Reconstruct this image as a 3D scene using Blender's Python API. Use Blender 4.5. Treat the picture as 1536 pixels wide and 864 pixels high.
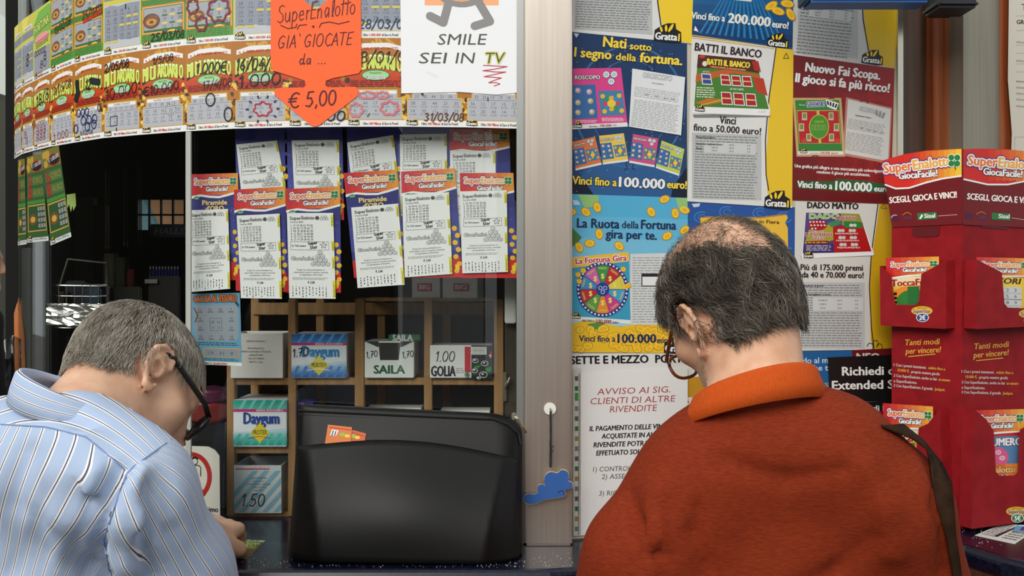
import bpy, bmesh, math, random
import numpy as np
from mathutils import Vector, Matrix
from mathutils.geometry import tessellate_polygon

for o in list(bpy.data.objects):
    bpy.data.objects.remove(o, do_unlink=True)
SC = bpy.context.scene
COL = SC.collection
random.seed(7)
RNG = np.random.default_rng(11)

# ------------------------------------------------------------------ camera, light, exposure
FPX, CX, CY, CAMZ = 1500.0, 768.0, 432.0, 1.5          # focal length in pixels of a 1536 px wide frame
cam = bpy.data.cameras.new('camera')
cam.sensor_width = 36.0
cam.lens = FPX / 1536.0 * 36.0
cam.clip_start, cam.clip_end = 0.05, 200
cam_o = bpy.data.objects.new('camera', cam)
COL.objects.link(cam_o)
cam_o.location = (0, 0, CAMZ)
cam_o.rotation_euler = (math.radians(90), 0, 0)
SC.camera = cam_o

world = bpy.data.worlds.new('overcast_sky')
SC.world = world
world.use_nodes = True
wn = world.node_tree.nodes
bg = wn['Background']
bg.inputs[0].default_value = (0.93, 0.98, 1.0, 1)
bg.inputs[1].default_value = 0.66

sun = bpy.data.lights.new('sun', 'SUN')
sun.energy = 3.0
sun.angle = math.radians(50)
sun.color = (1.0, 0.97, 0.92)
sun_o = bpy.data.objects.new('sun', sun)
COL.objects.link(sun_o)
sun_o.location = (-3, -4, 6)
sun_o.rotation_euler = Vector((0.43, 0.74, -0.48)).to_track_quat('-Z', 'Y').to_euler()

SC.view_settings.view_transform = 'Standard'
SC.view_settings.look = 'None'
SC.view_settings.exposure = 0.17
SC.view_settings.gamma = 1.0
SC.view_settings.use_curve_mapping = False

# ------------------------------------------------------------------ helpers
def at(px, py, d):
    return Vector(((px - CX) * d / FPX, d, CAMZ - (py - CY) * d / FPX))

def lin(c):
    c = c / 255.0
    return c / 12.92 if c <= 0.04045 else ((c + 0.055) / 1.055) ** 2.4

MATS = {}
def mat(rgb, rough=0.55, metal=0.0, spec=0.4):
    key = (tuple(rgb), rough, metal, spec)
    if key not in MATS:
        m = bpy.data.materials.new('colour_%d_%d_%d' % tuple(int(c) for c in rgb))
        m.use_nodes = True
        b = m.node_tree.nodes['Principled BSDF']
        b.inputs['Base Color'].default_value = (lin(rgb[0]), lin(rgb[1]), lin(rgb[2]), 1)
        b.inputs['Roughness'].default_value = rough
        b.inputs['Metallic'].default_value = metal
        b.inputs['Specular IOR Level'].default_value = spec
        m.diffuse_color = (lin(rgb[0]), lin(rgb[1]), lin(rgb[2]), 1)
        MATS[key] = m
    return MATS[key]

def node_mat(name, rough=0.5, metal=0.0, spec=0.4):
    m = bpy.data.materials.new(name)
    m.use_nodes = True
    nt = m.node_tree
    b = nt.nodes['Principled BSDF']
    b.inputs['Roughness'].default_value = rough
    b.inputs['Metallic'].default_value = metal
    b.inputs['Specular IOR Level'].default_value = spec
    return m, nt, b

def noise_mat(name, c1, c2, scale=(1, 1, 1), nscale=20.0, detail=4.0, rough=0.5, metal=0.0, spec=0.4, bump=0.0, lo=0.35, hi=0.65):
    m, nt, b = node_mat(name, rough, metal, spec)
    tc = nt.nodes.new('ShaderNodeTexCoord')
    mp = nt.nodes.new('ShaderNodeMapping')
    mp.inputs['Scale'].default_value = scale
    nz = nt.nodes.new('ShaderNodeTexNoise')
    nz.inputs['Scale'].default_value = nscale
    nz.inputs['Detail'].default_value = detail
    cr = nt.nodes.new('ShaderNodeValToRGB')
    cr.color_ramp.elements[0].position = lo
    cr.color_ramp.elements[1].position = hi
    cr.color_ramp.elements[0].color = tuple(lin(c) for c in c1) + (1,)
    cr.color_ramp.elements[1].color = tuple(lin(c) for c in c2) + (1,)
    nt.links.new(tc.outputs['Object'], mp.inputs['Vector'])
    nt.links.new(mp.outputs[0], nz.inputs['Vector'])
    nt.links.new(nz.outputs[0], cr.inputs[0])
    nt.links.new(cr.outputs[0], b.inputs['Base Color'])
    if bump:
        bp = nt.nodes.new('ShaderNodeBump')
        bp.inputs['Strength'].default_value = bump
        bp.inputs['Distance'].default_value = 0.002
        nt.links.new(nz.outputs[0], bp.inputs['Height'])
        nt.links.new(bp.outputs[0], b.inputs['Normal'])
    return m

def glass_mat(name, tint=(1, 1, 1), refl=1.0):
    m = bpy.data.materials.new(name)
    m.use_nodes = True
    nt = m.node_tree
    nt.nodes.clear()
    out = nt.nodes.new('ShaderNodeOutputMaterial')
    mix = nt.nodes.new('ShaderNodeMixShader')
    tr = nt.nodes.new('ShaderNodeBsdfTransparent')
    tr.inputs[0].default_value = tuple(tint) + (1,)
    gl = nt.nodes.new('ShaderNodeBsdfGlossy')
    gl.inputs['Roughness'].default_value = 0.0
    fr = nt.nodes.new('ShaderNodeFresnel')
    ge = nt.nodes.new('ShaderNodeNewGeometry')          # same index seen from either face of the thin pane
    mr = nt.nodes.new('ShaderNodeMapRange')
    mr.inputs['To Min'].default_value = 1.5
    mr.inputs['To Max'].default_value = 1 / 1.5
    nt.links.new(ge.outputs['Backfacing'], mr.inputs['Value'])
    nt.links.new(mr.outputs[0], fr.inputs[0])
    mu = nt.nodes.new('ShaderNodeMath')
    mu.operation = 'MULTIPLY'
    mu.inputs[1].default_value = refl
    nt.links.new(fr.outputs[0], mu.inputs[0])
    nt.links.new(mu.outputs[0], mix.inputs[0])
    nt.links.new(tr.outputs[0], mix.inputs[1])
    nt.links.new(gl.outputs[0], mix.inputs[2])
    nt.links.new(mix.outputs[0], out.inputs[0])
    return m

WL = {}
def tag(o, label=None, cat=None, group=None, kind=None):
    if label: o['label'] = label
    if cat: o['category'] = cat
    if group: o['group'] = group
    if kind: o['kind'] = kind
    return o

def link(o, loc, parent=None):
    COL.objects.link(o)
    WL[o.name] = Vector(loc)
    if parent is not None:
        o.parent = parent
        o.location = Vector(loc) - WL[parent.name]
    else:
        o.location = loc
    return o

def empty(name, loc):
    o = bpy.data.objects.new(name, None)
    o.empty_display_size = 0.05
    return link(o, loc)

def mk(name, V, F, mats, midx=None, parent=None, smooth=False, loc=None):
    V = np.asarray(V, dtype=float).reshape(-1, 3)
    if loc is None:
        lo, hi = V.min(0), V.max(0)
        loc = Vector(((lo[0] + hi[0]) / 2, (lo[1] + hi[1]) / 2, lo[2]))
    W = V - np.array(loc)
    me = bpy.data.meshes.new(name)
    me.from_pydata([tuple(v) for v in W], [], [tuple(f) for f in F])
    if not isinstance(mats, (list, tuple)):
        mats = [mats]
    for m in mats:
        me.materials.append(m)
    if midx is not None:
        me.polygons.foreach_set('material_index', np.asarray(midx, dtype=np.int32))
    if smooth:
        me.polygons.foreach_set('use_smooth', np.ones(len(me.polygons), dtype=bool))
    me.update()
    o = bpy.data.objects.new(name, me)
    return link(o, loc, parent)

class G:
    """collects solids; build() links them as one mesh object"""
    def __init__(s):
        s.V, s.F, s.M, s.mats = [], [], [], []
    def mi(s, m):
        if m not in s.mats: s.mats.append(m)
        return s.mats.index(m)
    def add(s, V, F, m):
        b = len(s.V); k = s.mi(m)
        s.V.extend(tuple(v) for v in V)
        for f in F:
            s.F.append(tuple(i + b for i in f)); s.M.append(k)
    def box(s, lo, hi, m, bev=0.0):
        bm = bmesh.new()
        bmesh.ops.create_cube(bm, size=1)
        lo, hi = Vector(lo), Vector(hi)
        for v in bm.verts:
            v.co = Vector([lo[i] + (v.co[i] + .5) * (hi[i] - lo[i]) for i in range(3)])
        if bev:
            bmesh.ops.bevel(bm, geom=bm.edges[:], offset=bev, segments=2, affect='EDGES')
        s.bm(bm, m)
    def bm(s, bm, m):
        bm.verts.index_update()
        s.add([v.co[:] for v in bm.verts], [[v.index for v in f.verts] for f in bm.faces], m)
        bm.free()
    def tube(s, pts, r, m, n=8, cap=True, r2=None):
        pts = [Vector(p) for p in pts]
        V, F = [], []
        prev = None
        for i, p in enumerate(pts):
            t = (pts[min(i + 1, len(pts) - 1)] - pts[max(i - 1, 0)]).normalized()
            if prev is None:
                a = t.orthogonal().normalized()
            else:
                a = (prev - t * prev.dot(t)).normalized()
            prev = a
            b = t.cross(a)
            rr = r if r2 is None else r + (r2 - r) * i / (len(pts) - 1)
            for k in range(n):
                q = 2 * math.pi * k / n
                V.append(p + (a * math.cos(q) + b * math.sin(q)) * rr)
        for i in range(len(pts) - 1):
            for k in range(n):
                F.append((i * n + k, i * n + (k + 1) % n, (i + 1) * n + (k + 1) % n, (i + 1) * n + k))
        if cap:
            F.append(tuple(range(n - 1, -1, -1)))
            F.append(tuple(range((len(pts) - 1) * n, len(pts) * n)))
        s.add(V, F, m)
    def prism(s, pts, off, m):
        """polygon of 3-D points extruded by a vector; concave outlines allowed"""
        pts = [Vector(p) for p in pts]; off = Vector(off); n = len(pts)
        tris = tessellate_polygon([pts])
        V = pts + [p + off for p in pts]
        F = [tuple(t) for t in tris] + [tuple(i + n for i in reversed(t)) for t in tris]
        F += [(i, (i + 1) % n, n + (i + 1) % n, n + i) for i in range(n)]
        s.add(V, F, m)
    def build(s, name, parent=None, smooth=False, loc=None):
        o = mk(name, s.V, s.F, s.mats, s.M, parent, smooth, loc)
        bm = bmesh.new(); bm.from_mesh(o.data)
        bmesh.ops.recalc_face_normals(bm, faces=bm.faces[:])
        bm.to_mesh(o.data); bm.free()
        return o

# ------------------------------------------------------------------ flat printed things
FONT = {}
def glyphs(st):
    if st not in FONT:
        c = bpy.data.curves.new('type', 'FONT')
        c.body = st; c.size = 1; c.resolution_u = 2
        o = bpy.data.objects.new('type', c)
        COL.objects.link(o)
        bpy.context.view_layer.update()
        me = o.to_mesh()
        V = np.array([v.co[:2] for v in me.vertices]).reshape(-1, 2)
        F = [tuple(p.vertices) for p in me.polygons]
        o.to_mesh_clear()
        bpy.data.objects.remove(o); bpy.data.curves.remove(c)
        FONT[st] = (V, F)
    return FONT[st]

def arc(cx, cy, rx, ry, a0, a1, n=10):
    return [(cx + rx * math.cos(math.radians(a0 + (a1 - a0) * i / n)), cy + ry * math.sin(math.radians(a0 + (a1 - a0) * i / n))) for i in range(n + 1)]

STROKES = {   # handwriting: unit height, y up
 '0': [arc(.28, .5, .25, .5, 100, 460, 12)], '1': [[(.08, .75), (.26, 1), (.24, 0)]],
 '2': [[(.05, .8), (.18, .98), (.4, .95), (.48, .75), (.33, .42), (.05, .03), (.55, .03)]],
 '3': [[(.05, .9), (.3, 1), (.48, .8), (.22, .55), (.5, .33), (.33, .0), (.03, .1)]],
 '4': [[(.38, 1), (.05, .35), (.58, .38)], [(.42, .62), (.38, 0)]],
 '5': [[(.52, 1), (.17, .98), (.1, .55), (.38, .58), (.5, .28), (.3, 0), (.03, .08)]],
 '6': [[(.4, 1), (.12, .6), (.06, .25), (.25, 0), (.48, .2), (.36, .45), (.08, .35)]],
 '7': [[(.05, .95), (.5, 1), (.2, 0)], [(.12, .5), (.45, .52)]],
 '8': [arc(.27, .26, .23, .26, 90, 450, 10) + arc(.27, .76, .19, .24, -90, 270, 10)],
 '9': [arc(.25, .72, .2, .26, 0, 360, 10) + [(.43, .4), (.3, 0)]],
 '/': [[(-.02, -.15), (.42, 1.15)]], '.': [[(.12, 0), (.15, .05)]], ',': [[(.15, .08), (.08, -.15)]], ' ': [],
 '€': [arc(.42, .5, .36, .5, 50, 310, 12), [(-.08, .6), (.5, .62)], [(-.1, .42), (.45, .42)]],
 'S': [[(.55, .9), (.35, 1), (.12, .9), (.1, .68), (.45, .42), (.48, .15), (.25, 0), (.0, .12)]],
 'u': [[(.05, .55), (.05, .15), (.2, 0), (.38, .12), (.42, .55)], [(.42, .5), (.45, 0)]],
 'p': [[(.08, .55), (.05, -.4)], [(.07, .4), (.25, .56), (.45, .4), (.4, .1), (.2, 0), (.07, .1)]],
 'e': [[(.05, .28), (.42, .32), (.35, .55), (.12, .5), (.04, .2), (.2, 0), (.45, .08)]],
 'r': [[(.08, .55), (.08, 0)], [(.08, .35), (.22, .52), (.36, .5)]],
 'E': [[(.55, 1), (.12, .96), (.08, .02), (.5, .05)], [(.1, .52), (.45, .54)]],
 'n': [[(.06, .55), (.06, 0)], [(.06, .35), (.22, .55), (.36, .45), (.38, 0)]],
 'a': [[(.4, .5), (.2, .56), (.05, .3), (.18, 0), (.38, .25), (.4, .52), (.42, 0)]],
 'l': [[(.1, 0), (.25, .6), (.22, 1.05), (.1, .8), (.12, .1), (.26, 0)]],
 'o': [arc(.23, .28, .2, .28, 90, 450, 10)],
 't': [[(.22, 1), (.18, 0)], [(.0, .62), (.45, .7)]],
 'G': [[(.58, .85), (.38, 1), (.12, .8), (.04, .4), (.22, .02), (.52, .1), (.55, .42), (.32, .42)]],
 'I': [[(.15, 1), (.12, 0)]], 'A': [[(.0, 0), (.3, 1), (.55, 0)], [(.1, .35), (.5, .38)]],
 'O': [arc(.32, .5, .3, .5, 100, 460, 12)], 'C': [[(.58, .85), (.36, 1), (.1, .75), (.06, .3), (.28, 0), (.56, .12)]],
 'T': [[(-.02, 1), (.6, 1)], [(.3, 1), (.26, 0)]], "'": [[(.1, 1.1), (.2, .9)]],
 'd': [[(.4, .48), (.18, .54), (.05, .26), (.2, 0), (.4, .2), (.46, 1)], [(.42, .3), (.46, .02), (.6, .1)]],
}
ADV = {'1': .42, '.': .3, ',': .3, '/': .5, 'I': .35, 'l': .36, 'r': .42, 't': .45, "'": .25, ' ': .4, 'O': .8, 'G': .75, 'S': .68, 'o': .52, '€': .75}

def rotpts(pts, x, y, ang):
    c, s_ = math.cos(math.radians(ang)), math.sin(math.radians(ang))
    return [(x + u * c - v * s_, y + u * s_ + v * c) for u, v in pts]

LEV = 0.00012
class Sheet:
    """a flat printed sheet lying in a real plane; xf turns its own drawing units into a viewing ray"""
    def __init__(s, P0, n, xf=None, lift=0.0, bend=None):
        s.P0, s.n = Vector(P0), Vector(n).normalized()
        s.xf, s.lift, s.bend = xf, lift, bend
        s.V, s.F, s.M, s.mats = [], [], [], []
        s.cam = Vector((0, 0, CAMZ))
        s.e = 0
    def pt(s, x, y, l):
        px, py = s.xf(x, y) if s.xf else (x, y)
        d = Vector(((px - CX) / FPX, 1, -(py - CY) / FPX))
        t = (s.P0 - s.cam).dot(s.n) / d.dot(s.n)
        p = s.cam + d * t
        w = s.lift + l
        if s.bend: w += s.bend(x, y)
        return p + s.n * w
    def raw(s, pts, faces, col, lev):
        m = mat(col, s.rough) if not isinstance(col, bpy.types.Material) else col
        if m not in s.mats: s.mats.append(m)
        k = s.mats.index(m); b = len(s.V)
        s.e += 1
        l = lev * LEV + (s.e % 40) * 1.5e-6
        s.V.extend(s.pt(x, y, l) for x, y in pts)
        for f in faces:
            s.F.append(tuple(i + b for i in f)); s.M.append(k)
    rough = 0.5
    def poly(s, pts, col, lev=1):
        if len(pts) <= 4:
            s.raw(pts, [tuple(range(len(pts)))], col, lev)
        else:
            tr = tessellate_polygon([[Vector((x, y, 0)) for x, y in pts]])
            s.raw(pts, [tuple(t) for t in tr], col, lev)
    def rect(s, x0, y0, x1, y1, col, lev=1, ang=0):
        s.poly(rotpts([(0, 0), (x1 - x0, 0), (x1 - x0, y1 - y0), (0, y1 - y0)], x0, y0, ang), col, lev)
    def quad(s, q, col, lev=1):
        s.poly(q, col, lev)
    def ell(s, cx, cy, rx, ry, col, lev=1, n=18, ang=0):
        s.poly(rotpts([(rx * math.cos(2 * math.pi * i / n), ry * math.sin(2 * math.pi * i / n)) for i in range(n)], cx, cy, ang), col, lev)
    def line(s, pts, w, col, lev=2, closed=False):
        P = list(pts) + ([pts[0]] if closed else [])
        for (x0, y0), (x1, y1) in zip(P[:-1], P[1:]):
            L = math.hypot(x1 - x0, y1 - y0)
            if L < 1e-6: continue
            a = math.atan2(y1 - y0, x1 - x0)
            c, q = math.cos(a), math.sin(a); h = w / 2
            pts6 = [(-h * .6, -h * .7), (0, -h), (L, -h), (L + h * .6, -h * .7), (L + h * .6, h * .7), (L, h), (0, h), (-h * .6, h * .7)]
            s.raw([(x0 + u * c - v * q, y0 + u * q + v * c) for u, v in pts6], [tuple(range(8))], col, lev)
    def ring(s, cx, cy, rx, ry, w, col, lev=2, n=28, wob=0.0, a0=0, a1=360):
        pin, pout = [], []
        for i in range(n + 1):
            a = math.radians(a0 + (a1 - a0) * i / n)
            k = 1 + wob * math.sin(7 * a)
            pout.append((cx + rx * k * math.cos(a), cy + ry * k * math.sin(a)))
            pin.append((cx + (rx * k - w) * math.cos(a), cy + (ry * k - w) * math.sin(a)))
        s.raw(pout + pin, [(i, i + 1, n + 2 + i, n + 1 + i) for i in range(n)], col, lev)
    def text(s, st, x, y, h, col, lev=3, w=None, ang=0, al='l', b=0.0, sh=0.0, out=None, ow=0.0):
        V, F = glyphs(st)
        if len(V) == 0: return
        k = h / 0.682
        x0, x1 = V[:, 0].min(), V[:, 0].max()
        kx = k if w is None else w / (x1 - x0)
        W = (x1 - x0) * kx
        ox = {'l': 0, 'c': -W / 2, 'r': -W}[al]
        u = (V[:, 0] - x0) * kx + ox + sh * V[:, 1] * k
        v = -V[:, 1] * k
        c, q = math.cos(math.radians(ang)), math.sin(math.radians(ang))
        def put(du, dv, cc, lv):
            s.raw([(x + (a + du) * c - (d + dv) * q, y + (a + du) * q + (d + dv) * c) for a, d in zip(u, v)], F, cc, lv)
        if out:
            for i in range(8):
                a = math.pi / 4 * i
                put(ow * math.cos(a), ow * math.sin(a), out, lev)
            lev += 1
        if b:
            bb = b * h
            for du, dv in ((-bb, 0), (bb, 0), (0, -bb * .6), (0, bb * .6)): put(du, dv, col, lev)
        else:
            put(0, 0, col, lev)
    def hand(s, st, x, y, h, col, lev=4, w=0.12, ang=0, sp=1.0, sh=0.15, wx=1.0):
        cx = 0
        for ch in st:
            for stv in STROKES.get(ch, []):
                s.line(rotpts([((cx + u * wx + sh * v) * h, -v * h) for u, v in stv], x, y, ang), w * h, col, lev)
            cx += ADV.get(ch, .66) * sp * wx
        return cx * h
    def greek(s, x0, y0, x1, y1, rows, col, lev=2, ang=0, fill=.5, ragged=.1, word=8):
        H = (y1 - y0) / rows
        for r in range(rows):
            x = 0; end = (x1 - x0) * (1 - random.random() * ragged)
            while x < end:
                L = min((0.4 + random.random()) * word, end - x)
                s.poly(rotpts([(x, r * H), (x + L, r * H), (x + L, r * H + H * fill), (x, r * H + H * fill)], x0, y0, ang), col, lev)
                x += L + word * .22
    def grad(s, q, c0, c1, n, lev=1, vert=False):
        """stepped colour print across a quad (tl,tr,br,bl)"""
        lerp = lambda a, b, t: (a[0] + (b[0] - a[0]) * t, a[1] + (b[1] - a[1]) * t)
        for i in range(n):
            t0, t1, t = i / n, (i + 1) / n, (i + .5) / n
            col = tuple(round(c0[j] + (c1[j] - c0[j]) * t) for j in range(3))
            if vert: p = [lerp(q[0], q[3], t0), lerp(q[1], q[2], t0), lerp(q[1], q[2], t1), lerp(q[0], q[3], t1)]
            else: p = [lerp(q[0], q[1], t0), lerp(q[0], q[1], t1), lerp(q[3], q[2], t1), lerp(q[3], q[2], t0)]
            s.poly(p, col, lev)
    def base(s, pts, col, thick=0.0003, sub=None):
        """the paper itself: front, back and edges"""
        m = mat(col, s.rough) if not isinstance(col, bpy.types.Material) else col
        if m not in s.mats: s.mats.append(m)
        k = s.mats.index(m); b = len(s.V); n = len(pts)
        s.V.extend(s.pt(x, y, 0) for x, y in pts)
        s.V.extend(s.pt(x, y, -thick) for x, y in pts)
        tr = tessellate_polygon([[Vector((x, y, 0)) for x, y in pts]])
        for t in tr:
            s.F.append(tuple(i + b for i in t)); s.M.append(k)
            s.F.append(tuple(i + b + n for i in reversed(t))); s.M.append(k)
        for i in range(n):
            j = (i + 1) % n
            s.F.append((b + i, b + j, b + n + j, b + n + i)); s.M.append(k)
    def grid(s, col, nu, nv, W, H, thick=0.0003):
        """bent paper: a grid over 0..W x 0..H"""
        m = mat(col, s.rough)
        if m not in s.mats: s.mats.append(m)
        k = s.mats.index(m); b = len(s.V)
        for l in (0, -thick):
            for j in range(nv + 1):
                for i in range(nu + 1):
                    s.V.append(s.pt(W * i / nu, H * j / nv, l))
        N = (nu + 1) * (nv + 1)
        for j in range(nv):
            for i in range(nu):
                a = b + j * (nu + 1) + i
                s.F.append((a, a + 1, a + nu + 2, a + nu + 1)); s.M.append(k)
                s.F.append((a + N, a + N + nu + 1, a + N + nu + 2, a + N + 1)); s.M.append(k)
    def build(s, name, parent=None):
        return mk(name, s.V, s.F, s.mats, s.M, parent)

def bil(q, W, H):
    """drawing units 0..W x 0..H inside a quad tl,tr,br,bl"""
    (ax, ay), (bx, by), (cx, cy), (dx, dy) = q
    def f(x, y):
        u, v = x / W, y / H
        return ((ax * (1 - u) + bx * u) * (1 - v) + (dx * (1 - u) + cx * u) * v,
                (ay * (1 - u) + by * u) * (1 - v) + (dy * (1 - u) + cy * u) * v)
    return f

BLACK, WHITE, PAPER, INK = (22, 20, 22), (240, 240, 238), (232, 232, 228), (30, 28, 34)
# ------------------------------------------------------------------ the setting
STEEL = noise_mat('brushed_steel', (196, 184, 172), (206, 194, 182), scale=(30, 30, 0.6), nscale=6, detail=6, rough=0.36, metal=0.92, spec=0.5)
ALU = mat((168, 170, 166), 0.35, 0.8)
DARKMETAL = mat((58, 60, 62), 0.4, 0.6)
WOODWALL = noise_mat('red_brown_wood', (128, 62, 30), (160, 86, 46), scale=(14, 14, 0.5), nscale=6, detail=5, rough=0.4)
WOODDARK = noise_mat('dark_brown_panel', (76, 54, 40), (90, 64, 48), scale=(14, 14, 0.5), nscale=6, detail=5, rough=0.35)
PINE = noise_mat('pale_pine', (146, 108, 64), (172, 132, 84), scale=(8, 8, 1.0), nscale=9, detail=4, rough=0.5)
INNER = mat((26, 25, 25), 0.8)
STONE = noise_mat('dark_blue_counter', (8, 10, 24), (20, 24, 48), nscale=160, detail=3, rough=0.22, spec=0.5, lo=.4, hi=.62)

GZ0, GZ1 = 1.053, 2.12
CTR, CR = (-0.40, 2.5), 0.75
def prof(th, off=0.0):
    """outline of the round end of the kiosk; off > 0 lies outside the glass"""
    t = math.radians(th)
    return (CTR[0] - (CR + off) * math.sin(t), CTR[1] - (CR + off) * math.cos(t))
def ray_kiosk(px, off=0.0):
    """where the sight line of a column meets the kiosk front (x, y)"""
    k = (px - CX) / FPX
    y = CTR[1] - CR - off
    if k * y >= CTR[0]: return (k * y, y)
    a = k * k + 1; b = -2 * (k * CTR[0] + CTR[1]); c = CTR[0] ** 2 + CTR[1] ** 2 - (CR + off) ** 2
    y = (-b - math.sqrt(max(b * b - 4 * a * c, 0))) / (2 * a)
    return (k * y, y)
def board_y(x, off=0.0): return 1.78 + 0.40 * (x - 0.1056) - off * 1.077
BN = Vector((0.40, -1, 0)).normalized()           # the poster board faces this way
def board_at(px, off=0.0):
    k = (px - CX) / FPX
    y = (1.78 - .40 * .1056 - off * 1.077) / (1 - .40 * k)
    return Vector((k * y, y, 0))
GN = Vector((0, -1, 0))

# ground and the street behind the photographer (lights the kiosk, mirrored in its glass)
g = G(); g.box((-30, -14, -0.1), (30, 30, 0.0), noise_mat('paving', (96, 94, 92), (124, 121, 117), nscale=8, rough=0.8))
tag(g.build('floor'), kind='structure')
def facade(name, x0, x1, y0, y1, z, c, label):
    e = empty(name, ((x0 + x1) / 2, y0, 0)); tag(e, label, 'building')
    q = G(); q.box((x0, y0, 0), (x1, y1, z), mat(c, 0.9)); q.box((x0 - .1, y0 - .1, z), (x1 + .1, y1 + .15, z + .15), mat([k * .8 for k in c], .8)); q.build('wall', e)
    n = int((x1 - x0) / 2.4)
    for i in range(n):
        cx = x0 + (i + .5) * (x1 - x0) / n
        for zz in (0.4, 3.3):
            if zz + 1.8 > z: continue
            w = G(); w.box((cx - .55, y1 - .02, zz), (cx + .55, y1 + .05, zz + 1.8), mat((60, 50, 44), .6))
            f = w.build('window', e)
            w = G(); w.box((cx - .45, y1 + .05, zz + .1), (cx + .45, y1 + .06, zz + 1.7), mat((24, 28, 32), .1)); w.build('pane', f)
facade('street_building', -16, -3.4, -15, -13.5, 6.0, (92, 80, 66), 'ochre street building mirrored at the dark end of the window')
facade('street_building', -3.2, -2.3, -15, -13.8, 4.2, (90, 80, 70), 'narrow grey brown house across the street from the kiosk')
facade('street_building', -2.05, -.55, -15, -13.7, 4.4, (246, 246, 242), 'unseen white house added across the street for its faint reflection over the betting slips')  # out of view; added white so its reflection veils the glass
facade('street_building', -.3, 5, -15, -13.8, 4.2, (122, 104, 92), 'low grey brown house across the street from the kiosk pillar')
facade('sky_blocking_building', -9, -7, -13, 4.5, 4.3, (70, 66, 58), 'unseen dark house added left of the kiosk to darken reflections in the curved glass')  # added out of view to keep bright sky out of the curved glass
facade('street_building', 5.2, 18, -15, -13.6, 6.6, (104, 92, 84), 'tall brown house across the street, beyond the poster board')

# kiosk shell
th_list = [75 - i * 2.5 for i in range(31)]
outer = [prof(t) for t in th_list] + [(0.018, 1.75)]
innerp = [prof(t, -.005) for t in th_list] + [(0.018, 1.755)]
V, F = [], []
n = len(outer)
for z in (GZ0 + .002, GZ1):
    V += [(x, y, z) for x, y in outer] + [(x, y, z) for x, y in innerp]
for i in range(n - 1):
    F += [(i, i + 1, 2 * n + i + 1, 2 * n + i), (n + i + 1, n + i, 3 * n + i, 3 * n + i + 1)]
win = mk('window_1', V, F, glass_mat('window_glass', (.97, .985, .98), 1.0), smooth=True)
tag(win, kind='structure')

g = G()   # joint strip between the two panes
x, y = ray_kiosk(284, .004)
d0 = Vector((x - CTR[0], y - CTR[1], 0)).normalized(); t0 = Vector((-d0.y, d0.x, 0))
P = Vector((x, y, 0)); JZ = at(0, 198, y).z
g.prism([P + t0 * .0048 + Vector((0, 0, GZ0)), P - t0 * .0048 + Vector((0, 0, GZ0)), P - t0 * .0048 + Vector((0, 0, JZ)), P + t0 * .0048 + Vector((0, 0, JZ))], d0 * .004, mat((176, 178, 170), .4))
tag(g.build('trim_1'), kind='structure')
g = G(); g.box((0.008, 1.742, GZ0), (0.022, 1.775, GZ1), ALU, .002)
tag(g.build('trim_2'), kind='structure')
g = G(); g.box((0.0225, 1.737, GZ0), (0.1045, 1.84, GZ1 + .1), STEEL, .003)
tag(g.build('wall_pillar'), kind='structure')

# inside of the kiosk: back, left and right walls, roof
WX0, WX1, WZ0, WZ1 = at(205, 0, 3.4).x, at(276, 0, 3.4).x, at(0, 346, 3.4).z, at(0, 298, 3.4).z
g = G()
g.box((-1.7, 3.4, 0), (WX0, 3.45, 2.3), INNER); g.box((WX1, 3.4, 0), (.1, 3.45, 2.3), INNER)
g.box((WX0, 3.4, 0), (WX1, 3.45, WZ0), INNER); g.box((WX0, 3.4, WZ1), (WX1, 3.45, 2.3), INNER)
tag(g.build('wall_back'), kind='structure')
g = G()
for i in range(5): 
    xx = WX0 + (WX1 - WX0) * i / 4; g.box((xx - .003, 3.405, WZ0), (xx + .003, 3.415, WZ1), mat((20, 20, 20), .6))
for i in range(3):
    zz = WZ0 + (WZ1 - WZ0) * i / 2; g.box((WX0, 3.406, zz - .003), (WX1, 3.414, zz + .003), mat((20, 20, 20), .6))
tag(g.build('window_2'), kind='structure')
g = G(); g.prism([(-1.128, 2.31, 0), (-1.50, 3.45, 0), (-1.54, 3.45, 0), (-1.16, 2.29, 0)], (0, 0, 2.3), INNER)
tag(g.build('wall_left'), kind='structure')
g = G(); g.box((.06, 1.845, 0), (.10, 3.4, 2.3), mat((74, 66, 52), .7))
tag(g.build('wall_inner'), kind='structure')
g = G(); g.prism([(x, y, GZ1 + .002) for x, y in outer] + [(.11, 1.75, GZ1 + .002), (.11, 3.45, GZ1 + .002), (-1.7, 3.45, GZ1 + .002)], (0, 0, .2), mat((70, 72, 74), .6))  # unseen slab, put in to keep the kiosk inside dark
tag(g.build('roof'), kind='structure')

# counter that runs round the kiosk
front = [prof(t, .17) for t in th_list] + [(.06, 1.58), (.11, 1.59), (.55, 1.70), (.72, 1.745), (.784, 1.732), (.812, 1.66), (.85, 1.60), (1.3, 1.42)]
rear = [(1.5, 2.25), (.60, 1.985), (.108, 1.79), (.02, 2.16), (-1.12, 2.28)]
bm = bmesh.new()
vs = [bm.verts.new((x, y, GZ0)) for x, y in front + rear]
tr = tessellate_polygon([[Vector((x, y, 0)) for x, y in front + rear]])
bot = [bm.verts.new((v.co.x, v.co.y, GZ0 - .04)) for v in vs]
N = len(vs)
for t in tr:
    bm.faces.new([vs[i] for i in t]); bm.faces.new([bot[i] for i in reversed(t)])
rim = []
for i in range(N):
    f = bm.faces.new([vs[i], vs[(i + 1) % N], bot[(i + 1) % N], bot[i]])
    if i < len(front) - 1: rim += [bm.edges.get((vs[i], vs[(i + 1) % N])), bm.edges.get((bot[i], bot[(i + 1) % N]))]
bmesh.ops.recalc_face_normals(bm, faces=bm.faces[:])
bmesh.ops.bevel(bm, geom=rim, offset=.014, segments=4, affect='EDGES', profile=.5)
g = G(); g.bm(bm, STONE)
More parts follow.
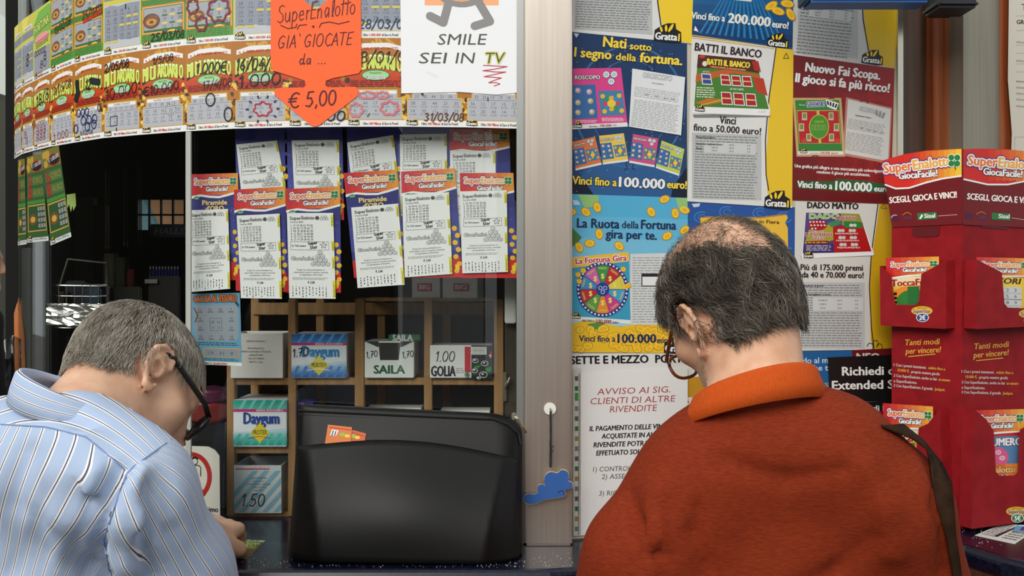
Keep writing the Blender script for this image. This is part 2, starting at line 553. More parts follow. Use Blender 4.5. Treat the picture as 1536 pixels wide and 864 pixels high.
cnt = g.build('counter'); tag(cnt, 'dark blue speckled counter shelf running round the kiosk under the window', 'counter')
base = [prof(t, -.02) for t in th_list] + [(.02, 1.77), (.11, 1.80), (.60, 1.96), (1.5, 2.3)]
g = G()
for a, b in zip(base[:-1], base[1:]):
    nrm = Vector((b[1] - a[1], -(b[0] - a[0]), 0)).normalized() * .02
    g.prism([(a[0], a[1], 0), (b[0], b[1], 0), (b[0], b[1], GZ0 - .042), (a[0], a[1], GZ0 - .042)], -nrm, WOODWALL)
tag(g.build('wall_counter_front'), kind='structure')

# poster board and what stands to its right
def bpt(px, z, off): p = board_at(px, off); return Vector((p.x, p.y, z))
g = G()
g.prism([bpt(858, GZ0, 0), bpt(1351, GZ0, 0), bpt(1351, 2.3, 0), bpt(858, 2.3, 0)], BN * -.02, mat((204, 196, 176), .5))
tag(g.build('wall_poster_board'), kind='structure')
g = G()
g.prism([bpt(1347, GZ0, .006), bpt(1355, GZ0, .006), bpt(1355, 2.3, .006), bpt(1347, 2.3, .006)], BN * -.03, mat((210, 205, 190), .25, .9))
tag(g.build('trim_3'), kind='structure')
g = G(); g.prism([bpt(1355, GZ0, -.05), bpt(1402, GZ0, -.05), bpt(1402, 2.3, -.05), bpt(1355, 2.3, -.05)], BN * -.03, WOODDARK)
tag(g.build('wall_brown_panel'), kind='structure')
g = G(); g.prism([bpt(1400, GZ0, -.03), bpt(1680, GZ0, -.03), bpt(1680, 2.3, -.03), bpt(1400, 2.3, -.03)], BN * -.03, WOODWALL)
tag(g.build('wall_right'), kind='structure')
g = G()
a, b = bpt(1445, 0, .01), bpt(1483, 0, .01)
c = bpt(1499, 0, -.03)
g.prism([Vector((p.x, p.y, GZ0)) for p in (a, b, c, c - BN * .03, a - BN * .05)], (0, 0, 1.25), noise_mat('dull_steel', (150, 144, 128), (160, 154, 138), scale=(20, 20, .5), nscale=5, rough=.5, metal=.6))
tag(g.build('trim_4'), kind='structure')

# metal posts at the left end of the window
g = G(); g.box((at(52, 0, 2.2).x, 2.2, GZ0), (at(76, 0, 2.2).x, 2.24, at(0, 352, 2.2).z), mat((50, 53, 54), .5, .4), .003)
tag(g.build('trim_5'), kind='structure')
g = G(); g.box((at(35, 0, 2.24).x, 2.23, GZ0), (at(51, 0, 2.24).x, 2.26, at(0, 372, 2.24).z), mat((76, 78, 78), .5, .4), .003)
tag(g.build('trim_6'), kind='structure')
g = G(); g.box((at(757, 0, 1.93).x, 1.93, GZ0), (at(779, 0, 1.93).x, 1.97, GZ1), mat((58, 50, 38), .5), .002)
tag(g.build('trim_7'), kind='structure')

g = G(); g.box((-1.74, 4.6, 0), (-1.2, 4.7, 3.0), mat((226, 172, 128), .8)); tag(g.build('garden_wall'), 'cream wall glimpsed through the small barred window', 'wall')
g = G(); g.prism([(-1.62, 4.3, 1.3), (-1.30, 4.3, 1.3), (-1.62, 4.3, 1.95)], (0, .05, 0), mat((120, 164, 176), .7)); g.tube([(-1.6, 4.32, 0), (-1.6, 4.32, 1.4)], .02, mat((90, 90, 90), .5)); tag(g.build('sail_awning'), 'pale blue sail awning glimpsed through the small barred window', 'awning')
# what lies beyond the left end of the kiosk
facade('side_building', -9, -1.9, 7.0, 7.6, 4.2, (64, 66, 58), 'dark house wall behind the left end of the kiosk')
g = G(); g.prism([(-2.9, 3.6, 2.55), (-1.3, 3.6, 2.02), (-1.3, 3.6, 2.12), (-2.9, 3.6, 3.2)], (0, 1.2, 0), mat((196, 204, 196), .7))
g.tube([(-2.4, 4.2, 0), (-2.4, 4.2, 2.42)], .03, mat((70, 72, 70), .5))
tag(g.build('awning'), 'pale sloping awning beyond the left edge of the kiosk window', 'awning')

# blue box and dark bracket hanging in at the top, over the posters
g = G()
x0, x1 = at(1213, 0, 1.80).x, at(1398, 0, 1.80).x
z0 = at(0, 2, 1.80).z
g.box((x0, 1.80, z0), (x1, 1.86, z0 + .10), mat((52, 104, 172), .35), .006)
g.box((x0 + .01, 1.80, z0 + .1), (x1 - .01, 1.86, z0 + .25), mat((60, 60, 60), .5), .004)
g.box((x0 - .004, 1.803, z0 + .002), (x0 + .004, 1.857, z0 + .098), mat((20, 66, 84), .4), .002)
tag(g.build('sign_box'), 'blue plastic sign box jutting in above the posters', 'sign')
g = G()
p = at(1407, 10, 1.95); q = at(1470, 3, 1.95)
g.box((p.x, 1.95, p.z), (q.x, 2.03, p.z + .016), mat((44, 46, 52), .45), .006)
g.box((p.x + .03, 1.955, p.z + .014), (q.x + .004, 2.09, p.z + .12), mat((40, 42, 48), .45), .006)
tag(g.build('wall_bracket'), 'dark grey bracket at the top of the wooden wall', 'bracket')
# ------------------------------------------------------------------ printing shared by several sheets
YEL, RED, ORG, GRN = (247, 208, 44), (196, 22, 30), (236, 112, 34), (60, 140, 58)
SILVER = (158, 162, 170)
def gratta(s, x, y, w, ang=0, lev=5, full=False):
    """the scratch-ticket maker's hand mark with its word"""
    h = w * .30
    R = lambda pts: rotpts(pts, x, y, ang)
    s.poly(R([(-.06 * w, .06 * w), (-.05 * w, -h * 1.25), (.2 * w, -h * 1.9), (.45 * w, -h * 2.3), (.8 * w, -h * 2.4), (.84 * w, -h * 1.6), (1.06 * w, -h * 1.2), (1.1 * w, .06 * w), (.8 * w, .12 * w)]), BLACK, lev)
    for u, v, a, b, t in ((.22, -1.45, .05, .16, -20), (.42, -1.6, .055, .18, -5), (.62, -1.7, .06, .25, 28)):
        c = R([(u * w, v * h)])[0]
        s.ell(c[0], c[1], a * w, b * w * .8, YEL, lev + 1, 12, ang + t)
    s.text('Gratta', *R([(0, 0)])[0], h * .95, WHITE, lev + 2, w=w * .9, ang=ang, b=.06)
    s.line(R([(.98 * w, -h * .9), (.98 * w, 0)]), w * .07, YEL, lev + 2)
    if full:
        s.text('e Vinci', *R([(.15 * w, h * 1.0)])[0], h * .9, YEL, lev + 3, w=w * .7, ang=ang, b=.05, out=BLACK, ow=h * .2)
def coin(s, x, y, rx, ry, ang=0, lev=3):
    s.ell(x, y, rx, ry, (196, 142, 20), lev, 14, ang)
    s.ell(x, y, rx * .82, ry * .82, (250, 206, 52), lev + 1, 14, ang)
    s.ell(x, y, rx * .5, ry * .5, (236, 180, 34), lev + 2, 12, ang)
def clover(s, x, y, r, lev=5):
    for k, (a, b) in enumerate(((-.5, -.5), (.5, -.5), (-.5, .5), (.5, .5))):
        s.ell(x + a * r, y + b * r, r * .62, r * .62, (232, 240, 226), lev, 12)
        s.ell(x + a * r, y + b * r, r * .5, r * .5, (34, 128, 66), lev + 1, 12)
    s.line([(x, y), (x + .2 * r, y + 1.5 * r)], r * .2, (34, 128, 66), lev)
def enalotto(s, x, y, w, h, ang=0, lev=5, cl=True):
    """word mark SuperEnalotto with its clover"""
    s.text('Super', x, y, h, (232, 120, 60), lev, w=w * .36, ang=ang, b=.05, out=WHITE, ow=h * .16)
    c = rotpts([(w * .375, 0)], x, y, ang)[0]
    s.text('Enalotto', c[0], c[1], h, (240, 172, 70), lev, w=w * .50, ang=ang, b=.05, out=WHITE, ow=h * .16)
    for du in (-.0,):
        s.text('Super', x, y, h, (150, 60, 110), lev - 1, w=w * .36, ang=ang, out=(112, 50, 116), ow=h * .30)
        s.text('Enalotto', c[0], c[1], h, (150, 60, 110), lev - 1, w=w * .50, ang=ang, out=(112, 50, 116), ow=h * .30)
    if cl:
        c = rotpts([(w * .95, -h * .45)], x, y, ang)[0]
        clover(s, c[0], c[1], h * .55, lev)

# ------------------------------------------------------------------ scratch tickets stuck in bands across the window
XB = [22, 33, 51, 76, 111, 155, 212, 278, 350, 432, 520, 607, 697, 784]
YB = [238, 231, 226, 220, 214, 207, 202, 197, 193, 191, 190, 190, 191, 193]        # foot of the lower row
YM = [140, 131, 122, 110, 96, 85, 76, 68, 62, 59, 57, 57, 57, 58]                  # where the rows meet
def ticket_sheet(i, row):
    l, r = ray_kiosk(XB[i], .003), ray_kiosk(XB[i + 1], .003)
    t = Vector((r[0] - l[0], r[1] - l[1], 0)).normalized()
    nrm = Vector((t.y, -t.x, 0))
    if row == 0: q = [(XB[i], YM[i]), (XB[i + 1], YM[i + 1]), (XB[i + 1], YB[i + 1]), (XB[i], YB[i])]
    else:
        hl, hr = YB[i] - YM[i], YB[i + 1] - YM[i + 1]
        q = [(XB[i], YM[i] - hl), (XB[i + 1], YM[i + 1] - hr), (XB[i + 1], YM[i + 1]), (XB[i], YM[i])]
    return Sheet((l[0], l[1], 0), nrm, bil(q, 100, 150), lift=0.0004)

def ticket_foot(s, st):
    s.rect(0, 139, 100, 150, PAPER, 1)
    gratta(s, 4, 146, 17, 0, 3, False)
    s.text('Oltre', 28, 147, 4.4, INK, 2, w=9, b=.04); s.text(st, 39, 147, 4.4, RED, 2, w=20, b=.05)
    s.text('di Euro in Premi!', 61, 147, 4.4, INK, 2, w=28, b=.04)
def millionaire(i, marks):
    s = ticket_sheet(i, 0)
    s.base([(0.6, 0), (99.4, 0), (99.4, 150), (0.6, 150)], PAPER)
    s.rect(0, 0, 100, 140, (176, 112, 34), 1)
    s.grad([(0, 56), (100, 50), (100, 80), (0, 84)], (196, 84, 22), (190, 40, 14), 4, 2, True)
    for k in range(14):
        s.ell(50 + 44 * math.cos(2.2 + k * .37) * random.random(), 3 + random.random() * 14, 5, 2.5, (206, 156, 52), 2, 8, random.random() * 90)
    for k in range(26):
        xx = random.choice((4, 96)) + random.uniform(-3, 3)
        s.ell(xx, 68 + random.random() * 68, 4.5, 3.5, random.choice(((214, 170, 50), (170, 116, 26), (90, 56, 16), (232, 196, 90), (60, 40, 14))), 2, 9, random.random() * 90)
    s.poly([(6, 16), (30, 9), (70, 8), (95, 14), (95, 22), (70, 16), (30, 17), (6, 24)], PAPER, 3)
    s.text('a 1.000.000 di euro', 10, 21, 4, RED, 4, w=78, ang=-2, b=.05)
    s.poly([(3, 63), (20, 55), (50, 51), (80, 53), (98, 61), (98, 57), (80, 49), (50, 47), (20, 50), (3, 58)], (22, 34, 20), 4)
    for k, ch in enumerate('MILIARDARIO'):
        xx = 5 + k * 8.25; yy = 55 - 6.5 * math.sin(math.pi * (k + .5) / 11) + 3
        s.text(ch, xx, yy, 24, (206, 222, 96), 5, w=3.4 if ch == 'I' else 7.8, b=.045, out=(22, 34, 20), ow=1.3)
        s.rect(xx + .8, yy - 22.5, xx + (2.6 if ch == 'I' else 6.4), yy - 20, (240, 242, 200), 7)
    s.ell(50, 63, 24, 9, (150, 214, 146), 7, 20); s.ring(50, 63, 24, 9, 1, (40, 110, 50), 8)
    s.text('MASSIMO', 40, 61, 3.5, (120, 110, 20), 9, w=20); s.text('€ 500.000!', 34, 69.5, 5.6, INK, 9, w=32, out=WHITE, ow=.7)
    s.greek(6, 72, 95, 84, 4, (96, 26, 12), 5, 0, .45, .1, 12)
    s.poly([(12, 138.5), (4, 138.5), (4, 101), (12, 101), (12, 87), (88, 87), (88, 101), (96, 101), (96, 138.5)], (214, 176, 70), 3)
    s.poly([(13, 137.5), (5.5, 137.5), (5.5, 102.5), (13.5, 102.5), (13.5, 88.5), (86.5, 88.5), (86.5, 102.5), (94.5, 102.5), (94.5, 137.5)], (176, 178, 184), 4)
    s.rect(14, 89, 86, 94.5, PAPER, 5); s.text('NUMERI VINCENTI', 50, 93.5, 3.6, INK, 6, w=42, al='c')
    for c in range(5): s.text(str(random.randint(2, 44)), 20 + c * 14, 101.5, 5, (96, 98, 106), 5, al='c')
    s.line([(6, 104), (94, 104)], .7, (110, 112, 118), 5)
    for r in range(2):
        for c in range(5):
            s.text(str(random.randint(2, 44)), 14 + c * 18, 113 + r * 13, 5.5, (100, 104, 110), 5, al='c')
            s.text('€ %d,00' % random.choice((5, 10, 20, 50, 100)), 14 + c * 18, 117.5 + r * 13, 2.6, (90, 92, 100), 5, w=11, al='c')
    ticket_foot(s, '100 Milioni')
    for m in marks: m(s)
    return s.build('scratch_ticket')
def orange_ticket(i, marks, cloudy=False):
    s = ticket_sheet(i, 1)
    s.base([(0.6, 0), (99.4, 0), (99.4, 150), (0.6, 150)], PAPER)
    s.rect(0, 0, 100, 139, (84, 146, 60), 1)
    for k in range(9): s.line([(0, 60 + k * 2.2), (100, 58 + k * 2.2)], .7, (40, 104, 40), 2)
    s.greek(4, 120, 96, 138, 6, (48, 112, 40), 2, 0, .4, .1, 10)
    for y0, y1 in ((4, 62), (72, 124)):
        s.rect(2, y0, 98, y1, (226, 130, 46), 2); s.rect(4, y0 + 2.5, 96, y1 - 2.5, (244, 190, 110), 3); s.rect(5.5, y0 + 4, 94.5, y1 - 4, (50, 106, 50), 4)
        s.rect(7, y0 + 5.5, 93, y1 - 8, (160, 164, 170), 5)
        s.ell(24, (y0 + y1) / 2 + 3, 17, 11, (130, 84, 44), 6, 18); s.ell(24, (y0 + y1) / 2 + 4, 12, 6, (196, 148, 76), 7, 16); s.ell(24, (y0 + y1) / 2 + 4, 5, 3, (120, 70, 30), 8, 12)
        for r in range(3):
            for c in range(3):
                s.text(str(random.randint(3, 39)), 54 + c * 17, y0 + 16 + r * 14, 6, (96, 100, 108), 6, al='c')
                s.rect(48 + c * 17, y0 + 19 + r * 14, 60 + c * 17, y0 + 22 + r * 14, (232, 204, 80) if (r + c) % 2 else (60, 110, 56), 6)
    ticket_foot(s, '1.000.000')
    for m in marks: m(s)
    return s.build('scratch_ticket')
def silver_ticket(i, marks, pennants=False):
    s = ticket_sheet(i, 1)
    s.base([(0.6, 0), (99.4, 0), (99.4, 150), (0.6, 150)], PAPER)
    s.rect(0, 0, 100, 139, (204, 196, 74), 1)
    s.poly([(4, 0), (60, 0), (40, 26), (6, 30)], (226, 214, 90), 2)
    s.rect(22, 22, 84, 30, PAPER, 3); s.text('NUMERI VINCENTI', 26, 28.5, 4, INK, 4, w=52)
    s.rect(3, 34, 97, 50, (128, 134, 148), 2)
    for c in range(12): s.line([(8 + c * 7.6, 36), (8 + c * 7.6, 48)], 1.2, (168, 172, 180), 3)
    s.rect(3, 58, 97, 138, (190, 192, 196), 2)
    s.poly([(4, 62), (20, 59), (40, 63), (66, 60), (96, 61), (96, 124), (70, 126), (40, 122), (4, 126)], (142, 148, 160), 3)
    for r in range(4):
        for c in range(5):
            s.text(str(random.randint(3, 39)), 14 + c * 18, 74 + r * 15, 6, (84, 90, 104), 4, al='c')
            s.text('€ 25,00', 14 + c * 18, 79 + r * 15, 2.6, (84, 88, 100), 4, w=11, al='c')
    if pennants:
        for r in range(3):
            for c in range(4):
                xx, yy = 14 + c * 24, 76 + r * 18
                s.poly([(xx - 10, yy + 8), (xx, yy - 2), (xx + 10, yy + 8)], (214, 214, 208), 5)
                s.text('PREMIO', xx, yy + 8, 3, (150, 148, 30), 6, w=12, al='c')
    else:
        for c, r in ((3, 0), (4, 0), (2, 1), (3, 1), (4, 1), (0, 3), (1, 3)):
            s.rect(7 + c * 18, 82 + r * 14, 20 + c * 18, 85.5 + r * 14, (214, 200, 74), 5)
    ticket_foot(s, '1.000.000')
    for m in marks: m(s)
    return s.build('scratch_ticket')
def lucky_ticket(i, marks):
    s = ticket_sheet(i, 1)
    s.base([(0.6, 0), (99.4, 0), (99.4, 150), (0.6, 150)], PAPER)
    s.rect(0, 0, 100, 139, (190, 200, 80), 1)
    s.poly([(0, 30), (30, 8), (90, 4), (100, 10), (100, 58), (0, 70)], (120, 176, 70), 2)
    s.text('FORTUNA', 8, 52, 18, (216, 230, 120), 4, w=84, ang=-6, out=(30, 70, 30), ow=2, b=.03)
    s.ell(50, 66, 42, 10, (236, 150, 150), 3)
    s.greek(12, 70, 92, 86, 4, (60, 90, 40), 4, -3, .4)
    s.rect(4, 88, 96, 138, (148, 152, 160), 3)
    ticket_foot(s, '1.000.000')
    for m in marks: m(s)
    return s.build('scratch_ticket')

PEN, REDP, BLUEP, BROWN = (18, 16, 18), (150, 24, 44), (26, 44, 96), (92, 44, 18)
H = lambda st, x, y, h, c, w=.13, ang=0, wx=1.0, sp=1.0: (lambda s: s.hand(st, x, y, h, c, 11, w, ang, sp, .15, wx))
RG = lambda x, y, rx, ry, w, c, wob=0: (lambda s: s.ring(x, y, rx, ry, w * 1.45, c, 11, 30, wob))
LN = lambda pts, w, c: (lambda s: s.line(pts, w, c, 11))
lower = [
 ([], 'sliver of a scratch ticket, first of the lower row where the glass bends away'),
 ([H('18', 20, 118, 15, REDP, .1, 0, 1.6), H('8', 40, 132, 14, REDP, .1, 0, 1.6)], 'narrow scratch ticket scribbled with red strokes, near the rounded end of the lower row'),
 ([H('00000', 4, 102, 11, REDP, .1, 0, 1.9), H('888', 18, 118, 14, REDP, .1, 0, 2.2), H('888', 18, 132, 13, REDP, .1, 0, 2.2), H('18/8', 18, 60, 22, PEN, .12, -8, 1.6)], 'scratch ticket with rows of red handwritten eights and noughts'),
 ([H('13/05/08', 8, 48, 16, (120, 20, 24), .12, -4, 1.1), H('1.000', 14, 140, 13, REDP, .1, -4, 1.9)], 'scratch ticket with a red 1.000 scrawled at its foot'),
 ([RG(18 + 14 * k, 96, 7, 8, 1.6, BLUEP) for k in range(3)] + [RG(88, 93, 6, 8, 1.6, BLUEP)] + [RG(34 + 19 * k, 112, 9, 9, 1.6, BLUEP) for k in range(3)] + [RG(9, 125, 8, 9, 1.6, BLUEP), RG(48, 124, 9, 9, 1.6, BLUEP), RG(70, 122, 9, 9, 1.6, BLUEP), H('9/02/08', 22, 139, 8, BLUEP, .12, 0, 1.3),
   LN([(12, 36), (16, 58), (8, 70)], 13, (20, 26, 24)), LN([(60, 40), (88, 46)], 13, (22, 36, 40)), H('12', 40, 56, 20, PEN, .14)], 'scratch ticket covered in blue pen circles, its title blotted black'),
 ([H('2/05/08', 4, 30, 14, PEN, .14, -4, 1.1), H('10.000', 6, 82, 19, PEN, .09, -6, 1.35), LN([(20, 113), (38, 112), (38, 129), (20, 130), (20, 113)], 1.2, (30, 70, 70)), LN([(36, 134), (36, 139)], 2.4, BLUEP)], 'scratch ticket with 10.000 in black and a small square drawn on it'),
 ([H('1/5/08', 26, 28, 12, PEN, .12, -5, 1.2), H('€10.000', 4, 82, 15, PEN, .12, -5, 1.35)] + [LN([(68 + 11 * math.cos(a * .5), 110 + 9 * math.sin(a * .5)), (68 + 12.5 * math.cos(a * .5), 110 + 10.4 * math.sin(a * .5))], 1, (50, 60, 54)) for a in range(13)], 'scratch ticket with €10.000 in black pen and a dotted ring on the silver'),
 ([H('1.000€', 22, 52, 18, PEN, .14, 0, 1.05), H('17/4/08', 36, 80, 14, PEN, .1, -4, 1.1), RG(53, 98, 10.5, 12, 1.8, PEN), RG(90, 125, 9.5, 13, 1.8, PEN)], 'scratch ticket dated 17/4/08 with two bold black circles on the silver'),
 ([H('16/04/08', 4, 50, 19, PEN, .14, 0, .98), H('1.000', 8, 80, 20, PEN, .13, -3, 1.5), RG(54, 118, 17, 13, 2.2, (172, 34, 64), .12)] +
  [LN([(54 + 26 * math.cos(a * .63), 118 + 20 * math.sin(a * .63)), (54 + 30 * math.cos(a * .63), 118 + 23.5 * math.sin(a * .63))], 3.2, BLUEP) for a in range(10)] + [RG(88, 92, 11, 9, 2.4, (172, 34, 64), .15)], 'scratch ticket with a red cloud ringed by blue dashes, beside the orange arrow sign'),
 ([H('1.000', 30, 140, 16, PEN, .16, 0, 1.6), LN([(70, 88), (94, 98)], 10, (20, 24, 60)), RG(60, 95, 12, 8, 2, REDP, .15)], 'scratch ticket mostly hidden behind the orange arrow sign'),
 ([H('8/01/08', 22, 42, 19, PEN, .1, 0, 1.25), RG(36, 97, 17, 7, 2.6, (206, 120, 126), .1), RG(62, 97, 12, 7, 2.6, (206, 120, 126), .1), RG(16, 122, 13, 13, 2.6, (206, 120, 126), .1), RG(74, 119, 17, 13, 2.8, (206, 110, 120), .1), LN([(40, 128), (36, 133)], 2, (70, 110, 60))], 'scratch ticket dated 8/01/08 with soft pink rings, right of the orange arrow'),
 ([H('31/03/08', 32, 140, 13, BROWN, .13, 0, 1.1), LN([(28, 91), (30, 96)], 4, (60, 30, 40))], 'scratch ticket dated 31/03/08 in brown, showing below the white smile sheet'),
 ([RG(40, 102, 1.2, 4, .6, (60, 60, 70))], 'unmarked scratch ticket below the white smile sheet, next to the steel pillar'),
]
for i, (marks, label) in enumerate(lower):
    tag(millionaire(i, marks), label, 'ticket', 'scratch tickets stuck across the window')
upper = [
 (0, silver_ticket, [], 'sliver of a silver scratch ticket, first of the upper row where the glass bends away'),
 (1, silver_ticket, [H('8', 40, 110, 26, PEN, .1, 0, 1.5)], 'narrow silver scratch ticket at the far rounded end of the upper row'),
 (2, lucky_ticket, [H('00000', 6, 100, 12, (60, 16, 30), .12, 0, 1.7), H('8', 60, 116, 16, (60, 16, 40), .1, 0, 2), H('80', 40, 130, 15, (60, 16, 30), .1, 0, 2), H('1.000', 10, 146, 9, REDP, .13, 0, 1.8)], 'green scratch ticket with a column of dark red noughts and eights, upper row'),
 (3, orange_ticket, [H('13/02/08', 18, 76, 14, PEN, .12, -4, 1.1)], 'orange framed scratch ticket dated in black, in the upper row'),
 (4, orange_ticket, [H('25/11/07', 30, 72, 14, (110, 20, 14), .13, -4, 1.1), LN([(34, 76), (96, 66)], 6, (196, 50, 24))], 'orange framed scratch ticket with a red date struck across its middle'),
 (5, silver_ticket, [LN([(60, 62), (60, 70)], 2.4, INK)], 'yellow scratch ticket with one big silver panel scratched all over'),
 (6, orange_ticket, [H('25/03/08', 22, 136, 13, PEN, .13, 0, 1.2), RG(24, 100, 19, 13, 1.5, (110, 66, 40))], 'orange framed scratch ticket dated 25/03/08 with an outlined coin'),
 (7, orange_ticket, [RG(16, 84, 13, 15, 3, (110, 22, 44), .1), RG(70, 94, 24, 22, 3.4, (120, 24, 48), .1), RG(34, 115, 14, 14, 3, (110, 22, 44), .1)], 'orange framed scratch ticket with three dark red clouds drawn round its numbers'),
 (8, silver_ticket, [], 'silver scratch ticket half covered by the left side of the orange sign'),
 (9, silver_ticket, [], 'silver scratch ticket seen only in the notch of the orange sign'),
 (10, silver_ticket, [H('28/03/08', 20, 134, 15, (26, 60, 96), .13, 0, 1.2), LN([(24, 80), (34, 66)], 2, INK)], 'silver scratch ticket with small pennants, dated 28/03/08 in blue'),
]
for i, fn, marks, label in upper:
    tag(fn(i, marks), label, 'ticket', 'scratch tickets stuck across the window')

# three tickets hanging inside the rounded end
def hang_ticket(q, y, label):
    s = Sheet((0, y, 0), Vector((.45, -1, 0)), bil(q, 100, 200))
    s.base([(0, 0), (100, 0), (100, 200), (0, 200)], PAPER)
    s.rect(0, 0, 100, 190, (52, 96, 44), 1)
    s.rect(0, 0, 100, 40, (120, 116, 40), 2)
    for k in range(5): s.ell(random.uniform(8, 40), random.uniform(6, 32), 11, 8, (196, 160, 60), 3, 10)
    s.ell(62, 26, 34, 13, BLACK, 4); s.ring(62, 26, 34, 13, 2, (190, 60, 40), 5); s.text('€ 1.000.000', 32, 30, 9, WHITE, 5, w=60, ang=-6)
    for r in range(2):
        y0 = 48 + r * 28
        s.rect(6, y0, 96, y0 + 22, (72, 120, 56), 3); s.text('G' if r == 0 else 'B', 10, y0 + 22, 24, (176, 30, 30), 5, w=20, b=.06)
        s.text('ORO' if r == 0 else 'AURO', 36, y0 + 17, 13, (170, 138, 70), 5, w=56)
    s.rect(2, 104, 98, 112, (70, 140, 54), 3)
    s.rect(4, 114, 96, 176, (204, 160, 70), 2); s.rect(7, 117, 93, 173, (40, 84, 40), 3)
    s.ell(30, 148, 21, 13, (120, 78, 34), 4); s.ell(30, 148, 12, 7, (208, 170, 70), 5)
    for r in range(4):
        for c in range(3): s.rect(56 + c * 13, 120 + r * 13, 66 + c * 13, 129 + r * 13, (150, 152, 150), 4)
    gratta(s, 4, 196, 18, 0, 4); s.text('Vinci fino a 1.000.000 di euro', 30, 196, 5, INK, 3, w=62)
    tag(s.build('scratch_ticket'), label, 'ticket', 'green tickets hanging inside the rounded end')
hang_ticket([(63, 226), (88, 218), (107, 355), (76, 368)], 2.10, 'green scratch ticket hanging tilted behind the rounded glass, the wider of two in clear view')
hang_ticket([(40, 236), (62, 230), (73, 361), (41, 364)], 2.14, 'green scratch ticket hanging upright, squeezed left of the tilted green one')
hang_ticket([(27, 240), (37, 238), (40, 366), (27, 368)], 2.20, 'green scratch ticket seen edge-on at the extreme rounded end of the glass')

# ------------------------------------------------------------------ sheets over the ticket bands
s = Sheet((0, 1.7448, 0), GN); s.rough = .6
ORANGE = (255, 104, 44)
arrow = [(406, -30), (430, -22), (474, 16), (516, -24), (541, -30), (542, 104), (538, 110), (500, 117), (489, 121), (488, 128), (492, 131), (533, 130), (539, 137), (534, 146), (480, 187), (474, 190), (466, 188), (414, 144), (410, 136), (416, 132), (456, 131), (459, 127), (457, 121), (446, 117), (410, 106), (406, 101)]
s.base(arrow, ORANGE, .0006)
PENC = (92, 20, 34)
s.hand('SuperEnalotto', 416, 35, 26, PENC, 3, .055, -7, .93, .2, .66)
s.line([(421, 38), (432, 43), (444, 41), (445, 36)], 1.5, PENC, 3); s.line([(446, 44), (449, 38), (460, 37)], 1.5, PENC, 3)
s.ell(470, 40, 2, 2, PENC, 3, 8); s.line([(479, 41), (482, 35), (494, 33), (508, 36), (524, 32)], 1.5, PENC, 3)
s.hand("GIA' GIOCATE", 416, 73, 19, PENC, 3, .08, -3, 1.0, .2, .86)
s.hand('da ...', 448, 97, 16, PENC, 3, .1, -2, 1.0, .15, 1.0)
s.hand('€ 5,00', 434, 162, 22, PENC, 3, .11, -4, 1.0, .15, .95)
tag(s.build('price_sign'), 'fluorescent orange arrow sign with handwritten price taped over the tickets', 'sign')

s = Sheet((0, 1.7448, 0), GN); s.rough = .6
s.base([(600, -60), (786, -60), (785, 138), (745, 142), (690, 138), (602, 140)], (240, 241, 243), .0004)
GRY = (142, 140, 140)
s.rect(637, -40, 748, 8, (250, 178, 128), 1); s.ell(693, -26, 46, 37, GRY, 2, 30); s.ell(692, -30, 36, 33, (228, 168, 118), 3, 24)
for sgn, pts in ((1, [(674, 0), (665, 34), (645, 24)]), (1, [(716, 0), (735, 32), (712, 39)])):
    s.line(pts, 12.5, GRY, 2)
    for x, y in pts: s.ell(x, y, 6.2, 6.2, GRY, 2, 14)
s.text('SMILE', 656, 67, 16, (84, 88, 78), 3, w=72, sh=.18)
s.text('SEI', 628, 95, 16, (84, 88, 78), 3, w=40, sh=.18); s.text('IN', 683, 95, 16, (84, 88, 78), 3, w=27, sh=.18)
s.text('TV', 726, 95, 16, (80, 84, 70), 4, w=29, sh=.18, out=(216, 216, 110), ow=1.6)
s.line([(725, 98), (745, 99), (761, 100), (740, 104), (724, 106), (744, 108), (759, 108), (740, 112), (726, 115), (742, 116), (752, 117), (740, 121), (733, 124), (745, 124), (750, 126), (741, 129)], 1.3, (198, 62, 84), 3)
s.poly([(640, 106), (658, 114), (654, 117), (638, 109)], (232, 233, 236), 1)
tag(s.build('notice_sheet'), 'white printed sheet reading SMILE SEI IN TV taped over the tickets', 'notice')
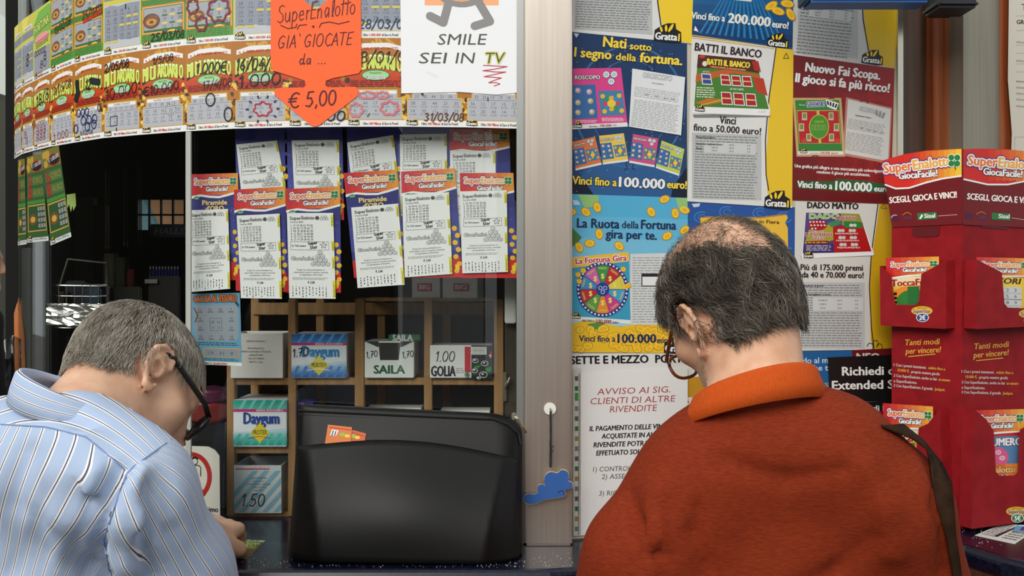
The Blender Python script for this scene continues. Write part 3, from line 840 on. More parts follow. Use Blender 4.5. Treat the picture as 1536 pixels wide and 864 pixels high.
# ------------------------------------------------------------------ leaflets and betting slips behind the glass
LY = 1.797
PURP, GOLD = (52, 54, 132), (214, 178, 96)
def leaflet(q, lift, label, head=True, title=True, y0=0):
    s = Sheet((0, LY, 0), GN, bil(q, 100, 200), lift)
    s.base([(0, 0), (100, 0), (100, 200), (0, 200)], PURP, .0004)
    s.grad([(0, 44), (100, 34), (100, 150), (0, 150)], (46, 46, 118), (70, 78, 166), 5, 1, True)
    for k in range(26): s.ell(random.uniform(3, 97), random.uniform(60, 160), .7, .5, (190, 196, 236), 2, 6)
    if head:
        s.grad([(0, 0), (100, 0), (100, 40), (0, 40)], (204, 24, 40), (238, 158, 56), 9, 1)
        s.poly([(0, 46), (0, 41), (20, 38), (40, 41), (60, 42), (80, 38), (100, 33), (100, 37), (80, 42), (60, 46), (40, 45), (20, 42)], WHITE, 2)
        s.poly([(0, 64), (0, 46), (20, 42), (40, 45), (60, 46), (80, 42), (100, 37), (100, 64)], (46, 46, 118), 1.5)
        enalotto(s, 8, 20, 86, 12, 0, 4)
        s.text('GiocaFacile!', 32, 33, 8.5, WHITE, 4, w=46, b=.06, out=(90, 24, 40), ow=1.2)
        s.ell(12, 45, 6.5, 3.6, (30, 130, 70), 5, 14); s.text('Sisal', 8, 46.5, 3, WHITE, 6, w=8)
    if title:
        yy = 58 if head else 14
        s.text('Piramide', 50, yy, 8.5, (236, 212, 150), 5, w=52, al='c', b=.05, out=(96, 70, 40), ow=1.1)
        s.text("d'ORO", 50, yy + 11, 8.5, (236, 212, 150), 5, w=38, al='c', b=.05, out=(96, 70, 40), ow=1.1)
    for k in range(7):
        coin(s, 92 + (k % 2) * 5, 110 + k * 13, 5, 5, 0, 3)
    s.poly([(0, 200), (0, 168), (20, 162), (60, 172), (100, 162), (100, 200)], (204, 34, 36), 3)
    s.rect(90, 176, 97, 186, YEL, 4)
    o = s.build('leaflet')
    tag(o, label, 'leaflet', 'lottery leaflets behind the window')
def slip(q, lift, label, curl=0.0):
    bend = (lambda x, y: curl * ((y / 190.0) ** 3 + .35 * ((x / 100.0 - .5) * 2) ** 2)) if curl else None
    s = Sheet((0, LY, 0), GN, bil(q, 100, 190), lift, bend)
    s.grid((238, 238, 234), 6, 12, 100, 190)
    G1 = (76, 74, 78)
    s.text('Super', 6, 15, 7, (70, 66, 70), 3, w=24, b=.04); s.text('Enalotto', 31, 14, 7, (150, 144, 140), 3, w=28, b=.05, out=(90, 86, 86), ow=.5)
    s.ell(65, 11, 4.5, 4.5, (74, 70, 72), 3, 10)
    for a, b in ((80, 13), (74, 13), (86, 13), (77, 9), (83, 9)): s.ring(a, b, 3.4, 3.0, .7, (60, 58, 60), 3, 10)
    s.text('Concorso 00/08', 6, 22, 4, G1, 3, w=28)
    rr = random.Random(lift * 1e5 + q[0][0])
    for r in range(6):
        s.text('%d. ' % (r + 1) + ' '.join('%02d' % v for v in sorted(rr.sample(range(1, 91), 6))), 7, 30 + r * 6.2, 4.6, (62, 60, 64), 3, w=48)
    s.line([(6, 64), (88, 64), (88, 82), (6, 82)], .6, (120, 118, 120), 3, True)
    s.text('N. TUO numero', 9, 75, 4, (40, 38, 40), 3, w=30, b=.03)
    s.text('Super', 44, 71, 7, (30, 28, 30), 3, w=20, ang=-6, b=.06); s.text('Star', 48, 80, 7, (30, 28, 30), 3, w=16, ang=-6, b=.06)
    st = []
    for k in range(10):
        a = -math.pi / 2 + math.pi * k / 5; r_ = 8 if k % 2 == 0 else 4
        st.append((77 + r_ * math.cos(a), 72 + r_ * .95 * math.sin(a)))
    s.line(st, .8, (50, 48, 50), 3, True); s.text('N', 75, 74, 3.5, (60, 58, 60), 3)
    s.text('GiocaFacile!', 6, 105, 8, (242, 242, 240), 4, w=48, out=(60, 58, 60), ow=.55)
    for r in range(4):
        for c in range(r + 1):
            xx, yy = 69 + (c - r / 2) * 10.5, 88 + r * 8.6
            s.ell(xx, yy, 5.2, 4.6, (92, 90, 92), 3, 14); s.ell(xx, yy, 4.3, 3.8, (222, 221, 218), 4, 14); s.text(str(rr.randint(1, 90)), xx, yy + 1.5, 2.8, (70, 68, 70), 5, al='c')
    for k, (st_, w_) in enumerate((('Scopri la nuova estrazione su', 60), ('www.sisal.it ricevi il numero vincente', 74), ('con SuperEnalotto e SiVinceTutto', 50))):
        s.text(st_, 48, 128 + k * 5.6, 3.6, G1, 3, w=w_, al='c')
    s.greek(8, 144, 84, 150, 2, (140, 138, 140), 3, 0, .35, .1, 6)
    s.text('€ 3,00', 48, 157, 5, (40, 38, 40), 3, w=15, al='c', b=.04)
    for c in range(11):
        y = 163 + rr.random() * 4
        while y < 184:
            L = 1 + rr.random() * 4; s.rect(7 + c * 7.2, y, 9 + c * 7.2, y + L, (70, 68, 72), 3); y += L + 1.5 + rr.random() * 2
    for a, b in ((4, 30), (62, 84), (98, 124), (150, 188)):
        s.poly([(94, a), (100, a), (100, b), (94.5, b)], (226, 216, 66), 2); s.text('Jackpot!', 98.6, b - 2, 3.4, (70, 66, 20), 3, w=(b - a) * .7, ang=-90)
    o = s.build('betting_slip')
    tag(o, label, 'slip', 'betting slips taped to the leaflets')

top = [
 ([(352, 160), (430, 160), (432, 330), (356, 330)], [(355, 217), (416, 211), (436, 318), (366, 324)], 'at the left end of the upper row'),
 ([(426, 160), (513, 160), (516, 330), (430, 330)], [(438, 211), (509, 210), (511, 330), (444, 330)], 'second from the left in the upper row'),
 ([(519, 160), (604, 160), (606, 330), (524, 330)], [(521, 214), (590, 203), (604, 320), (534, 330)], 'tilted, in the middle of the upper row'),
 ([(604, 160), (680, 160), (684, 330), (608, 330)], [(600, 202), (670, 201), (672, 320), (601, 324)], 'fourth from the left in the upper row'),
 ([(674, 194), (764, 193), (768, 350), (678, 350)], [(675, 227), (743, 226), (745, 350), (677, 352)], 'at the right end of the upper row'),
]
for i, (lq, sq, w_) in enumerate(top):
    leaflet(lq, 0.0006, 'purple lottery leaflet ' + w_, head=(i == 4), title=(i != 4))
    slip(sq, 0.0026, 'white betting slip on purple leaflet ' + w_)
low = [
 ([(287, 262), (358, 260), (360, 420), (291, 422)], [(286, 316), (344, 314), (348, 433), (289, 438)], 'left end of lower row', True, .004),
 ([(352, 285), (429, 280), (431, 438), (355, 436)], [(357, 324), (421, 321), (425, 448), (364, 447)], 'second in the lower row', False, .003),
 ([(430, 284), (511, 280), (512, 439), (432, 439)], [(432, 320), (501, 320), (505, 448), (436, 447)], 'third in the lower row', False, .002),
 ([(516, 260), (596, 255), (609, 411), (532, 417)], [(528, 312), (598, 306), (608, 427), (538, 432)], 'leaning, fourth in lower row', True, .003),
 ([(602, 258), (683, 253), (693, 416), (606, 417)], [(604, 293), (674, 289), (679, 411), (608, 416)], 'fifth in the lower row', False, .001),
 ([(690, 260), (770, 260), (777, 417), (693, 417)], [(690, 288), (760, 286), (762, 408), (694, 410)], 'right end of lower row', False, .002),
]
for i, (lq, sq, w_, tt, cu) in enumerate(low):
    leaflet(lq, 0.0046 + .0003 * i, 'red headed lottery leaflet, ' + w_ if 'end' in w_ else 'red headed lottery leaflet ' + w_, True, tt)
    slip(sq, 0.0074 + .0003 * i, 'white betting slip on red leaflet, ' + w_, cu)

# treasure ticket under the leaflets
s = Sheet((0, LY, 0), GN, bil([(285, 441), (360, 439), (363, 549), (290, 546)], 100, 150), .0008)
s.base([(0, 0), (100, 0), (100, 150), (0, 150)], PAPER)
s.rect(0, 0, 100, 143, (98, 160, 190), 1)
s.text('CACCIA AL TESORO', 50, 18, 14, (206, 108, 40), 3, w=86, al='c', b=.04, out=(60, 30, 20), ow=1.6)
s.poly([(8, 24), (90, 24), (96, 34), (95, 92), (88, 100), (12, 100), (7, 90), (5, 36)], (150, 158, 166), 2)
s.poly([(84, 4), (98, 24), (97, 30), (90, 22)], (70, 50, 80), 3); s.line([(7, 30), (14, 46), (8, 60)], 3, (120, 90, 60), 3)
for r in range(4):
    for c in range(4):
        if r in (1, 2) and c in (1, 2): continue
        s.text(str(random.randint(2, 40)), 18 + c * 21, 36 + r * 19, 5, (90, 96, 104), 4, al='c'); s.rect(13 + c * 21, 38 + r * 19, 24 + c * 21, 40 + r * 19, (104, 110, 118), 4)
s.line([(38, 52), (62, 52), (62, 78), (38, 78)], .8, (100, 106, 114), 4, True)
for r in range(2):
    for c in range(2): s.text(str(random.randint(10, 40)), 44 + c * 12, 63 + r * 11, 5, (80, 86, 94), 4, al='c')
s.greek(10, 103, 96, 111, 2, (36, 60, 80), 3, 0, .4); s.rect(22, 114, 97, 134, (206, 160, 80), 2); s.rect(24, 116, 95, 132, (140, 150, 160), 3)
s.text('19   31   8', 58, 128, 6, (80, 86, 94), 4, w=50, al='c'); s.greek(10, 136, 96, 142, 2, (36, 60, 80), 3, 0, .4)
s.text('VINCI FINO A', 10, 149, 4, (30, 30, 80), 3, w=28, b=.05); s.text('250.000 EURO', 40, 149, 4, RED, 3, w=30, b=.05)
tag(s.build('scratch_ticket'), 'blue treasure scratch ticket with silver panel below the leaflets', 'ticket')

# ------------------------------------------------------------------ shelf unit inside the kiosk
SD, SB = 1.955, 2.13
SZ = lambda py, d=SD: CAMZ - (py - CY) * d / FPX
SX = lambda px, d=SD: (px - CX) * d / FPX
ROW1, ROW2, ROW3 = SZ(567), SZ(670), SZ(769)
shelf = empty('shelf_unit', (SX(545), SD, GZ0)); tag(shelf, 'pale pine shelf unit holding candy boxes behind the window', 'shelf')
for pa, pb, top_ in ((340, 352, 548), (432, 444, 448), (532, 546, 448), (636, 648, 448), (741, 755, 449)):
    q = G(); q.box((SX(pa), SD, GZ0 + .0006), (SX(pb), SD + .022, SZ(top_)), PINE, .0015); q.build('post', shelf)
for pa, pb in ((376, 388), (474, 486), (566, 578), (664, 676), (762, 772)):
    q = G(); q.box((SX(pa, SB), SB, GZ0 + .0006), (SX(pb, SB), SB + .02, SZ(448, SB)), PINE, .0015); q.build('post', shelf)
for za, pa, pb in ((ROW1, 340, 755), (ROW2, 340, 755), (ROW3, 340, 755)):
    q = G(); q.box((SX(pa) + .002, SD + .004, za - .014), (SX(pb) - .002, SB + .02, za), PINE, .001); q.build('shelf_board', shelf)
q = G(); q.box((SX(345), SB - .006, SZ(472, SB)), (SX(755), SB, SZ(454, SB)), PINE, .001); q.build('rail', shelf)

class Box:
    """a printed carton standing on a shelf; drawing units are photo pixels on its front"""
    def __init__(s, name, x0, x1, z, h, d, depth, col, side=None, open_top=False, lean=0.0):
        s.e = empty(name, ((x0 + x1) / 2, d, z))
        s.g = G(); m = mat(col, .45); ms = mat(side or col, .45)
        if not open_top:
            s.g.box((x0, d, z + .0005), (x1, d + depth, z + h), m, .0012)
        else:
            t = .0015
            s.g.box((x0, d, z + .0005), (x1, d + t, z + h), m)
            s.g.box((x0, d + depth - t, z + .0005), (x1, d + depth, z + h), m)
            s.g.box((x0, d + t, z + .0005), (x0 + t, d + depth - t, z + h), ms)
            s.g.box((x1 - t, d + t, z + .0005), (x1, d + depth - t, z + h), ms)
            s.g.box((x0 + t, d + t, z + .0005), (x1 - t, d + depth - t, z + .003), m)
        s.g.build('carton', s.e)
        s.s = Sheet((0, d, 0), GN, None, .0004)
    def done(s, name='front_print'):
        s.s.build(name, s.e); return s.e

def px_box(name, a, b, top, zrow, col, depth=.11, d=SD - .006, **k):
    return Box(name, SX(a, d), SX(b, d), zrow, SZ(top, d) - zrow, d, depth, col, **k)

# white shipping carton
bx = px_box('carton_box', 346, 424, 500, ROW1, (226, 222, 214), open_top=True)
tag(bx.e, 'plain white open carton with small print, left of the blue gum box', 'box', )
for k, (t_, w_) in enumerate((('MADE IN PARAGUAY', 28), ('', 1), ('Distributed by', 24), ('PERFETTI VAN MELLE ITALIA SRL', 46), ('LAINATE (MI)', 20), ('VIA XXV APRILE', 24), ('NETTO 1,4 kg', 20))):
    if t_: bx.s.text(t_, 384, 513 + k * 5.2, 2.4, (84, 80, 80), 1, w=w_, al='c')
bx.s.text('" "', 410, 544, 4, WHITE, 1)
bx.done()
# blue gum box
def gum(name, a, b, top, zrow, bot, c1, c2, ink, sub, label, lean=0):
    bx = px_box(name, a, b, top, zrow, (236, 238, 240))
    tag(bx.e, label, 'box')
    s = bx.s; W = b - a; Hh = bot - top
    X = lambda u: a + u * W
    Y = lambda v: top + v * Hh
    s.grad([(X(0), Y(0)), (X(1), Y(0)), (X(1), Y(.2)), (X(0), Y(.2))], c1, c2, 4, 1, True)
    for k in range(5): s.poly([(X(.1 + .18 * k), Y(.2)), (X(.16 + .18 * k), Y(.2)), (X(.26 + .18 * k), Y(0)), (X(.2 + .18 * k), Y(0))], [min(255, c + 26) for c in c2], 2)
    s.rect(X(0), Y(.2), X(1), Y(.26), (206, 40, 120), 2); s.text('SENZA ZUCCHERO', X(.68), Y(.25), Hh * .04, WHITE, 3, w=W * .5, al='c', b=.03)
    s.grad([(X(0), Y(.72)), (X(1), Y(.62)), (X(1), Y(1)), (X(0), Y(1))], (210, 232, 240), c1, 6, 1, True)
    for k in range(7): s.poly([(X(k * .15), Y(1)), (X(min(1, k * .15 + .05)), Y(1)), (X(min(1, k * .15 + .16)), Y(.74)), (X(min(1, k * .15 + .1)), Y(.74))], [min(255, c + 40) for c in c1], 2)
    s.text('Daygum', X(.2), Y(.52), Hh * .24, ink, 4, w=W * .66, b=.06, out=(200, 226, 236), ow=.9)
    s.poly([(X(.5), Y(.5)), (X(.68), Y(.72)), (X(.5), Y(.95)), (X(.32), Y(.72))], (236, 214, 40), 7)
    s.text(sub, X(.5), Y(.76), Hh * .1, (50, 50, 50), 8, w=W * .26, al='c', b=.02); s.line([(X(.28), Y(.84)), (X(.5), Y(.8)), (X(.7), Y(.84))], 1.0, WHITE if sub[0] == 'M' else (190, 40, 50), 8)
    return bx
bx = gum('gum_box', 437, 520, 501, ROW1, 566, (30, 92, 166), (60, 140, 204), (44, 140, 196), 'MICROTECH', 'blue and white gum box priced 1.70 on the top shelf')
bx.s.hand('1.70', 439, 536, 12, INK, 12, .12, -8); bx.done()
# candy tray with a green pack in it
bx = px_box('candy_tray', 547, 621, 512, ROW1, (228, 232, 226), depth=.10)
tag(bx.e, 'white candy tray box marked SAILA with a dark painted notch, priced 1,70', 'box')
s = bx.s
s.poly([(568, 514), (601, 514), (598, 540), (570, 540)], (46, 44, 40), 1)  # shaded notch and corner gaps painted dark on the solid front
s.poly([(547, 512), (568, 521), (568, 512)], (52, 50, 44), 1); s.poly([(621, 512), (601, 521), (601, 512)], (52, 50, 44), 1)
s.text('SAILA', 584, 560, 12, (34, 92, 58), 3, w=46, al='c', b=.06)
s.hand('1,70', 549, 537, 9, INK, 4, .12, -8); s.hand('1,70', 603, 537, 9, INK, 4, .12, -8)
bx.done()
bx = Box('candy_pack', SX(585, 2.0), SX(632, 2.0), ROW1 + SZ(512) - ROW1, SZ(501, 2.0) - SZ(512), 1.975, .05, (60, 120, 76))
bx.s.P0 = Vector((0, 1.975, 0)); bx.s.text('SAILA', 589, 511, 9, WHITE, 1, w=30, b=.05); bx.done()
tag(bx.e, 'green SAILA candy pack lying on the white candy tray', 'box')
# liquorice candy box
bx = px_box('candy_box', 645, 738, 518, ROW1, (232, 232, 228), depth=.09)
tag(bx.e, 'white and black candy box marked GOLIA, priced 1.00', 'box')
s = bx.s
s.text('GOLIA', 647, 564, 15, (20, 18, 20), 3, w=36, b=.05); s.hand('1.00', 652, 542, 15, INK, 4, .09, 0, 1.0)
s.rect(697, 520, 706, 558, (196, 30, 44), 1); s.ell(701, 562, 3, 3, (40, 120, 60), 2, 8); s.ring(701, 562, 4.4, 4.4, .7, (40, 40, 40), 3, 12)
s.greek(684, 552, 696, 561, 3, (170, 150, 150), 2, 0, .4, .1, 6)
s.rect(707, 518, 738, 569, (20, 30, 24), 1); s.rect(707, 520, 730, 532, (206, 208, 204), 2); s.text('GRAN CANDY', 710, 527, 2.6, (120, 118, 116), 3, w=15)
for x, y, r in ((713, 541, 6), (727, 545, 7), (712, 556, 6), (725, 562, 8), (736, 534, 5), (718, 567, 4)):
    s.ell(x, y, min(r, 738 - x), min(r * .8, 569 - y), (26, 26, 26), 3, 16); s.ring(x, y, min(r, 738 - x) * .8, min(r * .6, 569 - y), 1, (196, 200, 196), 4, 14); s.ell(x - 1, y - 1, 1.6, 1.2, (236, 238, 236), 5, 8)
s.poly([(712, 549), (722, 547), (718, 552), (710, 553)], (36, 130, 64), 3); s.poly([(728, 552), (737, 550), (737, 557), (730, 558)], (36, 130, 64), 3); s.poly([(735, 528), (738, 526), (738, 534), (735, 535)], (190, 30, 40), 4)
bx.done()
# green gum box
bx = gum('gum_box', 350, 430, 600, ROW2, 668, (30, 160, 140), (90, 186, 170), (32, 70, 150), 'PROTEX', 'green and white gum box on the middle shelf')
bx.done()
# striped box
bx = px_box('carton_box', 351, 422, 698, ROW3, (198, 206, 206), open_top=True)
tag(bx.e, 'pale blue striped carton priced 1.50 on the bottom shelf', 'box')
s = bx.s
for k in range(9):
    xa = 325 + k * 17
    pts = [(xa, 768), (xa + 8, 768), (xa + 62, 706), (xa + 54, 706)]
    cl = []
    for x, y in pts: cl.append((x, y))
    if xa < 351: cl = [(351, 768 - (351 - xa) * 1.15), (351, min(768, 768 - (351 - xa - 8) * 1.15)), (xa + 62, 706), (xa + 54, 706)]
    if xa + 62 > 422:
        f_ = lambda x0: 768 - (422 - x0) * 1.15
        cl = [(min(xa, 422), 768), (min(xa + 8, 422), 768), (422, f_(xa + 8)), (422, f_(xa))]
        if xa > 414: continue
    s.poly(cl, (124, 176, 196), 1)
s.rect(353, 699, 404, 704, (170, 50, 60), 2); s.greek(353, 699, 404, 704, 1, (230, 210, 210), 3, 0, .7, 0, 2)
for k, (t_, w_) in enumerate((('MADE IN DENMARK', 24), ('Distributed by', 18), ('DISTRIBUTORE FAMEDAL', 36), ('LAINATE (MI)', 20), ('VIA XXV', 14))):
    s.text(t_, 388, 718 + k * 4.6, 2.3, (90, 100, 110), 4, w=w_, al='c')
s.hand('1.50', 361, 759, 18, INK, 6, .1, 0, 1.0)
bx.done()
# small boxes
bx = Box('candy_box', SX(618, 1.99), SX(660, 1.99), SZ(448, 1.99), .045, 1.99, .08, (226, 226, 222)); bx.s.P0 = Vector((0, 1.99, 0))
for zz in (): pass
bx.s.rect(626, 425, 648, 437, (196, 40, 48), 1); bx.s.text('BIG', 629, 434, 7, WHITE, 2, w=16, b=.05); bx.done(); tag(bx.e, 'white box with red label on top of the shelf, left one of two', 'box')
bx = Box('candy_box', SX(664, 1.98), SX(716, 1.98), SZ(448, 1.98), .045, 1.98, .08, (230, 230, 226)); bx.s.P0 = Vector((0, 1.98, 0))
bx.s.rect(680, 425, 704, 437, (196, 40, 48), 1); bx.s.text('BIG', 683, 434, 7, WHITE, 2, w=17, b=.05); bx.done(); tag(bx.e, 'white box with red label on top of the shelf, right one of two', 'box')
q = G(); q.box((SX(534), SD + .023, SZ(448)), (SX(740), SB + .02, SZ(451)), PINE, .001); q.build('shelf_board', shelf)
bx = px_box('candy_box', 447, 470, 603, ROW2, (40, 40, 110), depth=.06)
bx.s.poly([(449, 606), (456, 604), (459, 618), (454, 632), (448, 628)], (214, 50, 130), 1); bx.done(); tag(bx.e, 'dark blue and pink box peeping out behind the black briefcase', 'box')
g = G(); d = 1.98
g.box((SX(549, d), d, ROW2 + .0005), (SX(632, d), d + .06, SZ(612, d)), mat((206, 208, 204), .5), .001)
tag(g.build('candy_box'), 'pale low box on the shelf above the briefcase, below the SAILA tray', 'box')
g = G(); g.box((SX(660, d), d, ROW2 + .0005), (SX(735, d), d + .06, SZ(616, d)), mat((216, 216, 210), .5), .001)
tag(g.build('candy_box'), 'pale low box on the shelf above the briefcase, below the GOLIA box', 'box')
# white tube by the frame
g = G(); g.box((at(757, 0, 1.90).x, 1.90, at(0, 485, 1.9).z), (at(774, 0, 1.90).x, 1.925, at(0, 300, 1.9).z), mat((226, 226, 218), .5), .002)
tag(g.build('cable_duct'), 'white plastic duct on the frame right of the leaflets', 'duct')
g = G(); g.box((at(754, 0, 1.925).x, 1.922, at(0, 604, 1.9).z), (at(760, 0, 1.925).x, 1.929, at(0, 560, 1.9).z), mat((150, 140, 120), .3, .8), .001)
g.tube([at(757, 582, 1.921), at(762, 574, 1.917), at(765, 566, 1.917)], .003, mat((170, 160, 140), .3, .8))
tag(g.build('latch'), 'small metal latch on the dark frame above the briefcase zip', 'latch')
# red-brown bags of candy left of the shelf
for pa, pb, ta, tb, c, lb in ((268, 338, 604, 636, (120, 44, 40), 'dark red packet lying left of the shelf unit'), (272, 336, 586, 606, (86, 40, 62), 'plum packet lying on the dark red packet')):
    g = G(); bm = bmesh.new(); bmesh.ops.create_cube(bm, size=1); bmesh.ops.subdivide_edges(bm, edges=bm.edges[:], cuts=4, use_grid_fill=True)
    d = 2.02
    for v in bm.verts:
        r = 1 - .5 * (abs(v.co.x) * 2) ** 3
        v.co = Vector((SX((pa + pb) / 2 + (pb - pa) * v.co.x, d), d + .06 + .1 * v.co.y * r, SZ((ta + tb) / 2, d) + (tb - ta) * d / FPX * v.co.z * r + .002 * math.sin(40 * v.co.x)))
    g.bm(bm, mat(c, .3)); 
    tag(g.build('candy_packet', smooth=True), lb, 'packet')
g = G(); d = 2.015; g.box((SX(262, d), d, GZ0 + .002), (SX(338, d), d + .14, SZ(637, d)), mat((44, 44, 46), .5), .002)
tag(g.build('display_crate'), 'dark grey crate under the packets, left of the shelf unit', 'crate')

# no-entry sign behind the glass
s = Sheet((0, 1.86, 0), GN); s.rough = .35
s.base([(236, 672), (244, 668), (312, 670), (322, 675), (329, 684), (330, 776), (236, 776)], (226, 220, 206), .003)
s.ring(287, 715, 31, 37, 7, (186, 40, 32), 2, 40)
s.line([(267, 690), (306, 742)], 6, (186, 40, 32), 4)
for cx, cy in ((275, 694), (292, 692)):
    s.ring(cx, cy, 5, 5.5, 1.3, INK, 3, 16); s.line([(cx - 4, cy - 4), (cx, cy - 7), (cx + 5, cy - 4)], 2.2, INK, 3)
    s.line([(cx - 8, cy + 22), (cx - 8, cy + 8), (cx - 4, cy + 6), (cx + 6, cy + 6), (cx + 9, cy + 9), (cx + 9, cy + 22)], 1.4, INK, 3)
    s.line([(cx - 4, cy + 10), (cx - 4, cy + 34), (cx + 1, cy + 34), (cx + 1, cy + 20), (cx + 4, cy + 34)], 1.4, INK, 3); s.line([(cx - 4, cy + 20), (cx + 5, cy + 20)], 1.2, INK, 3)
s.text('uno per uno, massimo', 327, 768, 8, INK, 3, w=118 * .7, al='r', b=.04)
tag(s.build('prohibition_sign'), 'white sign with red prohibition ring round two figures, behind the blue shirt', 'sign')
g = G(); pts = [at(244, 650, 1.90), at(330, 646, 1.90), at(346, 632, 1.93), at(336, 780, 1.93), at(330, 780, 1.90), at(244, 780, 1.90)]
g.prism([at(244, 640, 1.9), at(338, 634, 1.9), at(332, 782, 1.9), at(244, 782, 1.9)], (0, .003, 0), glass_mat('smoked_acrylic', (.55, .55, .56), 1))
tag(g.build('acrylic_divider'), 'smoky clear plastic divider behind the prohibition sign', 'divider')

# ------------------------------------------------------------------ dark left part of the kiosk
bk = empty('wire_basket', at(150, 490, 2.25)); tag(bk, 'chrome wire basket full of packets in the dark left window', 'basket')
CH = mat((190, 190, 184), .25, .9); q = G()
A, B, C_, D_ = at(76, 0, 2.22), at(160, 0, 2.20), at(168, 0, 2.50), at(86, 0, 2.52)
ztop, zbot = at(0, 428, 2.2).z, at(0, 492, 2.2).z
def bl(u, v): return (A * (1 - u) + B * u) * (1 - v) + (D_ * (1 - u) + C_ * u) * v
for k in range(5):
    z = zbot + (ztop - zbot) * k / 4
    q.tube([Vector((p.x, p.y, z)) for p in (bl(0, 0), bl(1, 0), bl(1, 1), bl(0, 1), bl(0, 0))], .0014 if k < 4 else .0024, CH, 5)
for k in range(8):
    for v in (0, 1):
        p = bl(k / 7, v); q.tube([Vector((p.x, p.y, zbot)), Vector((p.x, p.y, ztop))], .0012, CH, 5)
        
for k in range(5):
    for u in (0, 1):
        p = bl(u, k / 4); q.tube([Vector((p.x, p.y, zbot)), Vector((p.x, p.y, ztop))], .0012, CH, 5)
q.build('wire_frame', bk)
q = G(); a, b = bl(.1, .5), bl(.95, .5)
zt = at(0, 392, 2.2).z
q.tube([Vector((a.x, a.y, ztop)), Vector((a.x + .02, a.y, zt + .01)), Vector((b.x, b.y, zt)), Vector((b.x, b.y, ztop))], .0024, CH, 6)
q.build('handle', bk)
g = G(); bm = bmesh.new(); bmesh.ops.create_cube(bm, size=1); bmesh.ops.subdivide_edges(bm, edges=bm.edges[:], cuts=9, use_grid_fill=True)
a = at(76, 0, 2.19); b = at(158, 0, 2.17)
for v in bm.verts:
    u = v.co.x + .5; p = a * (1 - u) + b * u
    v.co = Vector((p.x, p.y - .012 + v.co.y * .016 + random.uniform(-.003, .003), at(0, 472, 2.18).z + v.co.z * .044 + random.uniform(-.003, .003)))
g.bm(bm, mat((196, 194, 188), .25, .9)); tag(g.build('foil_packet'), 'crumpled silver foil packet in front of the wire basket', 'packet')
for k, (u, v, w_, h_, c, lb) in enumerate(((.2, .4, .04, .05, (70, 62, 40), 'olive packet at the left in the wire basket'), (.52, .5, .05, .075, (52, 54, 62), 'dark grey packet standing tallest in the wire basket'), (.82, .45, .04, .06, (40, 60, 76), 'blue packet at the right in the wire basket'))):
    p = bl(u, v); g = G(); g.box((p.x - w_ / 2, p.y - .04, zbot + .004), (p.x + w_ / 2, p.y + .04, zbot + .03 + h_), mat(c, .4), .004)
    tag(g.build('candy_packet'), lb, 'packet')
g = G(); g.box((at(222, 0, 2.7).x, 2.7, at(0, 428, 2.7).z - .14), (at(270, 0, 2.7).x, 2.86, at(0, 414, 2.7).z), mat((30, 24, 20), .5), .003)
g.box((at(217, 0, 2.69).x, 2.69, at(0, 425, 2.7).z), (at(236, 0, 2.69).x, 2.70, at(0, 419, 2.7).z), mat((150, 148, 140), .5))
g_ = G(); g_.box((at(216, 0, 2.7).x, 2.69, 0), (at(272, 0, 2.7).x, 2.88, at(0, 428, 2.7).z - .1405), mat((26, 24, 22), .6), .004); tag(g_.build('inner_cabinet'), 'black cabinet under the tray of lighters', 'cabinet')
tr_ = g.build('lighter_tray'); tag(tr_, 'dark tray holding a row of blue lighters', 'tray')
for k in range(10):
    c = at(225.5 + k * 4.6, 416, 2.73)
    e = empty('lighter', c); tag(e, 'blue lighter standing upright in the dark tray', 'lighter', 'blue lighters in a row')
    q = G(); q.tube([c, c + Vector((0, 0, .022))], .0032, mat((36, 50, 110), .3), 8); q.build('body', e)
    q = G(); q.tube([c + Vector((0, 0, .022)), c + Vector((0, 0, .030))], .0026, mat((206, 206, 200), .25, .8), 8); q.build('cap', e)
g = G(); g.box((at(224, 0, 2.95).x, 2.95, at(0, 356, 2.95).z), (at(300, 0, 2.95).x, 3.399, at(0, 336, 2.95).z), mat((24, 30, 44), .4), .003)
e = g.build('candy_rack'); tag(e, 'dark candy rack with a HALLS sign in the gloom behind the window', 'rack')
s = Sheet((0, 2.95, 0), GN, None, .001); s.text('HALLS', 232, 351, 9, (96, 100, 106), 1, w=44, sh=.2, b=.06); s.build('rack_sign', e)
g = G(); g.box((at(112, 0, 3.0).x, 3.0, GZ0 - .2), (at(140, 0, 3.0).x, 3.03, at(0, 296, 3.0).z), mat((92, 96, 80), .6)); g.box((at(141, 0, 3.0).x, 3.0, GZ0 - .2), (at(158, 0, 3.0).x, 3.03, at(0, 308, 3.0).z), mat((86, 58, 44), .6))
tag(g.build('cupboard_panel'), 'narrow grey green cupboard side deep inside the left window', 'cupboard')
s = Sheet((0, 2.25, 0), GN); s.base([(100, 292), (113, 290), (114, 308), (110, 316), (109, 308), (106, 318), (104, 306), (101, 312)], (214, 246, 130), .001)
tag(s.build('paper_tag'), 'yellow green fringed paper hanging beside the tilted green ticket', 'tag')
g = G(); g.box((at(160, 0, 2.75).x, 2.75, 0), (at(212, 0, 2.75).x, 2.95, at(0, 430, 2.75).z), mat((84, 84, 70), .5), .004)
tag(g.build('inner_ledge'), 'grey green ledge inside the kiosk behind the wire basket', 'ledge')
for i, (a, b, t, bt, c, lb) in enumerate(((155, 170, 380, 412, (176, 176, 130), 'pale yellow packet in the gloom above the wire basket'), (171, 186, 386, 414, (120, 122, 90), 'dull green packet in the gloom, right of the pale yellow one'), (190, 200, 404, 414, (140, 56, 40), 'small red packet on the ledge left of the lighters'))):
    g = G(); g.box((at(a, 0, 2.8).x, 2.80, at(0, 430, 2.75).z), (at(b, 0, 2.8).x, 2.84, at(0, t, 2.8).z), mat(c, .4), .003)
    tag(g.build('candy_packet'), lb, 'packet')

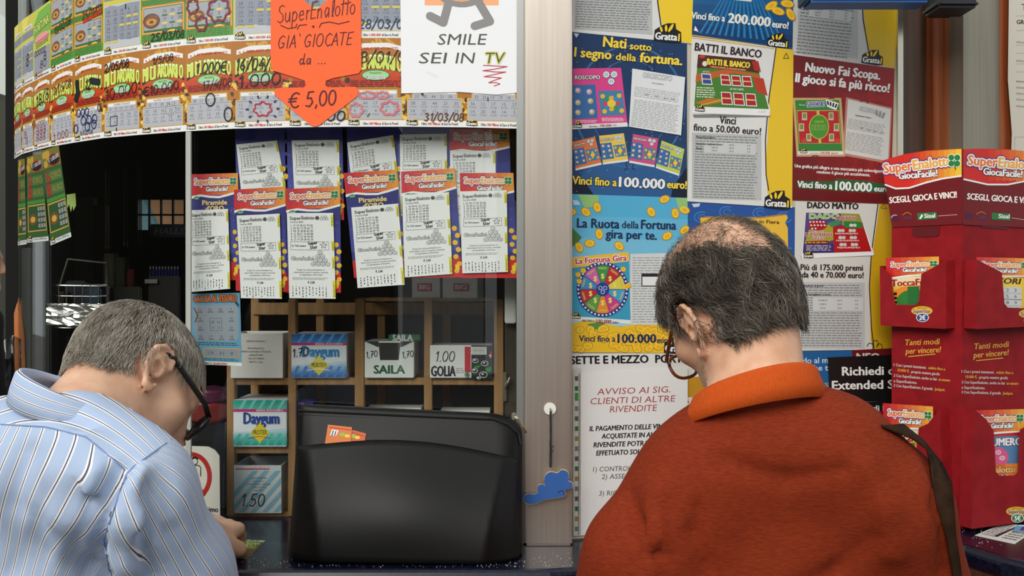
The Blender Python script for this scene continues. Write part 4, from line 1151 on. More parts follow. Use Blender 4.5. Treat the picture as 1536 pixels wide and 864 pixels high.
g = G(); d = 2.16
g.prism([at(22, 560, d), at(21, 470, d), at(28, 446, d), at(36, 500, d), at(38, 560, d), Vector((at(38, 0, d).x, d, GZ0 + .001)), Vector((at(22, 0, d).x, d, GZ0 + .001))], (0, .008, 0), noise_mat('tan_board', (176, 98, 44), (196, 118, 58), nscale=12, rough=.6))
tag(g.build('pointed_board'), 'narrow tan pointed board standing at the rounded end of the glass', 'board')
V, F = [], []
for j in range(9):
    for i in range(9):
        x = at(9 + 23 * i / 8, 0, 1.90).x; z = GZ0 + .001 + (at(0, 507 + 4 * math.sin(i), 1.90).z - GZ0) * j / 8
        V.append((x, 1.895 + .012 * math.sin(i * 1.7 + j * .3), z))
for j in range(8):
    for i in range(8): a = j * 9 + i; F.append((a, a + 1, a + 10, a + 9))
o = mk('plastic_sleeve', V, F, glass_mat('cloudy_plastic', (.62, .63, .60), 1), None, None, True); o.modifiers.new('thickness', 'SOLIDIFY').thickness = .001
tag(o, 'crumpled clear plastic sleeve standing at the far left of the counter', 'sleeve')
# ------------------------------------------------------------------ the briefcase
LEATHER = noise_mat('black_leather', (9, 8, 8), (15, 14, 13), nscale=300, detail=2, rough=0.42, spec=0.26, bump=.03)
BY = 1.648
def outline_u(v):
    """left and right edge of the case at height v (0 foot .. 1 top), photo columns"""
    l = 434 + 15 * v
    r = 783
    if v > .86:
        t = (v - .86) / .14; r = 783 - 42 * (1 - math.sqrt(max(0, 1 - t * t)))
    return l, r
def case_pt(u, v, front=True, extra=0.0):
    l, r = outline_u(v)
    px = l + (r - l) * u
    ytop = 606 + 14 * u; ybot = 836 + 8 * u
    py = ybot + (ytop - ybot) * v
    # thickness: fat at the foot, thin at the zip
    e = min(1.0, min(u, 1 - u) / .10); e = math.sqrt(max(0, 1 - (1 - e) ** 2))
    ev = min(1.0, v / .06); ev = math.sqrt(max(0, 1 - (1 - ev) ** 2))
    th = (.046 - .034 * v) * e * ev + .004
    bulge = .012 * math.exp(-((u - .5) / .28) ** 2 - ((v - .45) / .3) ** 2)
    d = BY + .028 + .06 * v
    off = -(th + bulge) if front else th * .35
    p = at(px, py, d); p.z = max(p.z, GZ0 + .0012)
    return Vector((p.x, p.y + off - (extra if front else -extra), p.z))
NU, NV = 56, 40
V, F = [], []
for fr in (True, False):
    for j in range(NV + 1):
        for i in range(NU + 1): V.append(case_pt(i / NU, j / NV, fr))
M_ = (NU + 1) * (NV + 1)
for j in range(NV):
    for i in range(NU):
        a = j * (NU + 1) + i
        F.append((a, a + 1, a + NU + 2, a + NU + 1)); F.append((M_ + a, M_ + a + NU + 1, M_ + a + NU + 2, M_ + a + 1))
for i in range(NU):
    F.append((i + 1, i, M_ + i, M_ + i + 1)); a = NV * (NU + 1) + i; F.append((a, a + 1, M_ + a + 1, M_ + a))
for j in range(NV):
    a = j * (NU + 1); F.append((a, a + NU + 1, M_ + a + NU + 1, M_ + a)); b = a + NU; F.append((b + NU + 1, b, M_ + b, M_ + b + NU + 1))
case = mk('briefcase', V, F, LEATHER, None, None, True)
tag(case, 'black leather zip briefcase standing on the counter against the window', 'briefcase')
def pocket_v(u): return .735 + .085 * math.sin(math.pi * min(1, max(0, (u - .0) / 1.0))) ** 1.0 - .03 * u
V, F = [], []
NP = 24
for l in (0.0, 1.0):
    for j in range(NP + 1):
        for i in range(NU + 1):
            u = .012 + .976 * i / NU; v = .03 + (pocket_v(u) - .03) * j / NP
            w = j / NP
            # slack in the pocket, pulled tight to both upper corners
            tight = min(1, (1 - abs(2 * u - 1)) / (.10 + .30 * (1 - w) * .6 + .05))
            sl = .0045 + .030 * (tight ** 1.6) * math.sin(math.pi * (.18 + .74 * w)) * (1 - .3 * w)
            V.append(case_pt(u, v, True, sl if l == 0 else -.002))
M_ = (NU + 1) * (NP + 1)
for j in range(NP):
    for i in range(NU):
        a = j * (NU + 1) + i
        F.append((a, a + 1, a + NU + 2, a + NU + 1)); F.append((M_ + a, M_ + a + NU + 1, M_ + a + NU + 2, M_ + a + 1))
for i in range(NU):
    F.append((i + 1, i, M_ + i, M_ + i + 1)); a = NP * (NU + 1) + i; F.append((a, a + 1, M_ + a + 1, M_ + a))
for j in range(NP):
    a = j * (NU + 1); F.append((a, a + NU + 1, M_ + a + NU + 1, M_ + a)); b = a + NU; F.append((b + NU + 1, b, M_ + b, M_ + b + NU + 1))
pk = mk('front_pocket', V, F, LEATHER, None, case, True)
q = G(); STI = mat((70, 62, 54), .7)
for k in range(90):
    u = .02 + .96 * k / 90; u2 = u + .006
    q.tube([case_pt(u, pocket_v(u) - .018, True, .0055 + .001), case_pt(u2, pocket_v(u2) - .018, True, .0055 + .001)], .0005, STI, 4)
sti = q.build('stitching', pk)
q = G(); pts = [case_pt(u, .965, True, .0015) for u in [.01 + .9 * k / 40 for k in range(41)]] + [case_pt(.955, .93, True, .002), case_pt(.985, .87, True, .002), case_pt(.994, .8, True, .002)]
q.tube(pts, .0022, mat((18, 18, 18), .5), 6); 
pts2 = [p + Vector((0, 0, -.007)) for p in pts[:41]] + [p + Vector((-.006, 0, -.003)) for p in pts[41:]]
q.tube(pts2, .0013, mat((30, 28, 27), .5), 6)
zp = q.build('zip', case)
q = G(); ZM = mat((214, 204, 176), .2, .9)
a = at(771, 624, BY + .02)
q.box(a + Vector((-.004, -.004, -.006)), a + Vector((.004, .002, .006)), ZM, .0015)
pl = q.build('zip_slider', case)
q = G(); q.tube([a, a + Vector((.006, -.006, -.004)), a + Vector((.014, -.006, -.018)), a + Vector((.020, -.003, -.027))], .0030, ZM, 6); q.build('zip_pull', case)
def minicard(pts, lift, c, lb):
    p, p2 = case_pt(.2, .95, True, .0035), case_pt(.2, .74, True, .0035)
    s = Sheet(p, (0, -(p.z - p2.z), p.y - p2.y), None, lift)
    s.base(pts, c, .0004)
    (x0, y0), (x1, y1) = pts[0], pts[1]
    s.line([(x0 + 3, y0 + 4), (x1 - 2, y1 + 4)], 2.2, (196, 60, 24), 1)
    s.poly([(x0 + 6, y0 + 7), (x0 + 16, y0 + 9), (x0 + 12, y0 + 17), (x0 + 3, y0 + 16)], WHITE, 1)
    s.line([(x0 + 8, y0 + 9), (x0 + 6, y0 + 16)], 1.6, INK, 2); s.line([(x0 + 12, y0 + 10), (x0 + 10, y0 + 16)], 1.6, INK, 2)
    s.ell(x0 + 22, y0 + 15, 5, 3, (150, 190, 60), 1, 10); s.ell(x0 + 29, y0 + 17, 4, 2.4, YEL, 1, 10)
    tag(s.build('scratch_ticket'), lb, 'ticket')
minicard([(492, 637), (528, 641), (526, 672), (487, 668)], .0002, (222, 120, 50), 'orange scratch ticket poking out of the briefcase pocket, in front')
minicard([(507, 639), (549, 650), (545, 672), (502, 668)], -.0014, (206, 96, 40), 'orange scratch ticket fanned behind another in the briefcase pocket')

# ------------------------------------------------------------------ on the pillar
g = G(); c = at(825, 613, 1.735)
g.tube([c + Vector((0, .0005, 0)), c + Vector((0, -.002, 0))], .0105, mat((232, 230, 220), .4), 24)
e = g.build('hook_disc'); tag(e, 'round white adhesive hook on the steel pillar', 'hook')
g = G(); g.tube([c + Vector((0, -.002, 0)), c + Vector((0, -.007, .001)), c + Vector((.001, -.008, -.004))], .0012, mat((120, 116, 110), .3, .8), 6); g.build('hook_pin', e)
orn = empty('cloud_tag', at(826, 730, 1.728)); tag(orn, 'blue wooden cloud hanging from a black cord on the pillar', 'tag')
q = G()
for sx in (-.0009, .0009):
    pts = [at(826, 616, 1.7275)] + [at(826 + random.uniform(-.4, .4), 620 + k * 9, 1.7275) for k in range(1, 10)]
    q.tube([p + Vector((sx, 0, 0)) for p in pts], .0011, mat((40, 36, 36), .8), 5)
q.tube([at(826, 672, 1.727), at(831, 669, 1.727)], .0008, mat((40, 36, 36), .8), 5); q.tube([at(827, 673, 1.727), at(829, 678, 1.727)], .0008, mat((40, 36, 36), .8), 5)
q.build('cord', orn)
bumps = [(785, 752), (786, 744), (793, 741), (800, 742), (806, 739), (806, 730), (812, 726), (818, 728), (816, 720), (819, 711), (827, 707), (836, 709), (843, 704), (852, 707), (854, 716), (853, 721), (859, 724), (859, 731), (853, 734), (848, 735), (848, 742), (844, 746), (830, 748), (818, 750), (806, 755), (793, 757)]
sm = []
for i in range(len(bumps)):
    p0, p1, p2, p3 = [bumps[(i + k) % len(bumps)] for k in (-1, 0, 1, 2)]
    for t in (0, .33, .66):
        sm.append(tuple(.5 * (2 * p1[j] + (p2[j] - p0[j]) * t + (2 * p0[j] - 5 * p1[j] + 4 * p2[j] - p3[j]) * t * t + (3 * p1[j] - p0[j] - 3 * p2[j] + p3[j]) * t ** 3) for j in (0, 1)))
q = G(); q.prism([at(x, y, 1.724) for x, y in sm], (0, .006, 0), mat((176, 158, 122), .6)); q.build('plywood', orn)
s = Sheet((0, 1.724, 0), GN, None, .0004); s.poly([(822 + (x - 822) * .975, 732 + (y - 732) * .96) for x, y in sm], (48, 92, 160), 1)
s.ring(842, 740, 5, 4.5, 1.2, (20, 34, 70), 2, 14, 0, 170, 400); s.build('blue_face', orn)

# ------------------------------------------------------------------ on the counter
CZ = GZ0 + .0006
class Flat(Sheet):
    """paper lying on the counter"""
    def __init__(s, z, xf=None): Sheet.__init__(s, (0, 0, z), (0, 0, 1), xf)
s = Flat(CZ, bil([(300, 806), (398, 811), (371, 838), (280, 830)], 100, 100))
s.base([(0, 0), (100, 0), (100, 100), (0, 100)], PAPER)
s.rect(0, 8, 100, 100, (112, 84, 40), 1); s.rect(0, 0, 100, 8, PAPER, 1); s.greek(4, 2, 96, 7, 1, INK, 2, 0, .7)
s.rect(30, 14, 96, 46, (150, 200, 60), 2); s.text('MILIARDARIO', 32, 42, 22, (220, 236, 130), 3, w=62, out=(30, 60, 20), ow=2)
s.greek(20, 54, 96, 94, 5, (150, 60, 30), 2, 0, .5)
tag(s.build('scratch_ticket'), 'scratch ticket lying on the counter under the writing hand', 'ticket')
s = Flat(CZ, bil([(1505, 785), (1560, 790), (1522, 816), (1462, 803)], 100, 100))
s.base([(0, 0), (100, 0), (100, 100), (0, 100)], (206, 204, 196))
s.poly([(44, 10), (52, 10), (46, 84), (36, 84)], INK, 2); s.greek(6, 8, 40, 90, 9, (120, 118, 116), 2); s.greek(56, 8, 96, 90, 7, (110, 108, 106), 2)
tag(s.build('betting_slip'), 'white printed slip lying on the counter at the foot of the red display', 'slip')
s = Flat(CZ + .0012, bil([(1526, 787), (1575, 787), (1566, 800), (1518, 797)], 100, 100))
s.base([(0, 0), (100, 0), (100, 100), (0, 100)], (96, 140, 180)); s.rect(20, 30, 60, 80, (60, 50, 100), 1); s.rect(6, 8, 96, 22, (196, 210, 220), 1)
tag(s.build('card'), 'blue card lying on the white slip at the foot of the red display', 'card')
g = G(); CR_ = mat((206, 204, 196), .7)
for k in range(520):
    if k < 420: x, y = random.uniform(-.48, .10), random.gauss(1.625, .03)
    else: x, y = random.uniform(.80, 1.0), random.uniform(1.72, 1.86)
    if y < 1.60 and k < 420: y = random.uniform(1.605, 1.66)
    if k >= 420 and (x - .80) * 1.2 > (y - 1.66): continue
    r = random.uniform(.0003, .0012); a = random.random() * 6
    g.add([(x + r * math.cos(a + q_), y + r * math.sin(a + q_), GZ0 + .0003) for q_ in (0, 2.1, 4.2)] + [(x, y, GZ0 + .0003 + r)], [(0, 1, 3), (1, 2, 3), (2, 0, 3), (2, 1, 0)], CR_)
tag(g.build('crumbs'), 'silver scratch crumbs strewn along the dark counter', 'crumbs', kind='stuff')
# ------------------------------------------------------------------ posters on the board (drawing units: photo pixels projected on the board plane)
BP = Vector((.1056, 1.78, 0))
def poster(lift): 
    s = Sheet(BP, BN, None, .0006 + lift); s.rough = .42
    return s
GREYP, GREYT = (190, 192, 190), (130, 132, 132)
def grey_panel(s, x0, y0, x1, y1, rows, slope, heads=True, table=None):
    q = [(x0, y0), (x1, y0 + (x1 - x0) * slope), (x1, y1 + (x1 - x0) * slope * .6), (x0, y1)]
    s.quad(q, GREYP, 2)
    ang = math.degrees(math.atan(slope))
    s.greek(x0 + 5, y0 + 4, x1 - 4, y1 - 1 + (x1 - x0) * slope * .3, rows, GREYT, 3, ang * .85, .38, .06, 6)
    if table:
        tx, ty, tw, th = table
        s.rect(tx, ty, tx + tw, ty + th, (206, 208, 206), 4, ang)
        for r in range(3):
            for c, t in enumerate(('50.000 €', '100 €', '4 €') if r == 0 else ('1.000 €', '50 €', '3 €') if r == 1 else ('750 €', '20 €', '2 €')):
                p = rotpts([(tw * (.2 + .33 * c), th * (.28 + .29 * r))], tx, ty, ang)[0]
                s.text(t, p[0], p[1], 2.4, INK, 5, al='c', ang=ang)

# Nati sotto il segno della fortuna
s = poster(.0004)
s.base([(857, 48), (1030, 65), (1030, 297), (856, 291)], (28, 58, 98))
s.grad([(857, 48), (1030, 65), (1030, 297), (856, 291)], (26, 54, 96), (34, 68, 110), 3, 1, True)
s.poly([(860, 291), (875, 255), (930, 232), (990, 240), (1026, 262), (1030, 297)], (44, 92, 146), 2)
s.poly([(857, 262), (880, 278), (890, 292), (857, 291)], (14, 24, 48), 2); s.poly([(1030, 250), (1008, 282), (1006, 296), (1030, 297)], (14, 24, 48), 2)
s.ring(944, 160, 84, 92, 3, (58, 104, 156), 2, 40); s.ring(944, 160, 60, 70, 1.2, (60, 110, 160), 2, 40)
for k in range(90):
    x, y = random.uniform(858, 1028), random.uniform(66, 288); s.ell(x, y, .7, .7, (150, 186, 220), 3, 5)
for cx, cy in ((944, 247), (976, 100), (900, 96)):
    s.ring(cx, cy, 6, 6, 1.3, (18, 38, 72), 3, 16, 0, 130, 410); s.line([(cx - 8, cy + 8), (cx - 3, cy + 5)], 1.3, (18, 38, 72), 3); s.line([(cx + 8, cy + 8), (cx + 3, cy + 5)], 1.3, (18, 38, 72), 3)
YT = (250, 218, 70)
s.text('Nati', 904, 70, 15, YT, 5, w=34, ang=5, b=.05, out=(16, 30, 60), ow=1.4); s.text('sotto', 944, 74, 10.5, YT, 5, w=32, ang=5, b=.04, out=(16, 30, 60), ow=1.2)
s.text('l segno', 861, 85, 14, YT, 5, w=55, ang=4.5, b=.05, out=(16, 30, 60), ow=1.4); s.text('della', 923, 90, 10.5, YT, 5, w=30, ang=4.5, b=.03, out=(16, 30, 60), ow=1.2)
s.text('fortuna.', 959, 93, 14, YT, 5, w=63, ang=4.5, b=.06, out=(16, 30, 60), ow=1.4)
s.poly([(860, 50), (868, 51), (864, 57)], (206, 214, 230), 3)
def oroscopo(s, q, c, big):
    L = lambda x, y: bil(q, 100, 110)(x, y)
    P = lambda pts: [L(*p) for p in pts]
    s.poly(P([(0, 0), (100, 0), (100, 110), (0, 110)]), PAPER, 3)
    s.poly(P([(0, 0), (100, 0), (100, 102), (0, 102)]), c, 4)
    s.poly(P([(0, 30), (45, 30), (47, 92), (0, 92)]), (56, 110, 168), 5); s.poly(P([(50, 42), (96, 42), (98, 88), (53, 88)]), (70, 132, 168), 5)
    k = (q[1][0] - q[0][0]) / 100
    ang = math.degrees(math.atan2(q[1][1] - q[0][1], q[1][0] - q[0][0]))
    x, y = L(4, 20); s.text('OROSCOPO' if not big else 'ROSCOPO', x, y, 8 * k, WHITE, 7, w=52 * k, ang=ang, b=.04, out=(60, 40, 60), ow=.9 * k + .2)
    for a, b in ((68, 12), (84, 12), (77, 25)):
        x, y = L(a, b); s.ell(x, y, 7.5 * k, 7.5 * k, (226, 236, 240), 6, 14); s.ring(x, y, 7.5 * k, 7.5 * k, .9 * k, (70, 120, 140), 7, 14); s.ring(x, y, 3.4 * k, 3 * k, .9 * k, (70, 90, 110), 7, 10)
    for a, b in ((10, 40), (32, 43), (10, 62), (34, 60), (10, 80), (36, 80)):
        x, y = L(a, b); s.ell(x, y, 6 * k, 6 * k, (206, 160, 176) if b < 60 else (196, 176, 120), 6, 14); s.ell(x - k, y - k, 3 * k, 3 * k, (240, 220, 214), 7, 10)
    x, y = L(74, 66); 
    for t in range(8):
        a = t * math.pi / 4; s.ell(x + 12 * k * math.cos(a), y + 11 * k * math.sin(a), 5.5 * k, 5.5 * k, [(214, 60, 120), (50, 150, 90), (230, 180, 60), (60, 140, 200)][t % 4], 6, 10)
    s.ell(x, y, 9 * k, 8 * k, (246, 206, 60), 7, 14)
    for a, b in ((58, 52), (90, 52), (60, 80), (92, 80)):
        xx, yy = L(a, b); s.ell(xx, yy, 5 * k, 5 * k, (232, 190, 60), 6, 10)
    if big:
        for k_ in range(4): x, y = L(4, 94 + k_ * 2); 
        s.greek(*L(6, 94), *L(46, 101), 3, WHITE, 5, 0, .4, .1, 4); s.greek(*L(54, 92), *L(96, 101), 3, WHITE, 5, 0, .4, .1, 4)
        x, y = L(30, 108); s.text('VINCI FINO A', x, y, 2.0, INK, 5, w=14, ang=ang, b=.03); x, y = L(50, 108); s.text('100.000', x, y, 3.6, (170, 30, 40), 5, w=17, ang=ang, b=.05); x, y = L(73, 107.5); s.text('EURO', x, y, 2, INK, 5, w=6, ang=ang)
        x, y = L(2, 106); gratta(s, x, y, 12, 0, 6)
oroscopo(s, [(859, 103), (931, 102), (941, 190), (858, 194)], (226, 70, 140), True)
oroscopo(s, [(858, 213), (892, 205), (902, 247), (863, 256)], (226, 120, 60), False)
oroscopo(s, [(898, 204), (935, 200), (942, 242), (904, 247)], (236, 200, 84), False)
oroscopo(s, [(949, 201), (987, 208), (981, 251), (943, 244)], (214, 80, 130), False)
oroscopo(s, [(992, 211), (1026, 224), (1018, 264), (983, 252)], (196, 206, 90), False)
q = [(948, 103), (1027, 116), (1021, 203), (943, 190)]
s.quad([(950, 105), (1029, 118), (1023, 205), (945, 192)], (18, 36, 66), 3); s.quad(q, (230, 232, 232), 4)
s.text('OROSCOPO', 985, 119, 7.5, (206, 208, 212), 6, w=44, ang=8, al='c', b=.04, out=(150, 152, 158), ow=.5)
s.text('REGOLAMENTO', 986, 127, 2.2, (150, 90, 90), 6, w=18, ang=8, al='c')
s.greek(952, 130, 1022, 146, 6, (176, 178, 178), 5, 8.5, .36, .08, 6); s.greek(951, 149, 1022, 190, 17, (170, 172, 172), 5, 8.5, .38, .1, 7)
for a, b in ((967, 141), (982, 144), (995, 147), (1006, 148)): s.text('50 €', a, b + 2, 2.4, INK, 6, w=5, ang=8)
s.text('Vinci fino a', 858, 276, 12, YT, 5, w=66, ang=3, b=.04, out=(10, 20, 44), ow=1.3); s.text('100.000', 928, 280, 14.5, WHITE, 5, w=68, ang=3, b=.06, out=(10, 20, 44), ow=1.4); s.text('euro!', 1000, 282, 11.5, YT, 5, w=29, ang=3, b=.05, out=(10, 20, 44), ow=1.3)
tag(s.build('lottery_poster'), 'dark blue zodiac lottery poster headed Nati sotto il segno della fortuna', 'poster', 'posters on the board')

# sheet above it
s = poster(.0008)
s.base([(859, -40), (1040, -40), (1037, 66), (1030, 65), (858, 48)], (226, 226, 222))
s.poly([(986, -40), (1040, -40), (1037, 65), (1010, 61), (992, 35), (986, 0)], YEL, 2); s.line([(983, -40), (986, 5), (991, 40)], 1.8, BLACK, 3)
s.quad([(861, -40), (977, -40), (978, 52), (861, 44)], GREYP, 2); s.greek(864, -2, 976, 43, 12, GREYT, 3, 2.6, .38, .05, 7)
gratta(s, 982, 59, 36, 4, 4)
tag(s.build('lottery_poster'), 'white lottery poster with grey small print above the zodiac poster', 'poster', 'posters on the board')

# Vinci fino a 200.000 euro
s = poster(.0010)
s.base([(1040, -40), (1190, -40), (1188, 74), (1037, 54)], (30, 96, 150))
s.grad([(1040, -40), (1190, -40), (1188, 72), (1037, 52)], (40, 120, 176), (14, 56, 104), 6, 1, True)
for k in range(14): s.poly([(1114 + (k - 7) * 3, -20), (1114 + (k - 7) * 3 + 1, -20), (1114 + (k - 6.6) * 9.5, 50 + k), (1114 + (k - 7) * 9.5, 50 + k)], (44, 128, 184), 2)
s.line([(1037, 53), (1150, 70)], 1.5, (220, 170, 60), 3)
s.quad([(1076, -40), (1140, -40), (1126, 3), (1078, -2)], (226, 226, 224), 3)
for x, y, a in ((1156, 9, -30), (1166, 17, 20), (1180, 6, 10), (1185, 22, 60)): coin(s, x, y, 11, 6, a, 4)
s.text('Vinci fino a', 1036, 28, 10, (236, 238, 226), 5, w=50, ang=5.5, b=.04); s.text('200.000', 1091, 34, 14, (240, 240, 226), 5, w=63, ang=6, b=.06); s.text('euro!', 1157, 41, 10, (240, 240, 226), 5, w=24, ang=6, b=.05)
s.poly([(1040, 46), (1047, 48), (1042, 39)], WHITE, 3)
gratta(s, 1151, 68, 28, 6, 5)
tag(s.build('lottery_poster'), 'blue lottery poster reading Vinci fino a 200.000 euro at the top', 'poster', 'posters on the board')

# sheet at the top right
s = poster(.0006)
s.base([(1189, -40), (1351, -40), (1341, 104), (1187, 82)], (214, 213, 208))
s.poly([(1290, -40), (1351, -40), (1341, 103), (1322, 98), (1300, 70), (1295, 20)], (232, 192, 36), 2); s.line([(1290, -40), (1294, 30), (1302, 76)], 1.6, BLACK, 3)
grey_panel(s, 1196, 4, 1286, 80, 15, .13, True, (1214, 10, 64, 15))
gratta(s, 1293, 93, 28, 6, 4)
tag(s.build('lottery_poster'), 'white and yellow lottery poster above the red one', 'poster', 'posters on the board')

# Batti il banco
s = poster(.0016)
s.base([(1037, 55), (1189, 75), (1187, 312), (1030, 302)], (226, 226, 222))
s.poly([(1164, 72), (1189, 75), (1187, 309), (1166, 306), (1150, 290), (1148, 240), (1153, 150)], (236, 196, 40), 1); s.line([(1163, 72), (1152, 150), (1147, 210), (1148, 262), (1152, 286)], 1.7, (60, 24, 30), 2)
s.line([(1037, 57), (1160, 73)], 1.3, (220, 180, 60), 2)
s.text('BATTI IL BANCO', 1041, 76, 11.5, (56, 26, 36), 4, w=100, ang=6.5, b=.05)
for pts in ([(1174, 88), (1178, 80), (1182, 88)],): s.line(pts, 1.2, (120, 90, 20), 3, True)
s.poly([(1040, 177), (1155, 176), (1152, 170), (1038, 172)], (130, 128, 122), 2)
s.poly([(1046, 81), (1132, 89), (1154, 165), (1153, 174), (1038, 170)], WHITE, 3)
s.poly([(1046, 82), (1132, 90), (1152, 164), (1040, 160)], (72, 128, 44), 4)
s.poly([(1046, 82), (1132, 90), (1138, 110), (1100, 104), (1044, 102)], (84, 34, 22), 5)
s.poly([(1043, 112), (1090, 104), (1136, 112), (1140, 118), (1100, 110), (1042, 124)], (196, 96, 40), 5); s.poly([(1041, 155), (1060, 148), (1100, 150), (1060, 158)], (196, 116, 40), 5); s.line([(1050, 158), (1090, 148)], 1, (220, 200, 80), 6)
s.poly([(1128, 116), (1144, 118), (1150, 144), (1134, 138)], (190, 60, 30), 5); s.poly([(1126, 92), (1136, 92), (1140, 108), (1130, 106)], (176, 44, 34), 6)
s.ell(1052, 85.5, 4.5, 2.4, (206, 60, 50), 6, 12); s.ell(1056, 96, 4, 4, (230, 226, 216), 6, 10)
s.text('BATTI IL BANCO', 1059, 97, 8.5, (238, 220, 70), 7, w=64, ang=5, b=.07, out=(70, 40, 20), ow=.8)
s.poly([(1063, 99), (1118, 104.5), (1118, 107), (1063, 102)], (190, 30, 30), 7); s.text('VINCI FINO A 50.000 EURO', 1065, 101.5, 2, (250, 230, 160), 8, w=52, ang=5.5)
def card(x, y, w, h, c, sk=3):
    s.poly([(x, y), (x + w, y + .8), (x + w + sk, y + h + .8), (x + sk * .5, y + h)], WHITE, 6); s.poly([(x + 1.2, y + 1.2), (x + w - 1, y + 2), (x + w + sk - 1.4, y + h - .6), (x + sk * .5 + 1.2, y + h - 1.2)], c, 7)
    s.poly([(x + 1.6, y + h * .45), (x + w + .4, y + h * .45 + .8), (x + w + .6, y + h * .6), (x + 2, y + h * .56)], (220, 196, 130), 8)
card(1050.5, 110.5, 14, 16.5, (58, 74, 150))
for k in range(3): card(1079 + k * 16.2, 112 + k * 1.1, 13.5, 16, (178, 28, 34)); card(1080 + k * 18.2, 138 + k * 1.2, 15, 19, (178, 28, 34))
s.text('BANCO', 1053, 109, 2.2, WHITE, 6, w=10); s.text('LE TUE CARTE', 1094, 135, 2.6, WHITE, 6, w=20, ang=3, b=.03); s.greek(1044, 131, 1072, 148, 5, (226, 226, 206), 6, 2, .45, .1, 5)
gratta(s, 1042, 166, 13, 3, 6); s.text('1  2  3', 1137, 169, 2.4, (90, 90, 90), 6, w=9)
s.text('Vinci', 1078, 185, 11, (40, 26, 34), 4, w=24, ang=4.5, b=.04); s.text('fino a 50.000 euro!', 1039, 196, 10, (40, 26, 34), 4, w=101, ang=3.6, b=.04)
grey_panel(s, 1037, 199, 1141, 298, 24, .04, True, (1055, 213, 78, 16))
s.text('Meccanica di gioco', 1043, 207, 2.8, INK, 5, w=28, ang=2, b=.03); s.text('Costo del biglietto: 2 euro', 1043, 217, 2.8, INK, 6, w=40, ang=2, b=.03); s.text('Premi', 1043, 224, 2.8, INK, 6, w=9, ang=2, b=.03)
gratta(s, 1147, 309, 34, 3, 4)
tag(s.build('lottery_poster'), 'white and yellow poster headed BATTI IL BANCO with red playing cards', 'poster', 'posters on the board')

# Nuovo Fai Scopa
s = poster(.0010)
RP = (146, 14, 20)
s.base([(1187, 82), (1341, 103), (1335, 306), (1188, 300)], RP)
s.grad([(1187, 82), (1341, 103), (1335, 306), (1188, 300)], (108, 16, 16), (160, 18, 22), 4, 1)
for x in range(1198, 1336, 24):
    for y in range(126, 300, 22):
        s.ring(x, y + (x - 1187) * .08, 8, 6, 1.6, (118, 14, 18), 2, 14); s.ell(x, y + (x - 1187) * .08, 3, 2, (118, 14, 18), 2, 8)
s.poly([(1188, 284), (1336, 292), (1335, 305), (1188, 299)], (104, 10, 16), 2)
s.text('Nuovo Fai Scopa.', 1207, 107, 13, WHITE, 5, w=112, ang=6.5, b=.06); s.text('Il gioco si fa più ricco!', 1192, 123, 13, WHITE, 5, w=141, ang=6.5, b=.06)
q = [(1190, 149), (1259, 149), (1264, 232), (1196, 232)]
s.poly([(1188, 147), (1261, 147), (1267, 235), (1194, 235)], (206, 160, 120), 2)
L = bil(q, 100, 120); P = lambda pts: [L(*p) for p in pts]
s.poly(P([(0, 0), (100, 0), (100, 120), (0, 120)]), (206, 176, 90), 3); s.poly(P([(2, 2), (98, 2), (98, 112), (2, 112)]), (52, 128, 48), 4)
s.poly(P([(4, 24), (96, 24), (96, 96), (4, 96)]), (206, 180, 90), 5); s.poly(P([(5, 25.5), (47, 25.5), (47, 95), (5, 95)]), (186, 26, 28), 6); s.poly(P([(53, 25.5), (95, 25.5), (95, 95), (53, 95)]), (186, 26, 28), 6)
x, y = L(50, 60); s.ell(x, y, 15, 18.5, (214, 196, 80), 7, 24); s.ell(x, y, 14, 17.5, (70, 146, 40), 8, 24)
for k in range(4): s.rect(x - 11 + k * 5.6, y - 3, x - 6.6 + k * 5.6, y + 5, (150, 186, 70), 9); s.rect(x - 10.4 + k * 5.6, y - 2.4, x - 7.2 + k * 5.6, y + 4.4, (96, 140, 60), 10)
s.text('CARTE', x, y - 6, 3, (210, 200, 60), 9, w=14, al='c')
for a, b in ((20, 36), (12, 60), (26, 82), (78, 36), (88, 60), (76, 82)):
    x, y = L(a, b); s.rect(x - 3.6, y - 4.8, x + 3.6, y + 4.8, (226, 226, 206), 7); s.rect(x - 2.8, y - 4, x + 2.8, y + 4, (130, 140, 50), 8); s.rect(x - 4, y + 5.2, x + 4, y + 6.6, (220, 190, 190), 7)
for a in (15, 88): x, y = L(a, 90); s.ell(x, y, 4.6, 3.2, (206, 60, 50), 8, 12)
x, y = L(27, 17); s.text('SCOPA!', x, y, 7.5, (60, 70, 150), 6, w=26, ang=-2, b=.05, out=WHITE, ow=.9); x, y = L(10, 17); s.text('Nuovo', x, y - 2, 2.5, WHITE, 6, w=9)
for k in range(4): x, y = L(72 + k * 6, 7 + k * 2); s.poly(rotpts([(-2, -4), (3, -4), (3, 7), (-2, 7)], x, y, -14 + 12 * k), WHITE, 7 + k % 2); s.poly(rotpts([(-1, -2), (1.6, -2), (1.6, 4), (-1, 4)], x, y, -14 + 12 * k), INK, 9)
s.poly(P([(0, 113), (100, 113), (100, 120), (0, 120)]), PAPER, 5); x, y = L(26, 119); s.text('VINCI FINO A', x, y, 2.2, INK, 6, w=15); s.text('100.000 euro!', x + 16, y, 3.4, RED, 6, w=26, b=.04); x, y = L(5, 116); gratta(s, x, y, 10, 0, 6)
q = [(1271, 149), (1335, 164), (1331, 242), (1266, 230)]
s.poly([(1268, 146), (1337, 162), (1333, 246), (1263, 233)], (190, 130, 110), 2); s.quad(q, (214, 212, 206), 3)
s.text('SCOPA!', 1288, 166, 6.5, (206, 206, 202), 5, w=24, ang=12, out=(160, 158, 154), ow=.5)
